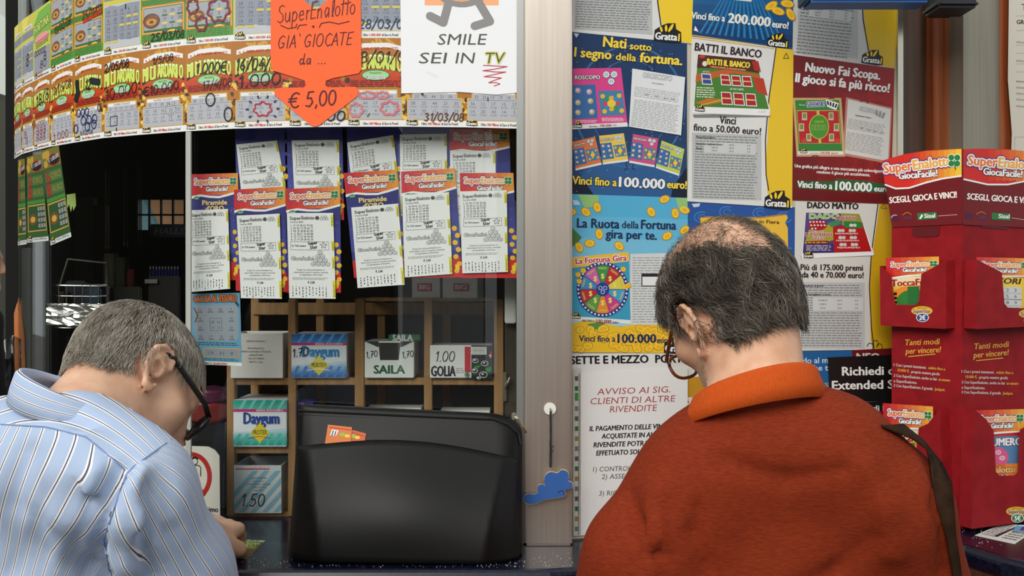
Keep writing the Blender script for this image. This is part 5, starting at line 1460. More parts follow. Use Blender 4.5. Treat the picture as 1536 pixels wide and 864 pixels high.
for k in range(3): s.poly(rotpts([(-2, -4), (2, -4), (2, 5), (-2, 5)], 1314 + k * 5, 169 + k * 2, -5 + 14 * k), (150, 148, 144), 4)
s.text('Regolamento di gioco', 1282, 174, 2.2, INK, 5, w=24, ang=10, b=.03); s.greek(1272, 178, 1330, 194, 7, (150, 148, 144), 4, 10.5, .36, .1, 6); s.greek(1270, 198, 1328, 226, 13, (150, 148, 144), 4, 9.5, .38, .1, 7)
for a, b in ((1289, 193), (1300, 196), (1309, 198), (1320, 200)): s.text('50 €', a, b, 2.2, INK, 5, w=5, ang=10)
s.text('Una grafica più allegra e una meccanica più coinvolgente', 1191, 251, 4.6, WHITE, 5, w=134, ang=3.6, b=.04); s.text('rendono il gioco più accattivante.', 1224, 260, 4.6, WHITE, 5, w=80, ang=3.4, b=.04)
s.poly([(1195, 272), (1250, 272), (1254, 268), (1306, 272), (1334, 280), (1334, 290), (1254, 286), (1195, 281)], (34, 96, 48), 3)
s.text('Vinci fino a', 1195, 281, 9.5, WHITE, 5, w=52, ang=3, b=.05, out=(34, 96, 48), ow=1.8); s.text('100.000', 1252, 285, 13, WHITE, 5, w=54, ang=3, b=.06, out=(34, 96, 48), ow=1.8); s.text('euro', 1310, 287, 8.5, WHITE, 5, w=23, ang=3, b=.05, out=(34, 96, 48), ow=1.8)
tag(s.build('lottery_poster'), 'red poster headed Nuovo Fai Scopa beside the display stand', 'poster', 'posters on the board')

# La ruota della fortuna
s = poster(.0008)
s.base([(856, 291), (1031, 297), (1031, 530), (854, 528)], (86, 180, 214))
s.grad([(856, 291), (1031, 297), (1031, 490), (855, 488)], (76, 172, 214), (176, 214, 226), 6, 1, True)
s.poly([(855, 486), (880, 480), (930, 490), (980, 482), (1031, 488), (1031, 530), (854, 528)], (236, 190, 36), 2)
for k in range(60): coin(s, random.uniform(860, 1026), random.uniform(492, 524), 7, 5.5, random.uniform(-40, 40), 3)
NAVY = (26, 44, 84)
s.text('La Ruota', 865, 341, 13.5, NAVY, 5, w=63, ang=1.5, b=.05); s.text('della', 932, 342, 10.5, NAVY, 5, w=25, ang=1.5, b=.03); s.text('Fortuna', 961, 343, 13, NAVY, 5, w=52, ang=1.5, b=.05)
s.text('gira per te.', 908, 357, 13, NAVY, 5, w=76, ang=2, b=.05)
for x, y, a in ((878, 318, 40), (895, 311, 70), (856, 318, 0), (996, 299, -20), (976, 318, 60), (1012, 320, 80), (898, 351, 80), (884, 365, 0), (1000, 354, -30), (928, 369, 40), (868, 371, 60), (1026, 345, -40), (1026, 315, 20)): coin(s, x, y, 8.5, 6, a, 4)
s.poly([(866, 292), (898, 293), (896, 310), (876, 312)], (150, 196, 120), 4); s.poly([(1012, 297), (1030, 297), (1030, 314), (1018, 316)], (150, 196, 120), 4); s.poly([(856, 340), (872, 356), (866, 364), (856, 372)], (70, 120, 60), 4); s.poly([(880, 486), (908, 482), (900, 494), (890, 494)], (90, 140, 60), 4)
s.quad([(945, 381), (1031, 379), (1031, 487), (944, 487)], (214, 216, 214), 3); s.greek(948, 386, 1028, 486, 26, (160, 164, 164), 4, 0, .36, .06, 8); s.rect(962, 411, 1000, 429, (232, 232, 230), 5); s.line([(962, 411), (1000, 411), (1000, 429), (962, 429)], 1.4, INK, 6, True); s.rect(962, 411, 1000, 415, INK, 6)
s.quad([(856, 386), (942, 378), (945, 486), (855, 480)], (230, 232, 226), 4); s.quad([(856, 386), (942, 378), (945, 480), (855, 474)], (58, 156, 190), 5)
s.quad([(856, 386), (942, 378), (943, 392), (856, 402)], (238, 190, 50), 6)
s.text('La Fortuna Gira', 863, 396, 8.5, (196, 30, 40), 8, w=76, ang=-4, b=.05, out=WHITE, ow=1.3)
cx, cy, R = 903, 434, 37
s.ell(cx, cy, 39, 41.5, (44, 50, 120), 7, 40)
for k in range(40):
    a = k * math.pi / 20; s.ell(cx + 36.4 * math.cos(a), cy + 38.8 * math.sin(a), 1.6, 1.6, (226, 228, 240), 8, 6)
cols = [(60, 150, 70), (196, 40, 44), (226, 206, 70), (70, 160, 206), (206, 60, 140), (230, 140, 40), (90, 160, 70), (190, 44, 50), (60, 140, 190), (206, 100, 170)]
for k in range(10):
    a0, a1 = -108 + k * 36, -108 + (k + 1) * 36
    s.poly([(cx, cy)] + arc(cx, cy, 33.5, 36, a0, a1, 6), cols[k], 9)
    am = math.radians((a0 + a1) / 2)
    s.text('$', cx + 19 * math.cos(am), cy + 20 * math.sin(am) + 3.5, 7, (236, 226, 120), 11, al='c', b=.05)
    s.text('PREMIO', cx + 28 * math.cos(am), cy + 30 * math.sin(am), 3.2, (214, 200, 110), 11, w=12, ang=(a0 + a1) / 2 + 90, al='c', b=.03)
for k in range(10):
    a = math.radians(-108 + k * 36); s.line([(cx, cy), (cx + 33.5 * math.cos(a), cy + 36 * math.sin(a))], .8, (44, 50, 110), 10)
s.ell(cx, cy, 10, 10.5, (40, 60, 140), 12, 20)
for a, b in ((-3.5, -2), (3.5, -2), (0, 4)): s.ring(cx + a, cy + b, 3.2, 3, .9, (190, 200, 230), 13, 12)
for x, y in ((866, 412), (874, 406), (868, 422), (934, 404), (938, 430), (942, 428)): coin(s, x, y, 4.5, 4, 20, 8)
s.text('VINCI FINO A', 872, 482, 2.8, INK, 7, w=19, ang=2, b=.03); s.text('100.000', 893, 484, 5.2, (170, 40, 30), 7, w=23, ang=2, b=.05); s.text('EURO', 918, 485, 2.8, INK, 7, w=9, ang=2, b=.03)
gratta(s, 857, 477, 12, 0, 8)
s.text('Vinci fino a', 868, 512, 9, NAVY, 6, w=54, ang=.5, b=.04); s.text('100.000', 926, 514, 13, NAVY, 6, w=57, ang=.2, b=.06); s.text('euro.', 985, 514, 8, NAVY, 6, w=22, ang=0, b=.04)
gratta(s, 997, 527, 34, 1, 6); s.poly([(858, 300), (866, 301), (870, 307), (860, 308)], (206, 226, 236), 3)
tag(s.build('lottery_poster'), 'light blue poster headed La Ruota della Fortuna with a prize wheel', 'poster', 'posters on the board')

# Fiera poster, mostly behind the head
s = poster(.0004)
s.base([(1031, 303), (1193, 311), (1192, 526), (1031, 530)], (36, 84, 156))
for x, y in ((1052, 326), (1090, 318), (1140, 320), (1176, 326), (1182, 380), (1060, 400)): 
    s.ring(x, y, 12, 9, 2, (64, 122, 190), 2, 18, 0, 20, 300); s.ring(x, y, 6, 5, 1.6, (64, 122, 190), 2, 14, 0, 60, 360)
s.poly([(1050, 326), (1060, 325), (1140, 326), (1178, 321), (1181, 327), (1177, 334), (1181, 342), (1182, 420), (1060, 430), (1050, 426)], (238, 190, 60), 3); s.line([(1050, 326), (1140, 327), (1178, 322)], 1.2, (190, 110, 30), 4)
s.text('Fortuna in Fiera', 1168, 336, 5.5, (60, 30, 30), 5, w=64, ang=2, al='r', b=.04); s.poly([(1037, 306), (1050, 305), (1048, 310), (1040, 311)], (206, 214, 230), 3)
s.text('Vinci fino a 100.000 euro!', 1042, 500, 10, WHITE, 5, w=140, ang=0, b=.05)
tag(s.build('lottery_poster'), 'royal blue poster with yellow banner reading Fiera above the bald head', 'poster', 'posters on the board')

# Dado matto
s = poster(.0012)
s.base([(1192, 302), (1341, 307), (1337, 524), (1190, 526)], (216, 214, 206))
s.poly([(1318, 306), (1341, 307), (1337, 524), (1312, 525), (1305, 510), (1304, 430), (1306, 390), (1315, 330)], (206, 164, 26), 1); s.line([(1316, 306), (1306, 380), (1303, 430), (1306, 490), (1310, 524)], 1.6, (56, 40, 30), 2)
s.text('DADO MATTO', 1210, 312, 8.8, (24, 22, 24), 4, w=76, ang=1.6, b=.07)
s.poly([(1201, 388), (1311, 384), (1310, 380), (1200, 384)], (130, 126, 118), 2)
s.poly([(1208, 319), (1289, 321), (1309, 378), (1310, 383), (1201, 388)], WHITE, 3)
s.poly([(1208, 319), (1288, 321), (1306, 377), (1203, 380)], (84, 64, 130), 4)
s.poly([(1212, 345), (1248, 335), (1250, 360), (1204, 372)], (170, 160, 50), 5); s.poly([(1260, 320), (1288, 321), (1294, 338), (1262, 338)], (150, 150, 60), 5); s.poly([(1204, 366), (1250, 366), (1250, 379), (1203, 380)], (64, 44, 110), 6)
s.poly([(1248, 339), (1266, 339), (1266, 332), (1292, 333), (1306, 377), (1250, 379)], (178, 24, 26), 6); s.poly([(1264, 332), (1291, 333), (1293, 342), (1266, 342)], (40, 130, 60), 7)
s.text('DADO', 1213, 328, 7, (140, 196, 60), 8, w=44, ang=0, b=.07, out=WHITE, ow=.9); s.text('MATTO', 1253, 330, 5.2, (190, 36, 40), 8, w=30, b=.06, out=WHITE, ow=.7)
s.ell(1225, 338, 14, 8, (170, 30, 34), 7, 20)
for k in range(12): s.ell(1214 + (k % 5) * 5 + (k // 5) * 1.5, 333 + (k // 5) * 5, 1.5, 1.2, WHITE, 8, 8)
s.poly([(1240, 334), (1258, 330), (1261, 336), (1246, 341)], (60, 140, 90), 7)
s.text('PIU DI', 1218, 349, 2.6, (190, 30, 34), 8, w=16, b=.05, out=WHITE, ow=.5); s.text('175.000', 1207, 354.5, 5, (176, 30, 40), 8, w=40, b=.06, out=WHITE, ow=.7); s.text('PREMI', 1218, 359, 3, (190, 30, 34), 8, w=17, b=.05, out=WHITE, ow=.5)
s.poly([(1208, 362), (1241, 361), (1243, 365), (1209, 366)], (120, 30, 20), 8); s.greek(1210, 363, 1241, 365, 1, (236, 150, 60), 9, 0, .8); s.greek(1208, 368, 1246, 377, 4, (200, 200, 210), 8, 0, .4)
for r in range(3):
    for c in range(2):
        x, y = 1260 + c * 17 + r * 1.6, 346 + r * 10.5; s.ell(x - 2.6, y, 3, 2.6, (214, 206, 200), 8, 10); s.ell(x + 2.6, y, 3, 2.6, (206, 200, 194), 8, 10); s.text('PREMIO', x, y + 5.6, 2.2, (240, 220, 214), 8, w=17, al='c', b=.04)
x, y = 1278, 338; s.ell(x - 2.6, y, 3, 2.4, (206, 226, 206), 8, 10); s.ell(x + 2.6, y, 3, 2.4, (200, 220, 200), 8, 10)
gratta(s, 1205, 386, 13, -2, 7)
s.text('Più di 175.000 premi', 1200, 405, 8.6, (28, 26, 28), 4, w=93, ang=.6, b=.05); s.text('da 40 e 70.000 euro!', 1202, 416, 8.6, (28, 26, 28), 4, w=92, ang=.8, b=.05)
grey_panel(s, 1196, 423, 1296, 522, 25, .006, True, (1218, 446, 76, 20))
s.text('Meccanica di gioco', 1200, 430, 2.8, INK, 6, w=34, b=.03); s.text('Costo del biglietto: 2 euro', 1200, 443, 2.8, INK, 6, w=44, b=.03)
for x, y in ((1304, 520), (1312, 516), (1318, 521)): s.ring(x, y, 5, 6, 1.2, (60, 44, 20), 3, 12, 0, 180, 400)
s.line([(1320, 312), (1324, 306), (1329, 313)], 1, (120, 90, 20), 3, True)
tag(s.build('lottery_poster'), 'white and yellow poster headed DADO MATTO right of the bald man', 'poster', 'posters on the board')

# blue and black sheets at the lower right
s = poster(.0004)
s.base([(1191, 527), (1345, 523), (1345, 720), (1191, 720)], (26, 92, 150))
s.text('do al momento', 1204, 545, 8.4, (196, 214, 226), 3, w=78, ang=-1, b=.03); s.text('che ti serve', 1214, 556, 8.4, (196, 214, 226), 3, w=64, ang=-1, b=.03); s.text('SI', 1236, 580, 6, (200, 180, 60), 3, w=10)
tag(s.build('lottery_poster'), 'blue poster behind the black SIM notice, right of the orange collar', 'poster', 'posters on the board')
s = poster(.0016)
s.base([(1277, 525), (1340, 522), (1340, 540), (1278, 541)], (104, 20, 24))
s.text('NEO', 1284, 540, 10, (206, 196, 190), 2, w=34, b=.08)
tag(s.build('notice_card'), 'dark red card strip sticking out above the black SIM notice', 'card')
s = poster(.0022)
s.base([(1240, 536), (1362, 531), (1362, 602), (1244, 602)], (18, 18, 18))
s.text('Richiedi qui', 1262, 563, 12.5, (236, 234, 228), 2, w=92, ang=-1, b=.05); s.text('Extended SIM', 1247, 584, 12.5, (236, 234, 228), 2, w=112, ang=-1, b=.05)
tag(s.build('notice_sheet'), 'black notice with white words Richiedi qui Extended SIM', 'notice')
s = poster(.0019)
s.base([(1278, 603), (1362, 600), (1362, 640), (1284, 640)], (24, 22, 22)); s.line([(1279, 603), (1362, 600)], 1, (110, 110, 108), 1); s.text('gli N', 1306, 616, 8, (220, 218, 212), 2, w=26, b=.05)
tag(s.build('notice_sheet'), 'black sheet peeping out beneath the black SIM notice', 'notice')

# Sette e mezzo, with the notice in its plastic sleeve hung over it
s = poster(.0002)
s.base([(855, 531), (1062, 528), (1062, 785), (860, 803)], (226, 224, 220))
s.text('SETTE E MEZZO', 856, 546, 11.5, (20, 18, 22), 3, w=116, ang=-1, b=.06); s.text('PORTA LA', 983, 544, 11.5, (20, 18, 22), 3, w=74, ang=-1, b=.06)
s.poly([(1028, 566), (1062, 564), (1062, 600), (1028, 602)], (196, 140, 30), 2); s.rect(1029, 596, 1062, 604, (226, 220, 210), 3); s.text('a 10.000', 1029, 604, 5, (180, 30, 40), 4, w=34, b=.05)
s.text('a 10.000 euro', 1029, 629, 8.5, (40, 36, 40), 3, w=66, b=.04)
tag(s.build('lottery_poster'), 'white poster headed SETTE E MEZZO under the red and black notice', 'poster', 'posters on the board')
s = poster(.0030); s.rough = .3
s.base([(858, 553), (870, 552), (870, 803), (859, 803)], (206, 204, 192), .0002)
for k, y in enumerate(range(564, 800, 15)):
    s.rect(861, y, 866, y + 7, [(90, 90, 86), (60, 110, 60), (150, 130, 60), (120, 118, 112)][k % 4], 1)
s.ell(863, 582, 2.4, 3.2, (50, 110, 50), 2, 10); s.rect(861, 589, 866, 600, (70, 140, 60), 2)
s.line([(867.5, 560), (866, 802)], 1.1, (120, 116, 108), 2)
sl = s; 
s.base([(868.5, 559), (950, 555), (1030, 551), (1030, 788), (866, 803)], (233, 230, 226), .0003)
AV = (178, 70, 70)
for t_, x, y, w in (('AVVISO AI SIG.', 949, 590, 110), ('CLIENTI DI ALTRE', 947, 604, 127), ('RIVENDITE', 948, 617, 70)):
    s.text(t_, x, y, 9.2, AV, 2, w=w, al='c', ang=-2, sh=.18)
for k, (t_, x, y, w) in enumerate((('IL PAGAMENTO DELLE VINCITE', 947, 644, 128), ('ACQUISTATE IN ALTRE', 947, 656, 92), ('RIVENDITE POTRA\' ESSERE', 947, 668.5, 116), ('EFFETUATO SOLO DOPO :', 946, 681, 106))):
    s.text(t_, x, y, 7.2, (34, 32, 34), 2, w=w, al='c', ang=-2, sh=.16, b=.05)
for t_, x, y, w in (('1) CONTROLLO BIGLIETTO', 888, 707, 120), ('2) ASSEGNO', 901, 718, 60), ('3) RICEVUTA', 897, 743, 60)):
    s.text(t_, x, y, 7.2, (70, 78, 72), 2, w=w, ang=-1.5, sh=.16)
tag(s.build('notice_sheet'), 'white notice AVVISO AI SIG. CLIENTI in a punched plastic sleeve', 'notice')

# old paper on the wood at the right edge
s = Sheet(bpt(1500, 0, -.02), BN); s.rough = .7
s.base([(1514, -40), (1600, -40), (1600, 330), (1514, 330), (1518, 200), (1512, 120)], (206, 200, 186), .0004)
s.text('TABELLA', 1532, 16, 10, (60, 56, 54), 1, w=60, ang=-1); s.text('GRADUATORIA', 1525, 36, 6, (50, 46, 44), 1, w=60, b=.06)
for y in (24, 46, 68, 80, 96, 108, 122): s.line([(1524, y), (1590, y - 1)], .6, (150, 146, 138), 1)
for y in (65, 93, 124, 133, 142, 151, 161): s.text('Vino tinto della casa', 1524, y, 3.4, (70, 66, 62), 1, w=60)
s.line([(1522, 206), (1590, 204), (1590, 300), (1522, 300)], .6, (150, 146, 138), 1, True)
tag(s.build('notice_sheet'), 'cream typed paper pinned on the wood at the right edge', 'notice')

# ------------------------------------------------------------------ red cardboard display, a square tower with one edge towards the viewer
CARD = (150, 24, 36)
DC = at(1443, 790, 1.85); DC.z = 0
DL, DR = Vector((-.48, .877, 0)).normalized(), Vector((.877, .48, 0)).normalized()
NL, NR = Vector((-.877, -.48, 0)).normalized(), Vector((.48, -.877, 0)).normalized()
DW, DWR = .160, .190
CM = noise_mat('red_card', (134, 18, 26), (150, 24, 31), nscale=30, rough=.65, spec=.2)
dzt = at(0, 336, 1.87).z
disp = empty('display_stand', (DC.x, DC.y + DW * .7, GZ0)); tag(disp, 'red cardboard display stand with leaflet pockets on the counter at right', 'display')
g = G()
p0, p1, p2, p3 = DC, DC + DR * DWR, DC + DR * DWR + DL * DW, DC + DL * DW
g.prism([Vector((p.x, p.y, GZ0 + .001)) for p in (p0, p1, p2, p3)], (0, 0, dzt - GZ0), CM); g.build('body', disp)
hd = {}
for side, nrm, dr, pts, seam in (('l', NL, DL, [(1443.5, 223), (1425, 224), (1390, 226), (1355, 232), (1324, 241), (1331, 290), (1339, 341), (1443.5, 336)], 0),
                           ('r', NR, DR, [(1443.5, 224), (1470, 223), (1510, 224), (1545, 228), (1580, 236), (1573, 290), (1566, 343), (1443.5, 337)], 0)):
    s = Sheet(DC, nrm, None, .002); s.rough = .6
    s.base(pts, (112, 14, 24), .0018)
    if side == 'l':
        s.poly([(1443.5, 223), (1425, 224), (1390, 226), (1355, 232), (1324, 241), (1328, 274), (1345, 282), (1365, 281), (1390, 273), (1415, 267), (1443.5, 264)], (214, 44, 34), 1)
        for k in range(8):
            a, b = 1372 + k * 9, 1372 + (k + 1) * 9; b = min(b, 1443.5)
            c = (216 + k * 4, 60 + k * 20, 34 + k * 3)
            f_ = lambda x: 226 + max(0, 1390 - x) * .17 - max(0, x - 1390) * .055
            h_ = lambda x: 278 - (x - 1372) * .2
            s.poly([(a, f_(a) + .5), (b, f_(b) + .5), (b, h_(b)), (a, h_(a))], c, 2)
        s.line([(1329, 277), (1345, 283), (1365, 282), (1390, 274), (1415, 268), (1443, 264)], 2.4, WHITE, 4)
        enalotto(s, 1328, 260, 118, 14, -7, 5, False); clover(s, 1433, 241, 9, 7)
        s.text('GiocaFacile!', 1350, 269, 10, WHITE, 6, w=58, ang=-4.5, b=.06, out=(70, 20, 60), ow=1.2)
        s.text('SCEGLI, GIOCA E VINCI!', 1336, 305, 9, (246, 240, 232), 4, w=101, ang=-5, b=.05)
        s.poly([(1377, 320), (1406, 318), (1407, 328), (1378, 330)], (40, 120, 60), 3); s.text('Sisal', 1388, 327, 6, WHITE, 4, w=16, ang=-3, b=.05); s.poly([(1380, 328), (1384, 321), (1386, 324), (1382, 329)], WHITE, 4)
        s.line([(1409, 324), (1437, 322)], 1, (190, 150, 150), 3); s.ell(1344, 327, 6, 5, (80, 20, 60), 3, 14); s.ring(1344, 327, 6, 5, 1.2, (196, 180, 190), 4, 14, 0, 180, 300)
        for k in range(6): s.ell(1356 + k * 2.4, 322 - 3 * math.sin(k * .6), .8, .8, (220, 160, 60), 4, 6)
        s.rect(1357, 325, 1370, 329, (90, 40, 80), 3)
    else:
        s.poly([(1443.5, 224), (1470, 223), (1510, 224), (1545, 228), (1580, 236), (1577, 270), (1540, 270), (1510, 276), (1480, 276), (1443.5, 268)], (206, 40, 36), 1)
        for k in range(9):
            a, b = 1482 + k * 10, 1492 + k * 10; c = (212 + k * 4, 56 + k * 16, 34 + k * 3)
            s.poly([(a, 225 + max(0, a - 1520) * .14), (b, 225 + max(0, b - 1520) * .14), (b, 270), (a, 272)], c, 2)
        s.line([(1444, 269), (1480, 277), (1510, 277), (1540, 271), (1577, 271)], 2.4, WHITE, 4)
        enalotto(s, 1450, 247, 122, 14, 4.5, 5, True)
        s.text('GiocaFacile!', 1473, 262, 10, WHITE, 6, w=58, ang=4.5, b=.06, out=(70, 20, 60), ow=1.2)
        s.text('SCEGLI, GIOCA E VINCI!', 1449, 299, 9, (246, 240, 232), 4, w=106, ang=4, b=.05)
        s.poly([(1486, 319), (1514, 321), (1514, 331), (1486, 329)], (40, 120, 60), 3); s.text('Sisal', 1496, 327, 6, WHITE, 4, w=16, ang=3, b=.05)
        s.line([(1516, 327), (1536, 330)], 1, (190, 150, 150), 3); s.ell(1452, 324, 6, 5, (80, 20, 60), 3, 14)
        for k in range(6): s.ell(1464 + k * 2.4, 321 - 3 * math.sin(k * .6), .8, .8, (220, 160, 60), 4, 6)
        s.rect(1466, 324, 1478, 329, (90, 40, 80), 3)
    s.build('header', disp)
# printed words between the pockets
for nrm, x, y, ang, dx in ((NL, 1357, 516, -3, 0), (NR, 1458, 522, 4, 1)):
    s = Sheet(DC, nrm, None, .0006)
    gold = (220, 160, 60)
    s.text('Tanti modi', x + (0 if not dx else 2), y + 2, 8.5, gold, 1, w=52, ang=-2 if not dx else -4, sh=.2, b=.03); s.text('per vincere!', x + 2, y + 15 if not dx else y + 15, 8.5, gold, 1, w=52, ang=-3 if not dx else -5, sh=.2, b=.03)
    s.line([(x + 6, y + 19), (x + 46, y + 15)], 1.4, gold, 1)
    x0, y0 = (1341, 549) if not dx else (1442, 559)
    a_ = 5 if not dx else 1.5
    wc = (206, 186, 180)
    rows_ = (('1 Con i premi istantanei,', 'subito fino a', 0, wc), ('10.000 €,', 'proprio mentre giochi.', 8, gold), ('2 Con SuperEnalotto, anche se hai', 'un numero', 16, wc), ('  a SuperEnalotto.', '', 24, wc), ('3 Con SuperEnalotto, il grande', 'Jackpot.', 31, wc))
    for t1, t2, dy, c1 in rows_:
        w1 = len(t1) * 1.95
        s.text(t1, x0 + (6 if c1 is gold else 0), y0 + dy, 4, c1, 1, w=w1, ang=a_, b=.04)
        if t2:
            p = rotpts([(w1 + 3 + (6 if c1 is gold else 0), 0)], x0, y0 + dy, a_)[0]; s.text(t2, p[0], p[1], 4, wc if c1 is gold else gold, 1, w=len(t2) * 1.95, ang=a_, b=.04)
    s.build('printed_words', disp)
def pocket(nrm, dr, front, sidepts, price, pc, st_xy, name='pocket', depth=.026):
    s_ = Sheet(DC, nrm, None, depth); 
    g = G()
    F3 = [s_.pt(x, y, 0) for x, y in front]
    g.prism(F3, -nrm * .0016, CM)
    B3 = Sheet(DC, nrm, None, .0005)
    for i, j in sidepts:
        a, b = F3[i], F3[j]
        g.prism([a, b, b - nrm * (depth - .0005), a - nrm * (depth - .0005)], (a - b).cross(nrm).normalized() * .0012, CM)
    o = g.build(name, disp)
    if price:
        s = Sheet(DC, nrm, None, depth + .0003); x, y = st_xy
        s.ell(x, y - 5, 16, 7, (222, 178, 40), 1, 24); s.text('GRATTA CON', x, y - 8, 2.2, (120, 80, 10), 2, w=14, al='c'); s.text('SuperStar', x, y - 2, 5.4, (120, 60, 110), 2, w=26, al='c', b=.05, out=(240, 220, 170), ow=.6)
        s.ell(x + 1, y + 5, 9.6, 6.6, WHITE, 3, 20); s.ell(x + 1, y + 5, 8.6, 5.8, pc, 4, 20); s.text(price, x + 1, y + 8.4, 6.6, WHITE, 5, w=9, al='c', b=.05)
        s.build('price_sticker', o)
    return o
BLU, GRNP = (44, 70, 130), (50, 120, 50)
pocket(NL, DL, [(1334, 399), (1350, 413), (1354, 452), (1359, 457), (1387, 457), (1392, 452), (1396, 411), (1432, 391), (1432, 492), (1335, 487)], ((9, 0), (7, 8), (8, 9)), '2€', BLU, (1397, 471))
pocket(NR, DR, [(1447, 390), (1484, 409), (1488, 455), (1493, 461), (1520, 462), (1525, 457), (1528, 411), (1552, 397), (1550, 487), (1446, 492)], ((9, 0), (7, 8), (8, 9)), '2€', BLU, (1525, 475))
pocket(NL, DL, [(1326, 616), (1345, 628), (1350, 700), (1385, 702), (1392, 640), (1406, 634), (1423, 612), (1430, 781), (1334, 767)], ((8, 0), (6, 7), (7, 8)), None, None, None)
pocket(NR, DR, [(1443, 612), (1460, 626), (1472, 644), (1475, 704), (1480, 710), (1504, 710), (1509, 704), (1512, 642), (1536, 629), (1538, 775), (1439, 788)], ((10, 0), (8, 9), (9, 10)), '5€', GRNP, (1506, 768))
g = G(); c = Sheet(DC, NL, None, .0012); g.prism([c.pt(x, y, 0) for x, y in [(1369, 341), (1410, 339), (1410, 351), (1406, 355), (1374, 356), (1369, 352)]], -NL * .0008, mat((96, 14, 22), .5)); g.build('tab', disp)
c = Sheet(DC, NR, None, .0012); g = G(); g.prism([c.pt(x, y, 0) for x, y in [(1472, 338), (1510, 341), (1510, 344), (1472, 341)]], -NR * .0008, mat((90, 12, 20), .5)); g.build('tab', disp)
def pleaf(nrm, q, lift, head, kind, label):
    s = Sheet(DC, nrm, bil(q, 100, 150), lift); s.rough = .35
    s.base([(0, 0), (100, 0), (100, 150), (0, 150)], (196, 40, 40), .0006)
    s.grad([(0, 0), (100, 0), (100, 46), (0, 46)], (206, 34, 40), (244, 180, 60), 7, 1)
    enalotto(s, 10, 24, 84, 13, 0, 3); s.text('GiocaFacile!', 32, 38, 10, WHITE, 4, w=44, b=.06, out=(80, 20, 40), ow=1.4)
    s.poly([(0, 52), (40, 46), (100, 44), (100, 47), (40, 50), (0, 55)], WHITE, 3)
    if kind == 'tocca':
        s.rect(0, 55, 100, 150, (226, 196, 60), 2); s.rect(0, 50, 100, 74, (230, 220, 180), 2); s.text('ToccaFerro', 10, 74, 17, (176, 30, 30), 4, w=86, b=.06, out=(246, 226, 160), ow=1.6)
        s.ell(50, 112, 46, 40, (232, 140, 40), 3, 24); s.ell(50, 112, 31, 28, (50, 124, 50), 4, 24); s.rect(40, 76, 62, 122, (40, 110, 50), 5)
        for k in range(5): s.rect(14 + k * .6, 90 + k * 11, 20, 97 + k * 11, INK, 6); s.rect(80, 90 + k * 11, 86, 97 + k * 11, INK, 6)
    elif kind == 'tesori':
        s.rect(0, 50, 100, 150, (240, 206, 60), 2); s.text('TESORI', 18, 66, 14, (60, 30, 20), 4, w=62, sh=.2, b=.06)
        s.line([(0, 96), (28, 72)], 2, INK, 4)
        s.rect(34, 74, 84, 140, (206, 208, 206), 3); s.line([(34, 106), (84, 106)], 1.4, INK, 4); s.line([(34, 90), (84, 90)], .7, (120, 120, 120), 4); s.line([(34, 122), (84, 122)], .7, (120, 120, 120), 4)
        for r in range(4):
            for c_ in range(3): s.text(str(1 + r * 3 + c_), 40 + c_ * 15, 86 + r * 16, 8, (70, 70, 70), 4)
    elif kind == 'numero':
        s.rect(0, 55, 100, 150, (90, 130, 170), 2); s.text('NUMERO', 20, 74, 15, WHITE, 4, w=74, b=.06, out=(60, 50, 100), ow=1.6)
        s.ell(40, 98, 27, 22, (226, 90, 140), 3, 20)
        for a, b in ((28, 90), (46, 88), (54, 100), (34, 104)): s.ell(a, b, 6, 5, (240, 200, 214), 4, 12); s.ring(a, b, 3, 2.6, 1, (190, 40, 90), 5, 10)
        s.grad([(0, 112), (100, 112), (100, 150), (0, 150)], (206, 40, 40), (244, 170, 60), 5, 6); s.text('Enalotto', 24, 130, 13, (240, 190, 90), 7, w=56, b=.06, out=(110, 50, 110), ow=1.6); s.text('caFacile!', 24, 144, 10, WHITE, 7, w=40, b=.06, out=(70, 20, 50), ow=1.4)
    tag(s.build('leaflet'), label, 'leaflet', 'leaflets in the red display')
pleaf(NL, [(1338, 387), (1418, 385), (1420, 470), (1340, 474)], .018, 1, 'tocca', 'ToccaFerro leaflet in the upper left pocket of the red display')
pleaf(NR, [(1452, 386), (1532, 388), (1532, 476), (1452, 472)], .018, 1, 'tesori', 'yellow number grid leaflet in the upper right pocket of the red display')
pleaf(NL, [(1334, 604), (1409, 609), (1412, 720), (1336, 716)], .018, 1, 'tocca', 'red and yellow leaflets in the lower left pocket, behind the orange shoulder')
pleaf(NR, [(1450, 614), (1524, 612), (1524, 720), (1450, 722)], .018, 1, 'numero', 'blue and pink number leaflet in the lower right pocket of the red display')
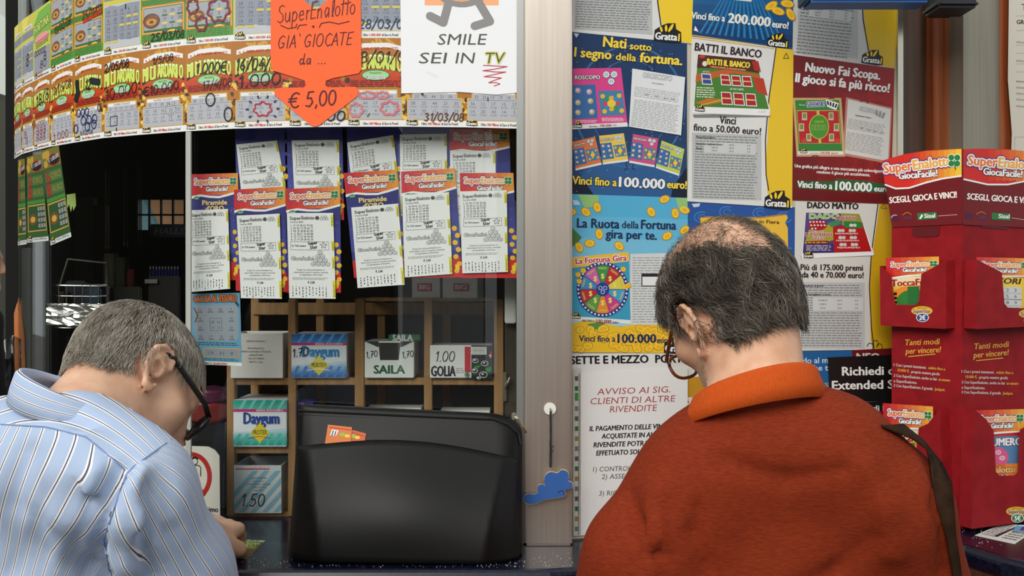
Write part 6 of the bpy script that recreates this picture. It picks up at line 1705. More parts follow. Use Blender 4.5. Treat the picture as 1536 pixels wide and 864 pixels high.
# ------------------------------------------------------------------ people: one blended surface per body, grown from tapered limbs
class Field:
    def __init__(s, xs, ys, zs):
        s.ax = [np.asarray(a, dtype=np.float32) for a in (xs, ys, zs)]
        s.F = np.full([len(a) for a in s.ax], 9.0, dtype=np.float32)
    def sl(s, lo, hi, m):
        r = []
        for a, l, h in zip(s.ax, lo, hi):
            i = int(np.searchsorted(a, l - m)); j = int(np.searchsorted(a, h + m)); r.append(slice(i, max(j, i)))
        return tuple(r)
    def pts(s, sl):
        return (s.ax[0][sl[0]][:, None, None], s.ax[1][sl[1]][None, :, None], s.ax[2][sl[2]][None, None, :])
    def put(s, sl, d, k, op='u'):
        a = s.F[sl]
        if op == 'u':
            if k > 0:
                h = np.maximum(k - np.abs(a - d), 0) / k
                s.F[sl] = np.minimum(a, d) - h * h * k * .25
            else: s.F[sl] = np.minimum(a, d)
        else:
            h = np.maximum(k - np.abs(a + d), 0) / max(k, 1e-6)
            s.F[sl] = np.maximum(a, -d) + h * h * k * .25
    def cone(s, a, b, ra, rb, k=.02, op='u', m=.05):
        a, b = np.array(a, float), np.array(b, float); r = max(ra, rb)
        sl = s.sl(np.minimum(a, b) - r, np.maximum(a, b) + r, m + k)
        X, Y, Z = s.pts(sl); v = b - a; L = float(v @ v) + 1e-12
        t = np.clip(((X - a[0]) * v[0] + (Y - a[1]) * v[1] + (Z - a[2]) * v[2]) / L, 0, 1)
        d = np.sqrt((X - a[0] - t * v[0]) ** 2 + (Y - a[1] - t * v[1]) ** 2 + (Z - a[2] - t * v[2]) ** 2) - (ra + (rb - ra) * t)
        s.put(sl, d.astype(np.float32), k, op)
    def chain(s, pts, rs, k=.02, op='u', m=.05):
        for i in range(len(pts) - 1): s.cone(pts[i], pts[i + 1], rs[i], rs[i + 1], k, op, m)
    def ell(s, c, r, R=None, k=.02, op='u', m=.05):
        c = np.array(c, float); q = max(r)
        sl = s.sl(c - q, c + q, m + k); X, Y, Z = s.pts(sl)
        X, Y, Z = X - c[0], Y - c[1], Z - c[2]
        if R is None: u, v, w = X, Y, Z
        else:
            u = X * R[0][0] + Y * R[0][1] + Z * R[0][2]; v = X * R[1][0] + Y * R[1][1] + Z * R[1][2]; w = X * R[2][0] + Y * R[2][1] + Z * R[2][2]
        k0 = np.sqrt((u / r[0]) ** 2 + (v / r[1]) ** 2 + (w / r[2]) ** 2) + 1e-6
        k1 = np.sqrt((u / r[0] ** 2) ** 2 + (v / r[1] ** 2) ** 2 + (w / r[2] ** 2) ** 2) + 1e-6
        s.put(sl, (k0 * (k0 - 1) / k1).astype(np.float32), k, op)
    def plane_cut(s, p, n, k=.004):
        """remove everything on the side the normal points to"""
        X, Y, Z = s.pts((slice(None),) * 3)
        d = ((X - p[0]) * n[0] + (Y - p[1]) * n[1] + (Z - p[2]) * n[2])
        s.F = np.maximum(s.F, d.astype(np.float32))
    def sample(s, P):
        idx, fr = [], []
        for k in range(3):
            a = s.ax[k]; i = np.clip(np.searchsorted(a, P[:, k]) - 1, 0, len(a) - 2)
            idx.append(i); fr.append(np.clip((P[:, k] - a[i]) / (a[i + 1] - a[i]), 0, 1))
        out = 0
        for dx in (0, 1):
            for dy in (0, 1):
                for dz in (0, 1):
                    w = (fr[0] if dx else 1 - fr[0]) * (fr[1] if dy else 1 - fr[1]) * (fr[2] if dz else 1 - fr[2])
                    out = out + w * s.F[idx[0] + dx, idx[1] + dy, idx[2] + dz]
        return out
    def grad(s, P, h=.004):
        g = np.stack([s.sample(P + np.eye(3)[k] * h) - s.sample(P - np.eye(3)[k] * h) for k in range(3)], 1)
        return g / (np.linalg.norm(g, axis=1, keepdims=True) + 1e-9)
    def mesh(s):
        F = s.F; ins = F < 0
        n = [d - 1 for d in F.shape]
        cnt = np.zeros(n, np.int8)
        C = [(dx, dy, dz) for dx in (0, 1) for dy in (0, 1) for dz in (0, 1)]
        cut = lambda A, c: A[c[0]:c[0] + n[0], c[1]:c[1] + n[1], c[2]:c[2] + n[2]]
        for c in C: cnt += cut(ins, c)
        act = np.argwhere((cnt > 0) & (cnt < 8))
        vid = np.full(n, -1, np.int64); vid[act[:, 0], act[:, 1], act[:, 2]] = np.arange(len(act))
        acc = np.zeros((len(act), 3)); num = np.zeros(len(act))
        for i, a in enumerate(C):
            for b in C[i + 1:]:
                if sum(abs(a[k] - b[k]) for k in range(3)) != 1: continue
                ia = act + a; ib = act + b
                fa = F[ia[:, 0], ia[:, 1], ia[:, 2]]; fb = F[ib[:, 0], ib[:, 1], ib[:, 2]]
                x = (fa < 0) != (fb < 0)
                t = np.where(x, fa / np.where(x, fa - fb, 1), 0)
                for k in range(3):
                    pa = s.ax[k][ia[:, k]]; pb = s.ax[k][ib[:, k]]
                    acc[:, k] += np.where(x, pa + (pb - pa) * t, 0)
                num += x
        V = acc / num[:, None]
        faces = []
        for k in range(3):
            u, v = (k + 1) % 3, (k + 2) % 3
            A = np.take(ins, range(F.shape[k] - 1), axis=k); B = np.take(ins, range(1, F.shape[k]), axis=k)
            for sgn, M in ((1, A & ~B), (0, B & ~A)):
                e = np.argwhere(M)
                e = e[(e[:, u] > 0) & (e[:, v] > 0) & (e[:, u] < F.shape[u] - 1) & (e[:, v] < F.shape[v] - 1)]
                if not len(e): continue
                q = []
                for du, dv in ((-1, -1), (0, -1), (0, 0), (-1, 0)):
                    c = e.copy(); c[:, u] += du; c[:, v] += dv; q.append(vid[c[:, 0], c[:, 1], c[:, 2]])
                q = np.stack(q, 1)
                faces.append(q if sgn else q[:, ::-1])
        Q = np.concatenate(faces); Q = Q[(Q >= 0).all(1)]
        return V, Q

def axis(lo, hi, coarse, fine):
    """grid lines from lo to hi, finer inside the given ranges"""
    out = [lo]
    while out[-1] < hi:
        st = coarse
        for a, b, f in fine:
            if a - f <= out[-1] <= b: st = min(st, f)
            elif out[-1] < a < out[-1] + st: st = min(st, max(a - out[-1], f))
        out.append(out[-1] + st)
    return out

def fast_mesh(name, V, Q, mats, midx=None, parent=None, loc=None, attrs=None, smooth=True):
    used = np.unique(Q); remap = np.full(len(V), -1); remap[used] = np.arange(len(used))
    V = V[used]; Q = remap[Q]
    if loc is None: loc = ((V[:, 0].min() + V[:, 0].max()) / 2, (V[:, 1].min() + V[:, 1].max()) / 2, V[:, 2].min())
    me = bpy.data.meshes.new(name)
    k = Q.shape[1]
    me.vertices.add(len(V)); me.vertices.foreach_set('co', (V - np.array(loc)).astype(np.float32).ravel())
    me.loops.add(Q.size); me.loops.foreach_set('vertex_index', Q.astype(np.int32).ravel())
    me.polygons.add(len(Q)); me.polygons.foreach_set('loop_start', np.arange(0, Q.size, k, dtype=np.int32)); me.polygons.foreach_set('loop_total', np.full(len(Q), k, np.int32))
    for m in (mats if isinstance(mats, (list, tuple)) else [mats]): me.materials.append(m)
    if midx is not None: me.polygons.foreach_set('material_index', np.asarray(midx, np.int32))
    me.polygons.foreach_set('use_smooth', np.full(len(Q), smooth))
    for an, val in (attrs or {}).items():
        a = me.attributes.new(an, 'FLOAT', 'POINT'); a.data.foreach_set('value', val[used].astype(np.float32))
    me.update(calc_edges=True); me.validate()
    o = bpy.data.objects.new(name, me)
    return link(o, loc, parent)

def relax(V, Q, n=2, lam=.5):
    """light smoothing of a quad mesh"""
    for _ in range(n):
        acc = np.zeros_like(V); cn = np.zeros(len(V))
        for i in range(4):
            a, b = Q[:, i], Q[:, (i + 1) % 4]
            np.add.at(acc, a, V[b]); np.add.at(acc, b, V[a]); np.add.at(cn, a, 1); np.add.at(cn, b, 1)
        V = V + lam * (acc / np.maximum(cn, 1)[:, None] - V)
    return V

def head_axes(yaw, pitch, roll=0.0):
    """right, forward, up of a head that looks along +y at yaw 0; positive yaw turns it to the right, pitch bends it down"""
    y, p, r = [math.radians(a) for a in (yaw, pitch, roll)]
    M = Matrix.Rotation(-y, 3, 'Z') @ Matrix.Rotation(r, 3, 'Y') @ Matrix.Rotation(-p, 3, 'X')
    return np.array([M @ Vector((1, 0, 0)), M @ Vector((0, 1, 0)), M @ Vector((0, 0, 1))])

def build_head(f, c, R, nape, ear=1.0, s=1.0, neck_r=.056, ear_z=0.0):
    c = np.array(c); W = lambda x, y, z: c + s * (x * R[0] + y * R[1] + z * R[2])
    E = lambda p, r, k=.02, op='u': f.ell(W(*p), [s * v for v in r], R, k, op)
    K = lambda a, b, ra, rb, k=.015, op='u': f.cone(W(*a), W(*b), ra * s, rb * s, k, op)
    E((0, -.014, .035), (.0735, .094, .082), .02)
    E((0, .030, .010), (.062, .064, .075), .03)
    E((0, -.045, .0), (.056, .048, .050), .03)
    E((0, .038, -.045), (.055, .056, .055), .03)
    E((0, .052, -.085), (.043, .042, .033), .03)
    for sx in (-1, 1):
        K((sx * .050, -.002, -.055), (sx * .026, .072, -.098), .018, .014, .03)      # jaw line
        E((sx * .043, .060, -.022), (.024, .024, .020), .02)                          # cheek bone
        E((sx * .031, .088, .010), (.014, .012, .009), .008, 's')                     # eye socket
        E((sx * .031, .080, .010), (.0125, .0125, .0125), .002)
        K((sx * .012, .094, .026), (sx * .046, .082, .030), .007, .006, .01)          # brow
        E((sx * .011, .098, -.034), (.008, .010, .008), .006)                         # nostril wing
    K((0, .090, .018), (0, .112, -.028), .008, .012, .012)
    K((-.022, .084, -.062), (.022, .084, -.062), .006, .006, .006); K((-.02, .083, -.073), (.02, .083, -.073), .007, .007, .006)
    K((0, .082, -.0675), (0, .083, -.0675), .002, .002, .002, 's')
    E((0, .080, -.098), (.020, .016, .016), .02)
    # neck
    f.cone(W(0, -.030, -.035), nape, neck_r * s, neck_r * 1.08, .03)
    f.cone(W(0, -.004, -.060), np.array(nape) + R[1] * .03, .046 * s, .05, .03)
    for sx in (-1, 1):
        b = np.array([-.0, .0, -.012 + ear_z])
        def ep(fw, up, out): return W(sx * (.072 + out), b[1] + fw, b[2] + up)
        rim = [(.007, .003), (.014, .015), (.011, .026), (.001, .0325), (-.012, .030), (-.0205, .019), (-.0215, .004), (-.016, -.010), (-.009, -.020), (-.001, -.029), (.007, -.029), (.011, -.019)]
        out = lambda fw: .006 + (.012 - fw) * .34
        P = [ep(a * ear, u * ear, out(a)) for a, u in rim]
        rr = [.003, .0034, .0036, .0038, .004, .004, .0038, .0036, .0038, .005, .005, .0035]
        f.chain(P, rr, .003)
        pl = [(-.004, .012, .016, .0165), (-.005, -.004, .012, .013)]
        for fw, up, a, h in pl:
            Rr = np.array([R[0] * .94 * sx + R[1] * (-.34) * -1 * .0 + R[1] * .34, R[1] * .94 - R[0] * .34 * sx, R[2]])
            f.ell(ep(fw * ear, up * ear, out(fw) - .0035), (.0028, a * ear, h * ear), Rr, .004)
        f.cone(ep(0, .004, -.004), ep(-.002, .004, out(-.004) - .006), .016, .012, .006)
        f.chain([ep(-.003, .022, out(-.003)), ep(-.011, .014, out(-.011)), ep(-.0125, .002, out(-.0125)), ep(-.006, -.010, out(-.006))], [.0026, .003, .003, .0026], .004)
        f.cone(ep(.008, -.004, .005), ep(.0065, -.009, .009), .004, .0042, .004)
        f.ell(ep(-.003, .0, out(-.003) + .002), (.006, .007, .009), None, .003, 's')
    return W

def build_hand(f, wrist, dirv, palm_n, curl=1.0, s=1.0, spread=.35, thumb_side=1):
    """palm, four fingers and a thumb; palm_n points out of the palm"""
    d = np.array(dirv, float); d /= np.linalg.norm(d); n = np.array(palm_n, float); n -= d * (n @ d); n /= np.linalg.norm(n)
    x = np.cross(d, n) * thumb_side; w = np.array(wrist, float)
    k0 = w + d * .088 * s
    f.chain([w, w + d * .03 * s], [.026 * s, .028 * s], .015)
    for u in (-.028, -.010, .010, .027): f.cone(w + d * .022 * s + x * u * .7 * s, k0 + x * u * s - d * .004 * s, .0145 * s, .0112 * s, .012)
    for u, L, r in ((.028, .068, .0085), (.010, .077, .009), (-.009, .071, .0086), (-.027, .055, .0075)):
        p = k0 + x * u * s; a = 0.0; pts = [p]
        for frac, bend in ((.45, .55), (.30, .75), (.25, .6)):
            a += bend * curl
            p = p + (d * math.cos(a) + n * math.sin(a) + x * u * spread * 3) * L * frac * s; pts.append(p)
        f.chain(pts, [r * 1.12 * s, r * 1.02 * s, r * .95 * s, r * .82 * s], .004)
        f.ell(k0 + x * u * s - n * .003 * s, (.0105 * s,) * 3, None, .006)
    p0 = w + d * .028 * s + x * .026 * s
    p1 = p0 + (d * .70 + x * .50 + n * .45) * .042 * s; p2 = p1 + (d * .85 + x * (-.15) + n * .5) * .030 * s; p3 = p2 + (d * .85 - x * .3 + n * .45) * .026 * s
    f.chain([p0, p1, p2, p3], [.016 * s, .0125 * s, .0105 * s, .009 * s], .006)

def strand_mesh(name, P0, W, f, field_dir, length, seg, rad, off, jit, parent, m, clump=0.0, wave=0.0, wl=.02, up=0.0, rng=RNG, attrs=None):
    """hair: one thin tapered tube per strand, combed over the scalp"""
    n = len(P0)
    P = P0.copy(); pts = [P.copy()]
    L = length[:, None]
    jd = rng.normal(size=(n, 3)) * jit
    ph = rng.random(n) * 6.28
    g0 = f.grad(P)
    for k in range(seg):
        g = f.grad(P)
        d = field_dir(P) + jd
        d = d - g * (d * g).sum(1, keepdims=True)
        d /= (np.linalg.norm(d, axis=1, keepdims=True) + 1e-9)
        side = np.cross(d, g)
        t = (k + 1) / seg
        wv = wave * np.cos(ph[:, None] + t * length[:, None] / wl * 6.28)
        st = d + side * wv + g * (up * (1 - t) + (.25 if k == 0 else 0))
        st /= np.linalg.norm(st, axis=1, keepdims=True)
        P = P + st * L / seg
        sd = f.sample(P)[:, None]
        tgt = off[:, None] * min(1, (k + 1.0) / 2)
        P = P + f.grad(P) * np.where(sd < tgt, tgt - sd, 0)
        pts.append(P.copy())
    K = seg + 1
    A = np.stack(pts, 1)                                   # n,K,3
    T = np.gradient(A, axis=1); T /= (np.linalg.norm(T, axis=2, keepdims=True) + 1e-9)
    U = np.cross(T, g0[:, None, :]); U /= (np.linalg.norm(U, axis=2, keepdims=True) + 1e-9)
    B = np.cross(T, U)
    taper = np.array([1 - .75 * (k / seg) ** 2 for k in range(K)])[None, :, None] * rad
    V = np.stack([A + taper * (U * math.cos(a) + B * math.sin(a)) for a in (0, 2.09, 4.19)], 2).reshape(-1, 3)
    base = (np.arange(n) * K * 3)[:, None]
    q = []
    for k in range(seg):
        for j in range(3):
            a = k * 3 + j; b = k * 3 + (j + 1) % 3
            q.append(np.stack([base[:, 0] + a, base[:, 0] + b, base[:, 0] + b + 3, base[:, 0] + a + 3], 1))
    Q = np.concatenate(q)
    q0 = P0 * 1000
    patch = .5 + .5 * np.sin(q0[:, 0] * .13 + 2 * np.sin(q0[:, 2] * .11)) * np.cos(q0[:, 2] * .09 + q0[:, 1] * .12)
    tone = np.repeat(np.clip(.62 * rng.random(n) + .38 * patch, 0, 1), K * 3)
    return fast_mesh(name, V, Q, m, None, parent, None, {'tone': tone})

def hair_mat(name, cols, pos, rough=.45):
    m, nt, b = node_mat(name, rough, 0, .35)
    at_ = nt.nodes.new('ShaderNodeAttribute'); at_.attribute_name = 'tone'
    cr = nt.nodes.new('ShaderNodeValToRGB')
    while len(cr.color_ramp.elements) < len(cols): cr.color_ramp.elements.new(.5)
    for e, c, p in zip(cr.color_ramp.elements, cols, pos): e.color = tuple(lin(v) for v in c) + (1,); e.position = p
    nt.links.new(at_.outputs['Fac'], cr.inputs[0]); nt.links.new(cr.outputs[0], b.inputs['Base Color'])
    return m

def skin_mat(name, c1, c2, sss=.12):
    m = noise_mat(name, c1, c2, nscale=38, detail=5, rough=.5, spec=.35, bump=.12, lo=.3, hi=.7)
    b = m.node_tree.nodes['Principled BSDF']
    b.inputs['Subsurface Weight'].default_value = sss; b.inputs['Subsurface Radius'].default_value = (1, .35, .2); b.inputs['Subsurface Scale'].default_value = .006
    return m

# ---------- shared lower half: trousers and shoes, standing behind the counter's edge
def lower_body(parent, hip, facing, col, spread=.10, floor=0.0):
    fx, fy = facing; rx, ry = fy, -fx
    hip = np.array(hip)
    lo = hip - .34; hi = hip + .34
    f = Field(axis(lo[0], hi[0], .014, []), axis(lo[1], hi[1], .014, []), axis(-.02, hip[2] + .2, .02, []))
    f.ell(hip, (.15, .105, .13), np.array([[rx, ry, 0], [fx, fy, 0], [0, 0, 1]]), .03)
    sh = []
    for sx in (-1, 1):
        h = hip + np.array([rx, ry, 0]) * sx * .085 - np.array([0, 0, .03])
        kn = hip + np.array([rx, ry, 0]) * sx * spread + np.array([fx, fy, 0]) * .02; kn[2] = .50
        an = kn.copy() - np.array([fx, fy, 0]) * .03; an[2] = .10
        f.chain([h, kn, an], [.088, .064, .056], .03)
        sh.append(an)
    V, Q = f.mesh(); fast_mesh('trousers', relax(V, Q, 2), Q, noise_mat('trouser_cloth_%d' % col[0], col, [c * .85 for c in col], nscale=60, rough=.8), None, parent)
    for an in sh:
        q = Field(axis(an[0] - .2, an[0] + .2, .01, []), axis(an[1] - .2, an[1] + .24, .01, []), axis(0, .2, .01, []))
        t = an + np.array([fx, fy, 0]) * .16
        q.cone((an[0], an[1], .05), (t[0], t[1], .036), .043, .034, .02); q.cone((an[0], an[1], .05), (an[0], an[1], .11), .042, .04, .02)
        X, Y, Z = q.pts((slice(None),) * 3); q.F = np.maximum(q.F, (.006 - Z) + 0 * q.F)
        V, Q = q.mesh(); fast_mesh('shoe', V, Q, mat((30, 26, 24), .4), None, parent)

def surface_points(V, Q, mask, n, rng=RNG):
    """random points on the faces for which mask holds, with weight"""
    a = V[Q[:, 0]]; b = V[Q[:, 1]]; c = V[Q[:, 2]]; d = V[Q[:, 3]]
    cen = (a + b + c + d) / 4
    w = mask(cen) * (np.linalg.norm(np.cross(b - a, c - a), axis=1) + np.linalg.norm(np.cross(c - a, d - a), axis=1))
    w = w / w.sum()
    i = rng.choice(len(Q), n, p=w); u, v = rng.random((n, 1)), rng.random((n, 1))
    return (a[i] * (1 - u) + b[i] * u) * (1 - v) + (d[i] * (1 - u) + c[i] * u) * v

def local(P, c, R, s=1.0): return ((P - np.array(c)) @ np.array(R).T) / s
def sm(x, a, b):
    t = np.clip((x - a) / (b - a), 0, 1); return t * t * (3 - 2 * t)
def V3(px, py, d): return np.array(at(px, py, d))
def to_px(P): return CX + P[:, 0] / P[:, 1] * FPX, CY - (P[:, 2] - CAMZ) / P[:, 1] * FPX

def collar_band(name, parent, c, rt, bk, ra, rb, zs, zc_, h, flare, m, thick=.004, n=56, attr=None):
    """fold-down collar round the neck; zs, zc_ tilt the loop towards its back and right"""
    c = np.array(c); rt = np.array(rt); bk = np.array(bk); up = np.array([0, 0, 1.0])
    prof_ = [(-.002, -.5), (-.001, 0), (.0015, .10), (.005, .10), (.009, .0), (.011 + flare * .5, -.5), (.011 + flare, -1.0), (.011 + flare - thick, -1.02), (.006, -.45)]
    V, F, S = [], [], []
    for i in range(n):
        a = 2 * math.pi * i / n; ca, sa = math.cos(a), math.sin(a)
        dr = rt * ca + bk * sa
        for k, (o, hh) in enumerate(prof_):
            q_ = (.45 + .55 * max(0, sa)) if attr else 1.0
            p = c + rt * (ra + o * q_) * ca + bk * (rb + o * q_) * sa + up * (zs * sa + zc_ * ca + hh * h * q_)
            V.append(p); S.append((hh if k > 2 else 0) * h)
    K = len(prof_)
    for i in range(n):
        for k in range(K):
            F.append((i * K + k, ((i + 1) % n) * K + k, ((i + 1) % n) * K + (k + 1) % K, i * K + (k + 1) % K))
    return fast_mesh(name, np.array(V), np.array(F), m, None, parent, None, {'stripe': np.array(S) / .012 + .2} if attr else None)

def glasses(parent, W, r, m, hw, hh, z0, y0, xc, lens, ear_x=.074, drop=.0, yt=.0):
    g = G()
    for sx in (-1, 1):
        loop = []
        for i in range(25):
            a = 2 * math.pi * i / 24
            ca, sa = math.cos(a), math.sin(a)
            loop.append(W(sx * xc + hw * math.copysign(abs(ca) ** .8, ca), y0 - abs(sx * xc + hw * ca) * .12, z0 + hh * math.copysign(abs(sa) ** .8, sa)))
        g.tube(loop, r, m, 7, False)
    g.tube([W(-xc + hw * .9, y0 + .002, z0 + .004), W(0, y0 + .006, z0 + .008), W(xc - hw * .9, y0 + .002, z0 + .004)], r * .9, m, 7)
    e = g.build('eyeglasses', parent, True)
    for sx in (-1, 1):
        t = G(); t.tube([W(sx * (xc + hw * .95), y0 - .008, z0 + hh * .45), W(sx * ear_x * 1.0, y0 - .03, z0 + hh * .5 + yt * .3), W(sx * (ear_x + .003), .012, .021 + yt), W(sx * (ear_x + .004), -.006, .019 + yt * .6), W(sx * (ear_x + .001), -.017, .004)], r * 1.15, m, 7); t.build('temple', e, True)
        if lens:
            l = G(); l.add([W(sx * xc + hw * .95 * math.cos(2 * math.pi * i / 20), y0 - .004, z0 + hh * .95 * math.sin(2 * math.pi * i / 20)) for i in range(20)], [tuple(range(20))], lens); l.build('lens', e)
    return e

SKIN1 = skin_mat('skin_tan', (208, 160, 130), (224, 182, 152)); SKIN2 = skin_mat('skin_pale', (206, 156, 124), (224, 178, 148))
GREY_HAIR = hair_mat('grey_hair', [(84, 78, 68), (142, 134, 120), (184, 176, 162), (226, 221, 210)], [0, .35, .7, 1])
DARK_HAIR = hair_mat('dark_curly_hair', [(36, 31, 26), (78, 70, 60), (122, 113, 100), (184, 177, 165)], [0, .45, .78, 1])

# ------------------------------------------------------------------ man in the striped shirt, bent over the counter
C1 = V3(200, 572, 1.42); YAW1, PIT1, ROL1 = 37, 50, -22
R1 = head_axes(YAW1, PIT1, ROL1)
nape1 = V3(112, 640, 1.29)
shR, shL = V3(206, 742, 1.185), V3(-92, 735, 1.27)
elR, wrR = V3(316, 950, 1.33), V3(300, 812, 1.575)
elL, wrL = V3(-80, 930, 1.40), V3(30, 786, 1.66)
hip1 = V3(20, 1330, 1.20)
f = Field(axis(-1.02, -.16, .011, [(-.67, -.40, .0036)]), axis(.98, 1.86, .011, [(1.27, 1.58, .0036), (1.575, 1.74, .0045)]), axis(.72, 1.56, .011, [(1.05, 1.14, .0045), (1.30, 1.52, .0036)]))
W1 = build_head(f, C1, R1, nape1, 1.14, .935, .052)
back1 = V3(55, 830, 1.315)
f.ell(back1, (.14, .08, .16), None, .05)
f.ell(V3(30, 1080, 1.30), (.14, .09, .2), None, .05)
for s_, e_, w_, sg in ((shR, elR, wrR, 1), (shL, elL, wrL, -1)):
    f.cone(nape1 - np.array([0, 0, .03]), s_ - np.array([0, 0, .015]), .036, .036, .03); f.chain([s_ - np.array([0, 0, .015]), e_], [.040, .036], .03); f.chain([e_, w_], [.040, .026], .02)
build_hand(f, wrR, (.16, .95, .07), (-.25, .15, -1), 1.25, .95, .12, -1)
build_hand(f, wrL, (.4, .9, .02), (.1, .1, -1), .5, .95, .3, 1)
V, Q = f.mesh(); V = relax(V, Q, 1, .4)
cen = local(V[Q].mean(1), C1, R1)
def hair1(p):
    """how thick the hair grows at a spot of the head: short all over, thin at the crown"""
    x, y, z = p[:, 0], p[:, 1], p[:, 2]
    front = sm(y - .9 * (z - .06), .078, .058)                 # forehead line
    low = sm(z, -.062 + .55 * np.maximum(y + .05, 0), -.040 + .55 * np.maximum(y + .05, 0))
    nearear = np.exp(-((y - .002) / .030) ** 2 - ((z + .004) / .038) ** 2) * (np.abs(x) > .045) * 1.5
    return np.clip(front * low * (1 - 1.2 * nearear) * (p[:, 1] < .1), 0, 1)
SCALP1 = noise_mat('scalp_grey', (110, 98, 86), (140, 122, 106), nscale=60, rough=.6)
m1 = (hair1(cen) > .5) & (np.linalg.norm(cen, axis=1) < .16)
man1 = fast_mesh('person', V, Q, [SKIN1, SCALP1], m1.astype(int))
tag(man1, 'grey-haired person in a blue striped shirt bent over the counter, writing', 'person')
WL[man1.name] = Vector(man1.location)
mask = lambda c: hair1(local(c, C1, R1)) * (np.linalg.norm(local(c, C1, R1), axis=1) < .16) * (1 - .55 * np.exp(-((local(c, C1, R1) - np.array([.058, -.052, .030])) ** 2).sum(1) / .020 ** 2))
P0 = surface_points(V, Q, mask, 15000)
crown1 = np.array(C1) + R1.T @ np.array([.0, -.055, .095])
def comb1(P):
    p = local(P, C1, R1)
    fw = np.array([[0.25, 1.0, -.2]]) * sm(p[:, 1], -.055, .02)[:, None]          # combed forward over the top
    dn = np.stack([.25 * np.sign(p[:, 0]), np.full(len(p), -.25), np.full(len(p), -1.0)], 1) * (1 - sm(p[:, 2], .055, .11))[:, None]
    cr = (p - np.array([[.0, -.055, .10]])); cr = cr / (np.linalg.norm(cr, axis=1, keepdims=True) + 1e-6) * 1.1
    return (fw + dn + cr) @ R1
L = RNG.uniform(.016, .032, len(P0)) * np.where(local(P0, C1, R1)[:, 2] < -.02, .6, 1)
strand_mesh('hair', P0, W1, f, comb1, L, 4, .00042, RNG.uniform(.002, .006, len(P0)), .32, man1, GREY_HAIR, wave=.25, wl=.02, up=.25)
g = G()
for sx in (-1, 1):
    pts = [W1(sx * (.016 + .014 * t), .096 - .012 * t * t, .031 + .004 * math.sin(3 * t)) for t in (0, .5, 1, 1.5, 2)]
    g.tube(pts, .003, mat((90, 86, 80), .7), 5)
g.build('eyebrows', man1)
glasses(man1, W1, .0036, mat((18, 17, 18), .3), .027, .018, -.006, .118, .034, glass_mat('lens_clear', (.97, .98, .98), 1), .0765)

# shirt
fs = Field(axis(-1.06, -.16, .0062, []), axis(1.0, 1.52, .0062, []), axis(.72, 1.46, .0062, []))
fs.ell(back1, (.185, .120, .205), None, .06)
fs.ell(V3(30, 1080, 1.30), (.18, .125, .23), None, .06)
fs.chain([V3(118, 676, 1.245), V3(178, 712, 1.21), shR], [.060, .058, .062], .05)
fs.chain([V3(106, 676, 1.25), V3(0, 690, 1.26), shL], [.062, .060, .064], .05)
fs.chain([shR, V3(262, 850, 1.25), elR + (elR - shR) * -.06], [.064, .064, .060], .03)
fs.chain([shL, elL + (elL - shL) * -.05], [.068, .058], .03)
fs.ell(V3(95, 720, 1.235), (.12, .07, .07), None, .05)
def surf(fld, x, y, lift=.001, d0=.95, d1=1.6):
    t = np.linspace(d0, d1, 900); P = np.stack([(x - CX) * t / FPX, t, CAMZ - (y - CY) * t / FPX], 1)
    F = fld.sample(P); i = np.argmax(F < 0)
    if F[i] >= 0: return None
    return Vector(P[i]) + Vector((0, -lift, 0))
def creases(fld, lines):
    """folds of the cloth: a groove or (r < 0) a raised pleat along a run over its surface"""
    todo = []
    for pts, r in lines:
        todo.append(([surf(fld, x, y, -.001 if r > 0 else -.002) for x, y in pts], r))
    for pts, r in todo:
        pts = [np.array(p) for p in pts if p is not None]
        if len(pts) > 1:
            rr = np.linspace(abs(r), abs(r) * .5, len(pts))
            fld.chain(pts, list(rr), .02 if r > 0 else .03, 's' if r > 0 else 'u')
creases(fs, [([(114, 662), (122, 700), (132, 740), (142, 780), (152, 830), (158, 880)], .012), ([(102, 668), (98, 710), (96, 770), (98, 850)], -.012), ([(130, 672), (146, 720), (160, 752)], -.011),
             ([(188, 714), (174, 738), (161, 770), (154, 800), (158, 840), (168, 880)], .013), ([(206, 735), (194, 780), (190, 840), (200, 880)], -.014), ([(222, 740), (216, 790), (226, 860)], .008), ([(40, 680), (22, 760), (12, 860)], .008), ([(236, 720), (262, 800), (290, 870)], .006),
             ([(60, 612), (90, 616), (130, 636)], .006)])
X, Y, Z = fs.pts((slice(None),) * 3)
PXg = CX + X / Y * FPX + 0 * Z; PYg = CY - (Z - CAMZ) / Y * FPX + 0 * X
fs.F += (.0022 * np.sin((PXg + .34 * (PYg - 640)) / 34 * 6.28 + .01 * (PYg - 700)) * np.exp(-((PXg - 128) / 62) ** 2 - ((PYg - 790) / 95) ** 2)).astype(np.float32)
fs.F += (.0026 * np.sin((PXg - .5 * (PYg - 700)) / 46 * 6.28) * np.exp(-((PXg - 250) / 60) ** 2 - ((PYg - 800) / 80) ** 2)).astype(np.float32)
fs.F += (.0022 * np.sin((PXg + .3 * PYg) / 70 * 6.28) * np.exp(-((PXg - 20) / 60) ** 2 - ((PYg - 800) / 110) ** 2)).astype(np.float32)
fs.F += (.0016 * np.sin(31 * X + 17 * Z) * np.sin(23 * Z - 11 * X + 9 * Y)).astype(np.float32)
fs.plane_cut(elR - (elR - shR) * .03, (elR - shR) / np.linalg.norm(elR - shR)) if False else None
V, Q = fs.mesh(); V = relax(V, Q, 2, .5)
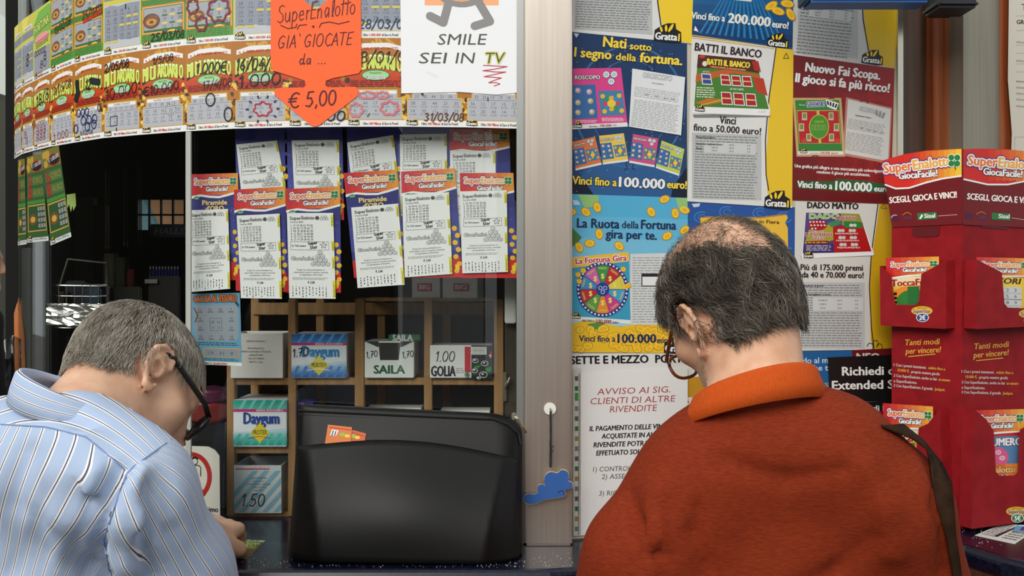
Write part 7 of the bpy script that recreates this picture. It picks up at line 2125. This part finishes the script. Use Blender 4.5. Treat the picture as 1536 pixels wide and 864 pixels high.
def stripes(name, base, nscale=1.0):
    m, nt, b = node_mat(name, .75, 0, .2)
    at_ = nt.nodes.new('ShaderNodeAttribute'); at_.attribute_name = 'stripe'
    fr = nt.nodes.new('ShaderNodeMath'); fr.operation = 'FRACT'
    cr = nt.nodes.new('ShaderNodeValToRGB'); cr.color_ramp.interpolation = 'CONSTANT'
    els = [(0, base), (.36, (236, 238, 242)), (.445, (92, 82, 92)), (.515, (236, 238, 242)), (.61, base)]
    while len(cr.color_ramp.elements) < len(els): cr.color_ramp.elements.new(.5)
    for e, (p, c) in zip(cr.color_ramp.elements, els): e.position = p; e.color = tuple(lin(v) for v in c) + (1,)
    nz = nt.nodes.new('ShaderNodeTexNoise'); nz.inputs['Scale'].default_value = 900; nz.inputs['Detail'].default_value = 2
    mx = nt.nodes.new('ShaderNodeMixRGB'); mx.blend_type = 'MULTIPLY'; mx.inputs[0].default_value = .18
    nt.links.new(at_.outputs['Fac'], fr.inputs[0]); nt.links.new(fr.outputs[0], cr.inputs[0])
    nt.links.new(cr.outputs[0], mx.inputs[1]); nt.links.new(nz.outputs[0], mx.inputs[2]); nt.links.new(mx.outputs[0], b.inputs['Base Color'])
    return m
STRIPE = stripes('blue_striped_cotton', (180, 198, 226))
# seam lines and stripe runs are laid out on the shirt in its own plane (x across the back, z up it), in units of 1 mm
def sxz(P): return to_px(P)
px, py = sxz(V)
cpx, cpy = sxz(V[Q].mean(1))
def yoke_line(x): return np.interp(x, [-200, 0, 70, 130, 190, 260], [650, 636, 640, 655, 706, 760])
def arm_line(y): return np.interp(y, [640, 660, 706, 760, 810, 864, 1000], [262, 256, 192, 172, 156, 166, 190])
reg_s = cpx > arm_line(cpy)
reg_y = (~reg_s) & (cpy < yoke_line(cpx))
reg_b = ~(reg_s | reg_y)
th_b = np.arctan2((V[:, 0] - back1[0]) / .185, -(V[:, 1] - back1[1]) / .12) * .185 * 1280
u_b = (th_b + 55 + .28 * (py - 640)) / 15.8
u_y = (py - (598 + .0030 * (px - 60) ** 2)) / 21.5
def round_arm(a, b, R_):
    """run of a stripe round a sleeve, in the same units"""
    ax_ = (b - a) / np.linalg.norm(b - a); e1 = np.cross(ax_, [0, 1.0, 0]); e1 /= np.linalg.norm(e1); e2 = np.cross(ax_, e1)
    Q_ = V - a; return np.arctan2(Q_ @ e1, Q_ @ e2) * R_ * 1280
u_s = round_arm(shR, elR, .066) / 17.5
u_l = round_arm(shL, elL, .068) / 23.6
reg_l = reg_b & (V[Q].mean(1)[:, 0] < shL[0] + .055); reg_b = reg_b & ~reg_l
shirt = fast_mesh('shirt', V, Q[reg_b], STRIPE, None, man1, None, {'stripe': u_b})
shirt['label'] = 'blue shirt with white and brown stripes'
WL[shirt.name] = WL[man1.name] + Vector(shirt.location)
for nm, rg, uu in (('yoke', reg_y, u_y), ('sleeve', reg_s, u_s), ('sleeve', reg_l, u_l)):
    fast_mesh(nm, V, Q[rg], STRIPE, None, shirt, None, {'stripe': uu})
a_ = math.radians(36)
collar_band('collar', shirt, V3(118, 590, 1.27), (math.cos(a_), -math.sin(a_), 0), (-math.sin(a_), -math.cos(a_), 0), .066, .064, .022, -.020, .036, .008, STRIPE, attr=True)
# seams
g = G(); SEAM = mat((128, 150, 190), .8)
pts = [surf(fs, x, yoke_line(x)) for x in range(-40, 192, 12)]; g.tube([p for p in pts if p], .0010, SEAM, 5)
pts = [surf(fs, float(arm_line(y)), y) for y in range(664, 860, 12)]; g.tube([p for p in pts if p], .0012, SEAM, 5)
g.build('seam', shirt)
lower_body(man1, (hip1[0], 1.31, .84), (.35, .937), (60, 62, 70))

# ------------------------------------------------------------------ man in the orange shirt, seen from behind
C2 = V3(1094, 461, 1.37); R2 = head_axes(-32, 31, -12)
nape2 = V3(1144, 635, 1.27)
sL, sR = V3(962, 836, 1.24), V3(1335, 762, 1.21)
eL, eR = V3(886, 1000, 1.32), V3(1424, 990, 1.28)
wL_, wR_ = V3(1000, 806, 1.55), V3(1300, 806, 1.54)
f2 = Field(axis(-.02, .72, .011, [(.19, .41, .0036)]), axis(1.0, 1.78, .011, [(1.22, 1.50, .0036)]), axis(.72, 1.62, .011, [(1.33, 1.60, .0036)]))
W2 = build_head(f2, C2, R2, nape2, 1.15, .985, .056, -.006)
f2.ell(V3(1150, 830, 1.275), (.165, .095, .20), None, .05); f2.ell(V3(1150, 1080, 1.27), (.15, .095, .2), None, .05)
for s_, e_, w_, sg in ((sL, eL, wL_, -1), (sR, eR, wR_, 1)):
    f2.cone(nape2 - np.array([0, 0, .03]), s_ - np.array([0, 0, .015]), .036, .036, .03); f2.chain([s_ - np.array([0, 0, .015]), e_], [.040, .036], .03); f2.chain([e_, w_], [.040, .026], .02)
build_hand(f2, wL_, (.35, .9, -.02), (.1, .1, -1), .5, .95, .3, 1); build_hand(f2, wR_, (-.35, .9, -.02), (-.1, .1, -1), .6, .95, .3, -1)
V, Q = f2.mesh(); V = relax(V, Q, 1, .4)
cen = local(V[Q].mean(1), C2, R2)
def hair2(p):
    """a wreath of hair: thick at the sides and back, bare on top"""
    x, y, z = p[:, 0], p[:, 1], p[:, 2]
    front = sm(y, .088, .062)
    low = sm(z, -.076 + 1.0 * np.maximum(y + .05, 0), -.056 + 1.0 * np.maximum(y + .05, 0))
    top = 1 - sm(z + .06 * np.maximum(y + .07, 0) - .72 * np.abs(x - .004) - 1.0 * np.maximum(0, -x - .034), -.008, .040)
    nearear = np.exp(-((y + .006) / .030) ** 2 - ((z + .006) / .034) ** 2) * (np.abs(x) > .05) * 1.3
    return np.clip(front * low * top * (1 - 1.2 * nearear), 0, 1)
SCALP2 = noise_mat('scalp_dark', (92, 76, 64), (120, 98, 82), nscale=60, rough=.6)
m2 = (hair2(cen) > .6) & (np.linalg.norm(cen, axis=1) < .16)
man2 = fast_mesh('person', V, Q, [SKIN2, SCALP2], m2.astype(int))
tag(man2, 'balding person in an orange polo shirt seen from behind, reading the posters', 'person')
WL[man2.name] = Vector(man2.location)
near = lambda c: (np.linalg.norm(local(c, C2, R2), axis=1) < .16)
P0 = surface_points(V, Q, lambda c: hair2(local(c, C2, R2)) * near(c), 12000)
def comb2(P):
    p = local(P, C2, R2)
    d = np.stack([.35 * np.sign(p[:, 0]) * (p[:, 2] > .03) + .75 * np.sin(p[:, 2] * 120 + 3 * np.sin(p[:, 0] * 70)), -.35 + .6 * np.cos(p[:, 0] * 120 + 2 * np.sin(p[:, 2] * 60)), np.full(len(p), -1.0)], 1)
    return d @ R2
pz = local(P0, C2, R2)[:, 2]
L = RNG.uniform(.016, .038, len(P0)) * np.where(pz < -.05, .55, 1)
hr = strand_mesh('hair', P0, W2, f2, comb2, L, 6, .0004, RNG.uniform(.002, .010, len(P0)), .14, man2, DARK_HAIR, wave=.5, wl=.03, up=.7)
def thin2(c):
    p = local(c, C2, R2); return (p[:, 2] > .045) * (1 - hair2(p)) * (p[:, 1] < .07) * near(c) * (1.15 - sm(p[:, 2], .09, .125))
P0 = surface_points(V, Q, thin2, 1500)
def comb2t(P):
    p = local(P, C2, R2); return np.stack([.9 * np.sign(p[:, 0] + .01), -.5 + 0 * p[:, 0], -.3 + 0 * p[:, 0]], 1) @ R2
strand_mesh('thin_hair', P0, W2, f2, comb2t, RNG.uniform(.02, .045, len(P0)), 5, .00024, RNG.uniform(.001, .006, len(P0)), .45, man2, DARK_HAIR, wave=.4, wl=.03, up=.3)
P0 = surface_points(V, Q, lambda c: near(c) * (local(c, C2, R2)[:, 2] < -.045) * (local(c, C2, R2)[:, 2] > -.115) * (local(c, C2, R2)[:, 1] > .02) * (local(c, C2, R2)[:, 1] < .1), 2500)
strand_mesh('stubble', P0, W2, f2, lambda P: np.tile(-R2[2] + .3 * R2[1], (len(P), 1)), np.full(len(P0), .0022), 1, .00013, np.full(len(P0), .0012), .3, man2, DARK_HAIR)
g = G()
for sx in (-1, 1): g.tube([W2(sx * (.016 + .014 * t), .096 - .012 * t * t, .031 + .004 * math.sin(3 * t)) for t in (0, .5, 1, 1.5, 2)], .003, mat((50, 44, 40), .7), 5)
g.build('eyebrows', man2)
AMBER = mat((110, 52, 20), .2)
glasses(man2, W2, .0024, AMBER, .025, .018, -.030, .112, .034, glass_mat('lens_amber', (.92, .9, .84), 1), .077, 0, .0)

ORANGE_KNIT = noise_mat('rust_orange_knit', (116, 38, 16), (132, 48, 20), scale=(1, 1, 5), nscale=120, detail=6, rough=.85, spec=.15, bump=.15)
ORANGE_RIB = noise_mat('orange_rib', (184, 72, 20), (196, 84, 28), scale=(6, 1, 1), nscale=200, rough=.85, spec=.15)
fs2 = Field(axis(-.02, .72, .0066, []), axis(1.0, 1.54, .0066, []), axis(.78, 1.42, .0066, []))
fs2.ell(V3(1150, 830, 1.275), (.190, .115, .215), None, .06)
fs2.ell(V3(1150, 1090, 1.27), (.178, .115, .23), None, .06)
fs2.chain([V3(1140, 674, 1.235), V3(1050, 726, 1.235), sL], [.060, .054, .064], .06)
fs2.chain([V3(1160, 664, 1.235), V3(1256, 680, 1.215), sR], [.060, .054, .064], .06)
fs2.chain([sL, eL - (eL - sL) * .06], [.066, .060], .03); fs2.chain([sR, eR - (eR - sR) * .06], [.066, .058], .03)
creases(fs2, [([(1000, 745), (994, 800), (990, 870)], .004), ([(985, 740), (978, 800), (972, 870)], -.006), ([(940, 740), (960, 790), (984, 830)], .003), ([(1398, 700), (1408, 760), (1416, 864)], .005),
              ([(1080, 690), (1180, 720), (1280, 700)], .002), ([(1330, 800), (1250, 860), (1200, 880)], .003), ([(1060, 860), (1040, 800), (1050, 760)], .002), ([(1300, 700), (1330, 760), (1340, 830)], -.004)])
X, Y, Z = fs2.pts((slice(None),) * 3)
fs2.F += (.0014 * np.sin(27 * X + 13 * Z) * np.sin(19 * Z - 15 * X + 9 * Y)).astype(np.float32)
V, Q = fs2.mesh(); V = relax(V, Q, 2, .5)
cpx, cpy = to_px(V[Q].mean(1))
al = np.interp(cpy, [690, 740, 800, 864, 1000], [905, 985, 994, 996, 1000]); ar = np.interp(cpy, [640, 690, 740, 800, 864, 1000], [1390, 1400, 1408, 1414, 1420, 1426])
sl_ = (cpx < al); sr_ = (cpx > ar)
polo = fast_mesh('polo_shirt', V, Q[~(sl_ | sr_)], ORANGE_KNIT, None, man2); polo['label'] = 'rust orange knit polo shirt'
WL[polo.name] = WL[man2.name] + Vector(polo.location)
fast_mesh('sleeve', V, Q[sl_], ORANGE_KNIT, None, polo); fast_mesh('sleeve', V, Q[sr_], ORANGE_KNIT, None, polo)
a_ = math.radians(-20)
cb = collar_band('collar', polo, V3(1131, 579, 1.245), (math.cos(a_), -math.sin(a_), 0), (-math.sin(a_), -math.cos(a_), 0), .068, .066, .030, .005, .036, .010, ORANGE_RIB); cb['label'] = 'bright orange ribbed collar'
lower_body(man2, (.31, 1.29, .84), (-.2, .98), (52, 50, 56))

# shoulder bag of the man in orange: strap over the shoulder, bag under the arm
BROWN_L = noise_mat('brown_leather', (40, 26, 17), (54, 36, 24), nscale=60, rough=.85, spec=.08, bump=.05)
sb = empty('shoulder_bag', V3(1440, 1180, 1.20)); tag(sb, 'dark brown shoulder bag strap over the right shoulder of the orange shirt', 'bag')
path = []
for x, y, w_ in ((1330, 640, 16), (1360, 648, 17), (1386, 668, 18), (1402, 694, 17), (1410, 724, 15), (1416, 760, 12), (1423, 800, 8), (1431, 850, 8), (1437, 920, 8), (1442, 1000, 8)):
    p = surf(fs2, x, y, .0035); 
    if p is None: p = Vector(V3(x, y, 1.19))
    path.append((p, w_ * 1.18 / FPX * 1.0))
first = path[0][0]
path = [(first + Vector((-.004, .10, -.06)), path[0][1]), (first + Vector((-.002, .05, -.006)), path[0][1])] + path + [(Vector(V3(1500, 1095, 1.19)), .007)]
V, F = [], []
for i, (p, w_) in enumerate(path):
    a, b = path[max(i - 1, 0)][0], path[min(i + 1, len(path) - 1)][0]
    t = (b - a).normalized(); n_ = fs2.grad(np.array([p]))[0]; n_ = Vector(n_); s2 = t.cross(n_).normalized(); n_ = s2.cross(t)
    for u, v in ((-1, 0), (-1, .0028), (1, .0028), (1, 0)): V.append(p + s2 * u * w_ + n_ * v)
for i in range(len(path) - 1):
    for k in range(4): F.append((i * 4 + k, i * 4 + (k + 1) % 4, i * 4 + 4 + (k + 1) % 4, i * 4 + 4 + k))
mk('strap', V, F, BROWN_L, None, sb, True)
g = G(); c = Vector(V3(1452, 1240, 1.20)); g.box(c + Vector((.035, -.13, -.14)), c + Vector((.11, .13, .12)), BROWN_L, .018); g.build('bag_body', sb)

# ------------------------------------------------------------------ passer-by whose nose shows past the left end
C3 = V3(-40, 393, 3.78); R3 = head_axes(78, 4, 0)
f3 = Field(axis(C3[0] - .34, C3[0] + .34, .012, [(C3[0] - .14, C3[0] + .15, .006)]), axis(C3[1] - .34, C3[1] + .34, .012, [(C3[1] - .14, C3[1] + .14, .006)]), axis(.75, C3[2] + .18, .012, [(C3[2] - .16, C3[2] + .16, .006)]))
n3 = C3 + np.array([-.05, 0, -.17])
W3 = build_head(f3, C3, R3, n3)
f3.ell(n3 + np.array([-.03, 0, -.26]), (.11, .17, .24), None, .05)
for sy in (-1, 1):
    a = n3 + np.array([0, sy * .18, -.06]); b = a + np.array([.02, sy * .03, -.28]); c = b + np.array([.10, 0, -.20])
    f3.cone(n3, a, .05, .045, .05); f3.chain([a, b, c], [.048, .038, .026], .02); build_hand(f3, c, (.3, 0, -1), (.3, -sy, 0), .4, .95, .2, sy)
V, Q = f3.mesh(); man3 = fast_mesh('person', relax(V, Q, 1), Q, SKIN1)
tag(man3, 'passer-by with dark hair and dark jacket at the left edge, only the nose showing', 'person'); WL[man3.name] = Vector(man3.location)
g3 = Field(axis(C3[0] - .2, C3[0] + .2, .008, []), axis(C3[1] - .2, C3[1] + .2, .008, []), axis(C3[2] - .2, C3[2] + .2, .008, []))
g3.ell(np.array(C3) - R3[1] * .018 + R3[2] * .04, (.082, .100, .088), R3, .01); g3.ell(np.array(C3) + R3[1] * .09 - R3[2] * .05, (.10, .085, .082), R3, .01, 's')
V, Q = g3.mesh(); fast_mesh('hair', relax(V, Q, 1), Q, noise_mat('black_hair', (18, 16, 16), (34, 30, 28), scale=(1, 1, .2), nscale=90, rough=.5), None, man3)
j3 = Field(axis(C3[0] - .4, C3[0] + .36, .014, []), axis(C3[1] - .4, C3[1] + .4, .014, []), axis(.70, C3[2] - .1, .014, []))
j3.ell(n3 + np.array([-.03, 0, -.28]), (.13, .19, .27), None, .05)
for sy in (-1, 1):
    a = n3 + np.array([0, sy * .18, -.06]); b = a + np.array([.02, sy * .03, -.28]); c = b + np.array([.08, 0, -.17])
    j3.cone(n3 - np.array([0, 0, .05]), a, .06, .06, .05); j3.chain([a, b, c], [.062, .052, .042], .03)
V, Q = j3.mesh(); fast_mesh('jacket', relax(V, Q, 1), Q, mat((30, 30, 34), .8), None, man3)
lower_body(man3, (n3[0] - .03, n3[1], .86), (1, 0), (40, 40, 46))
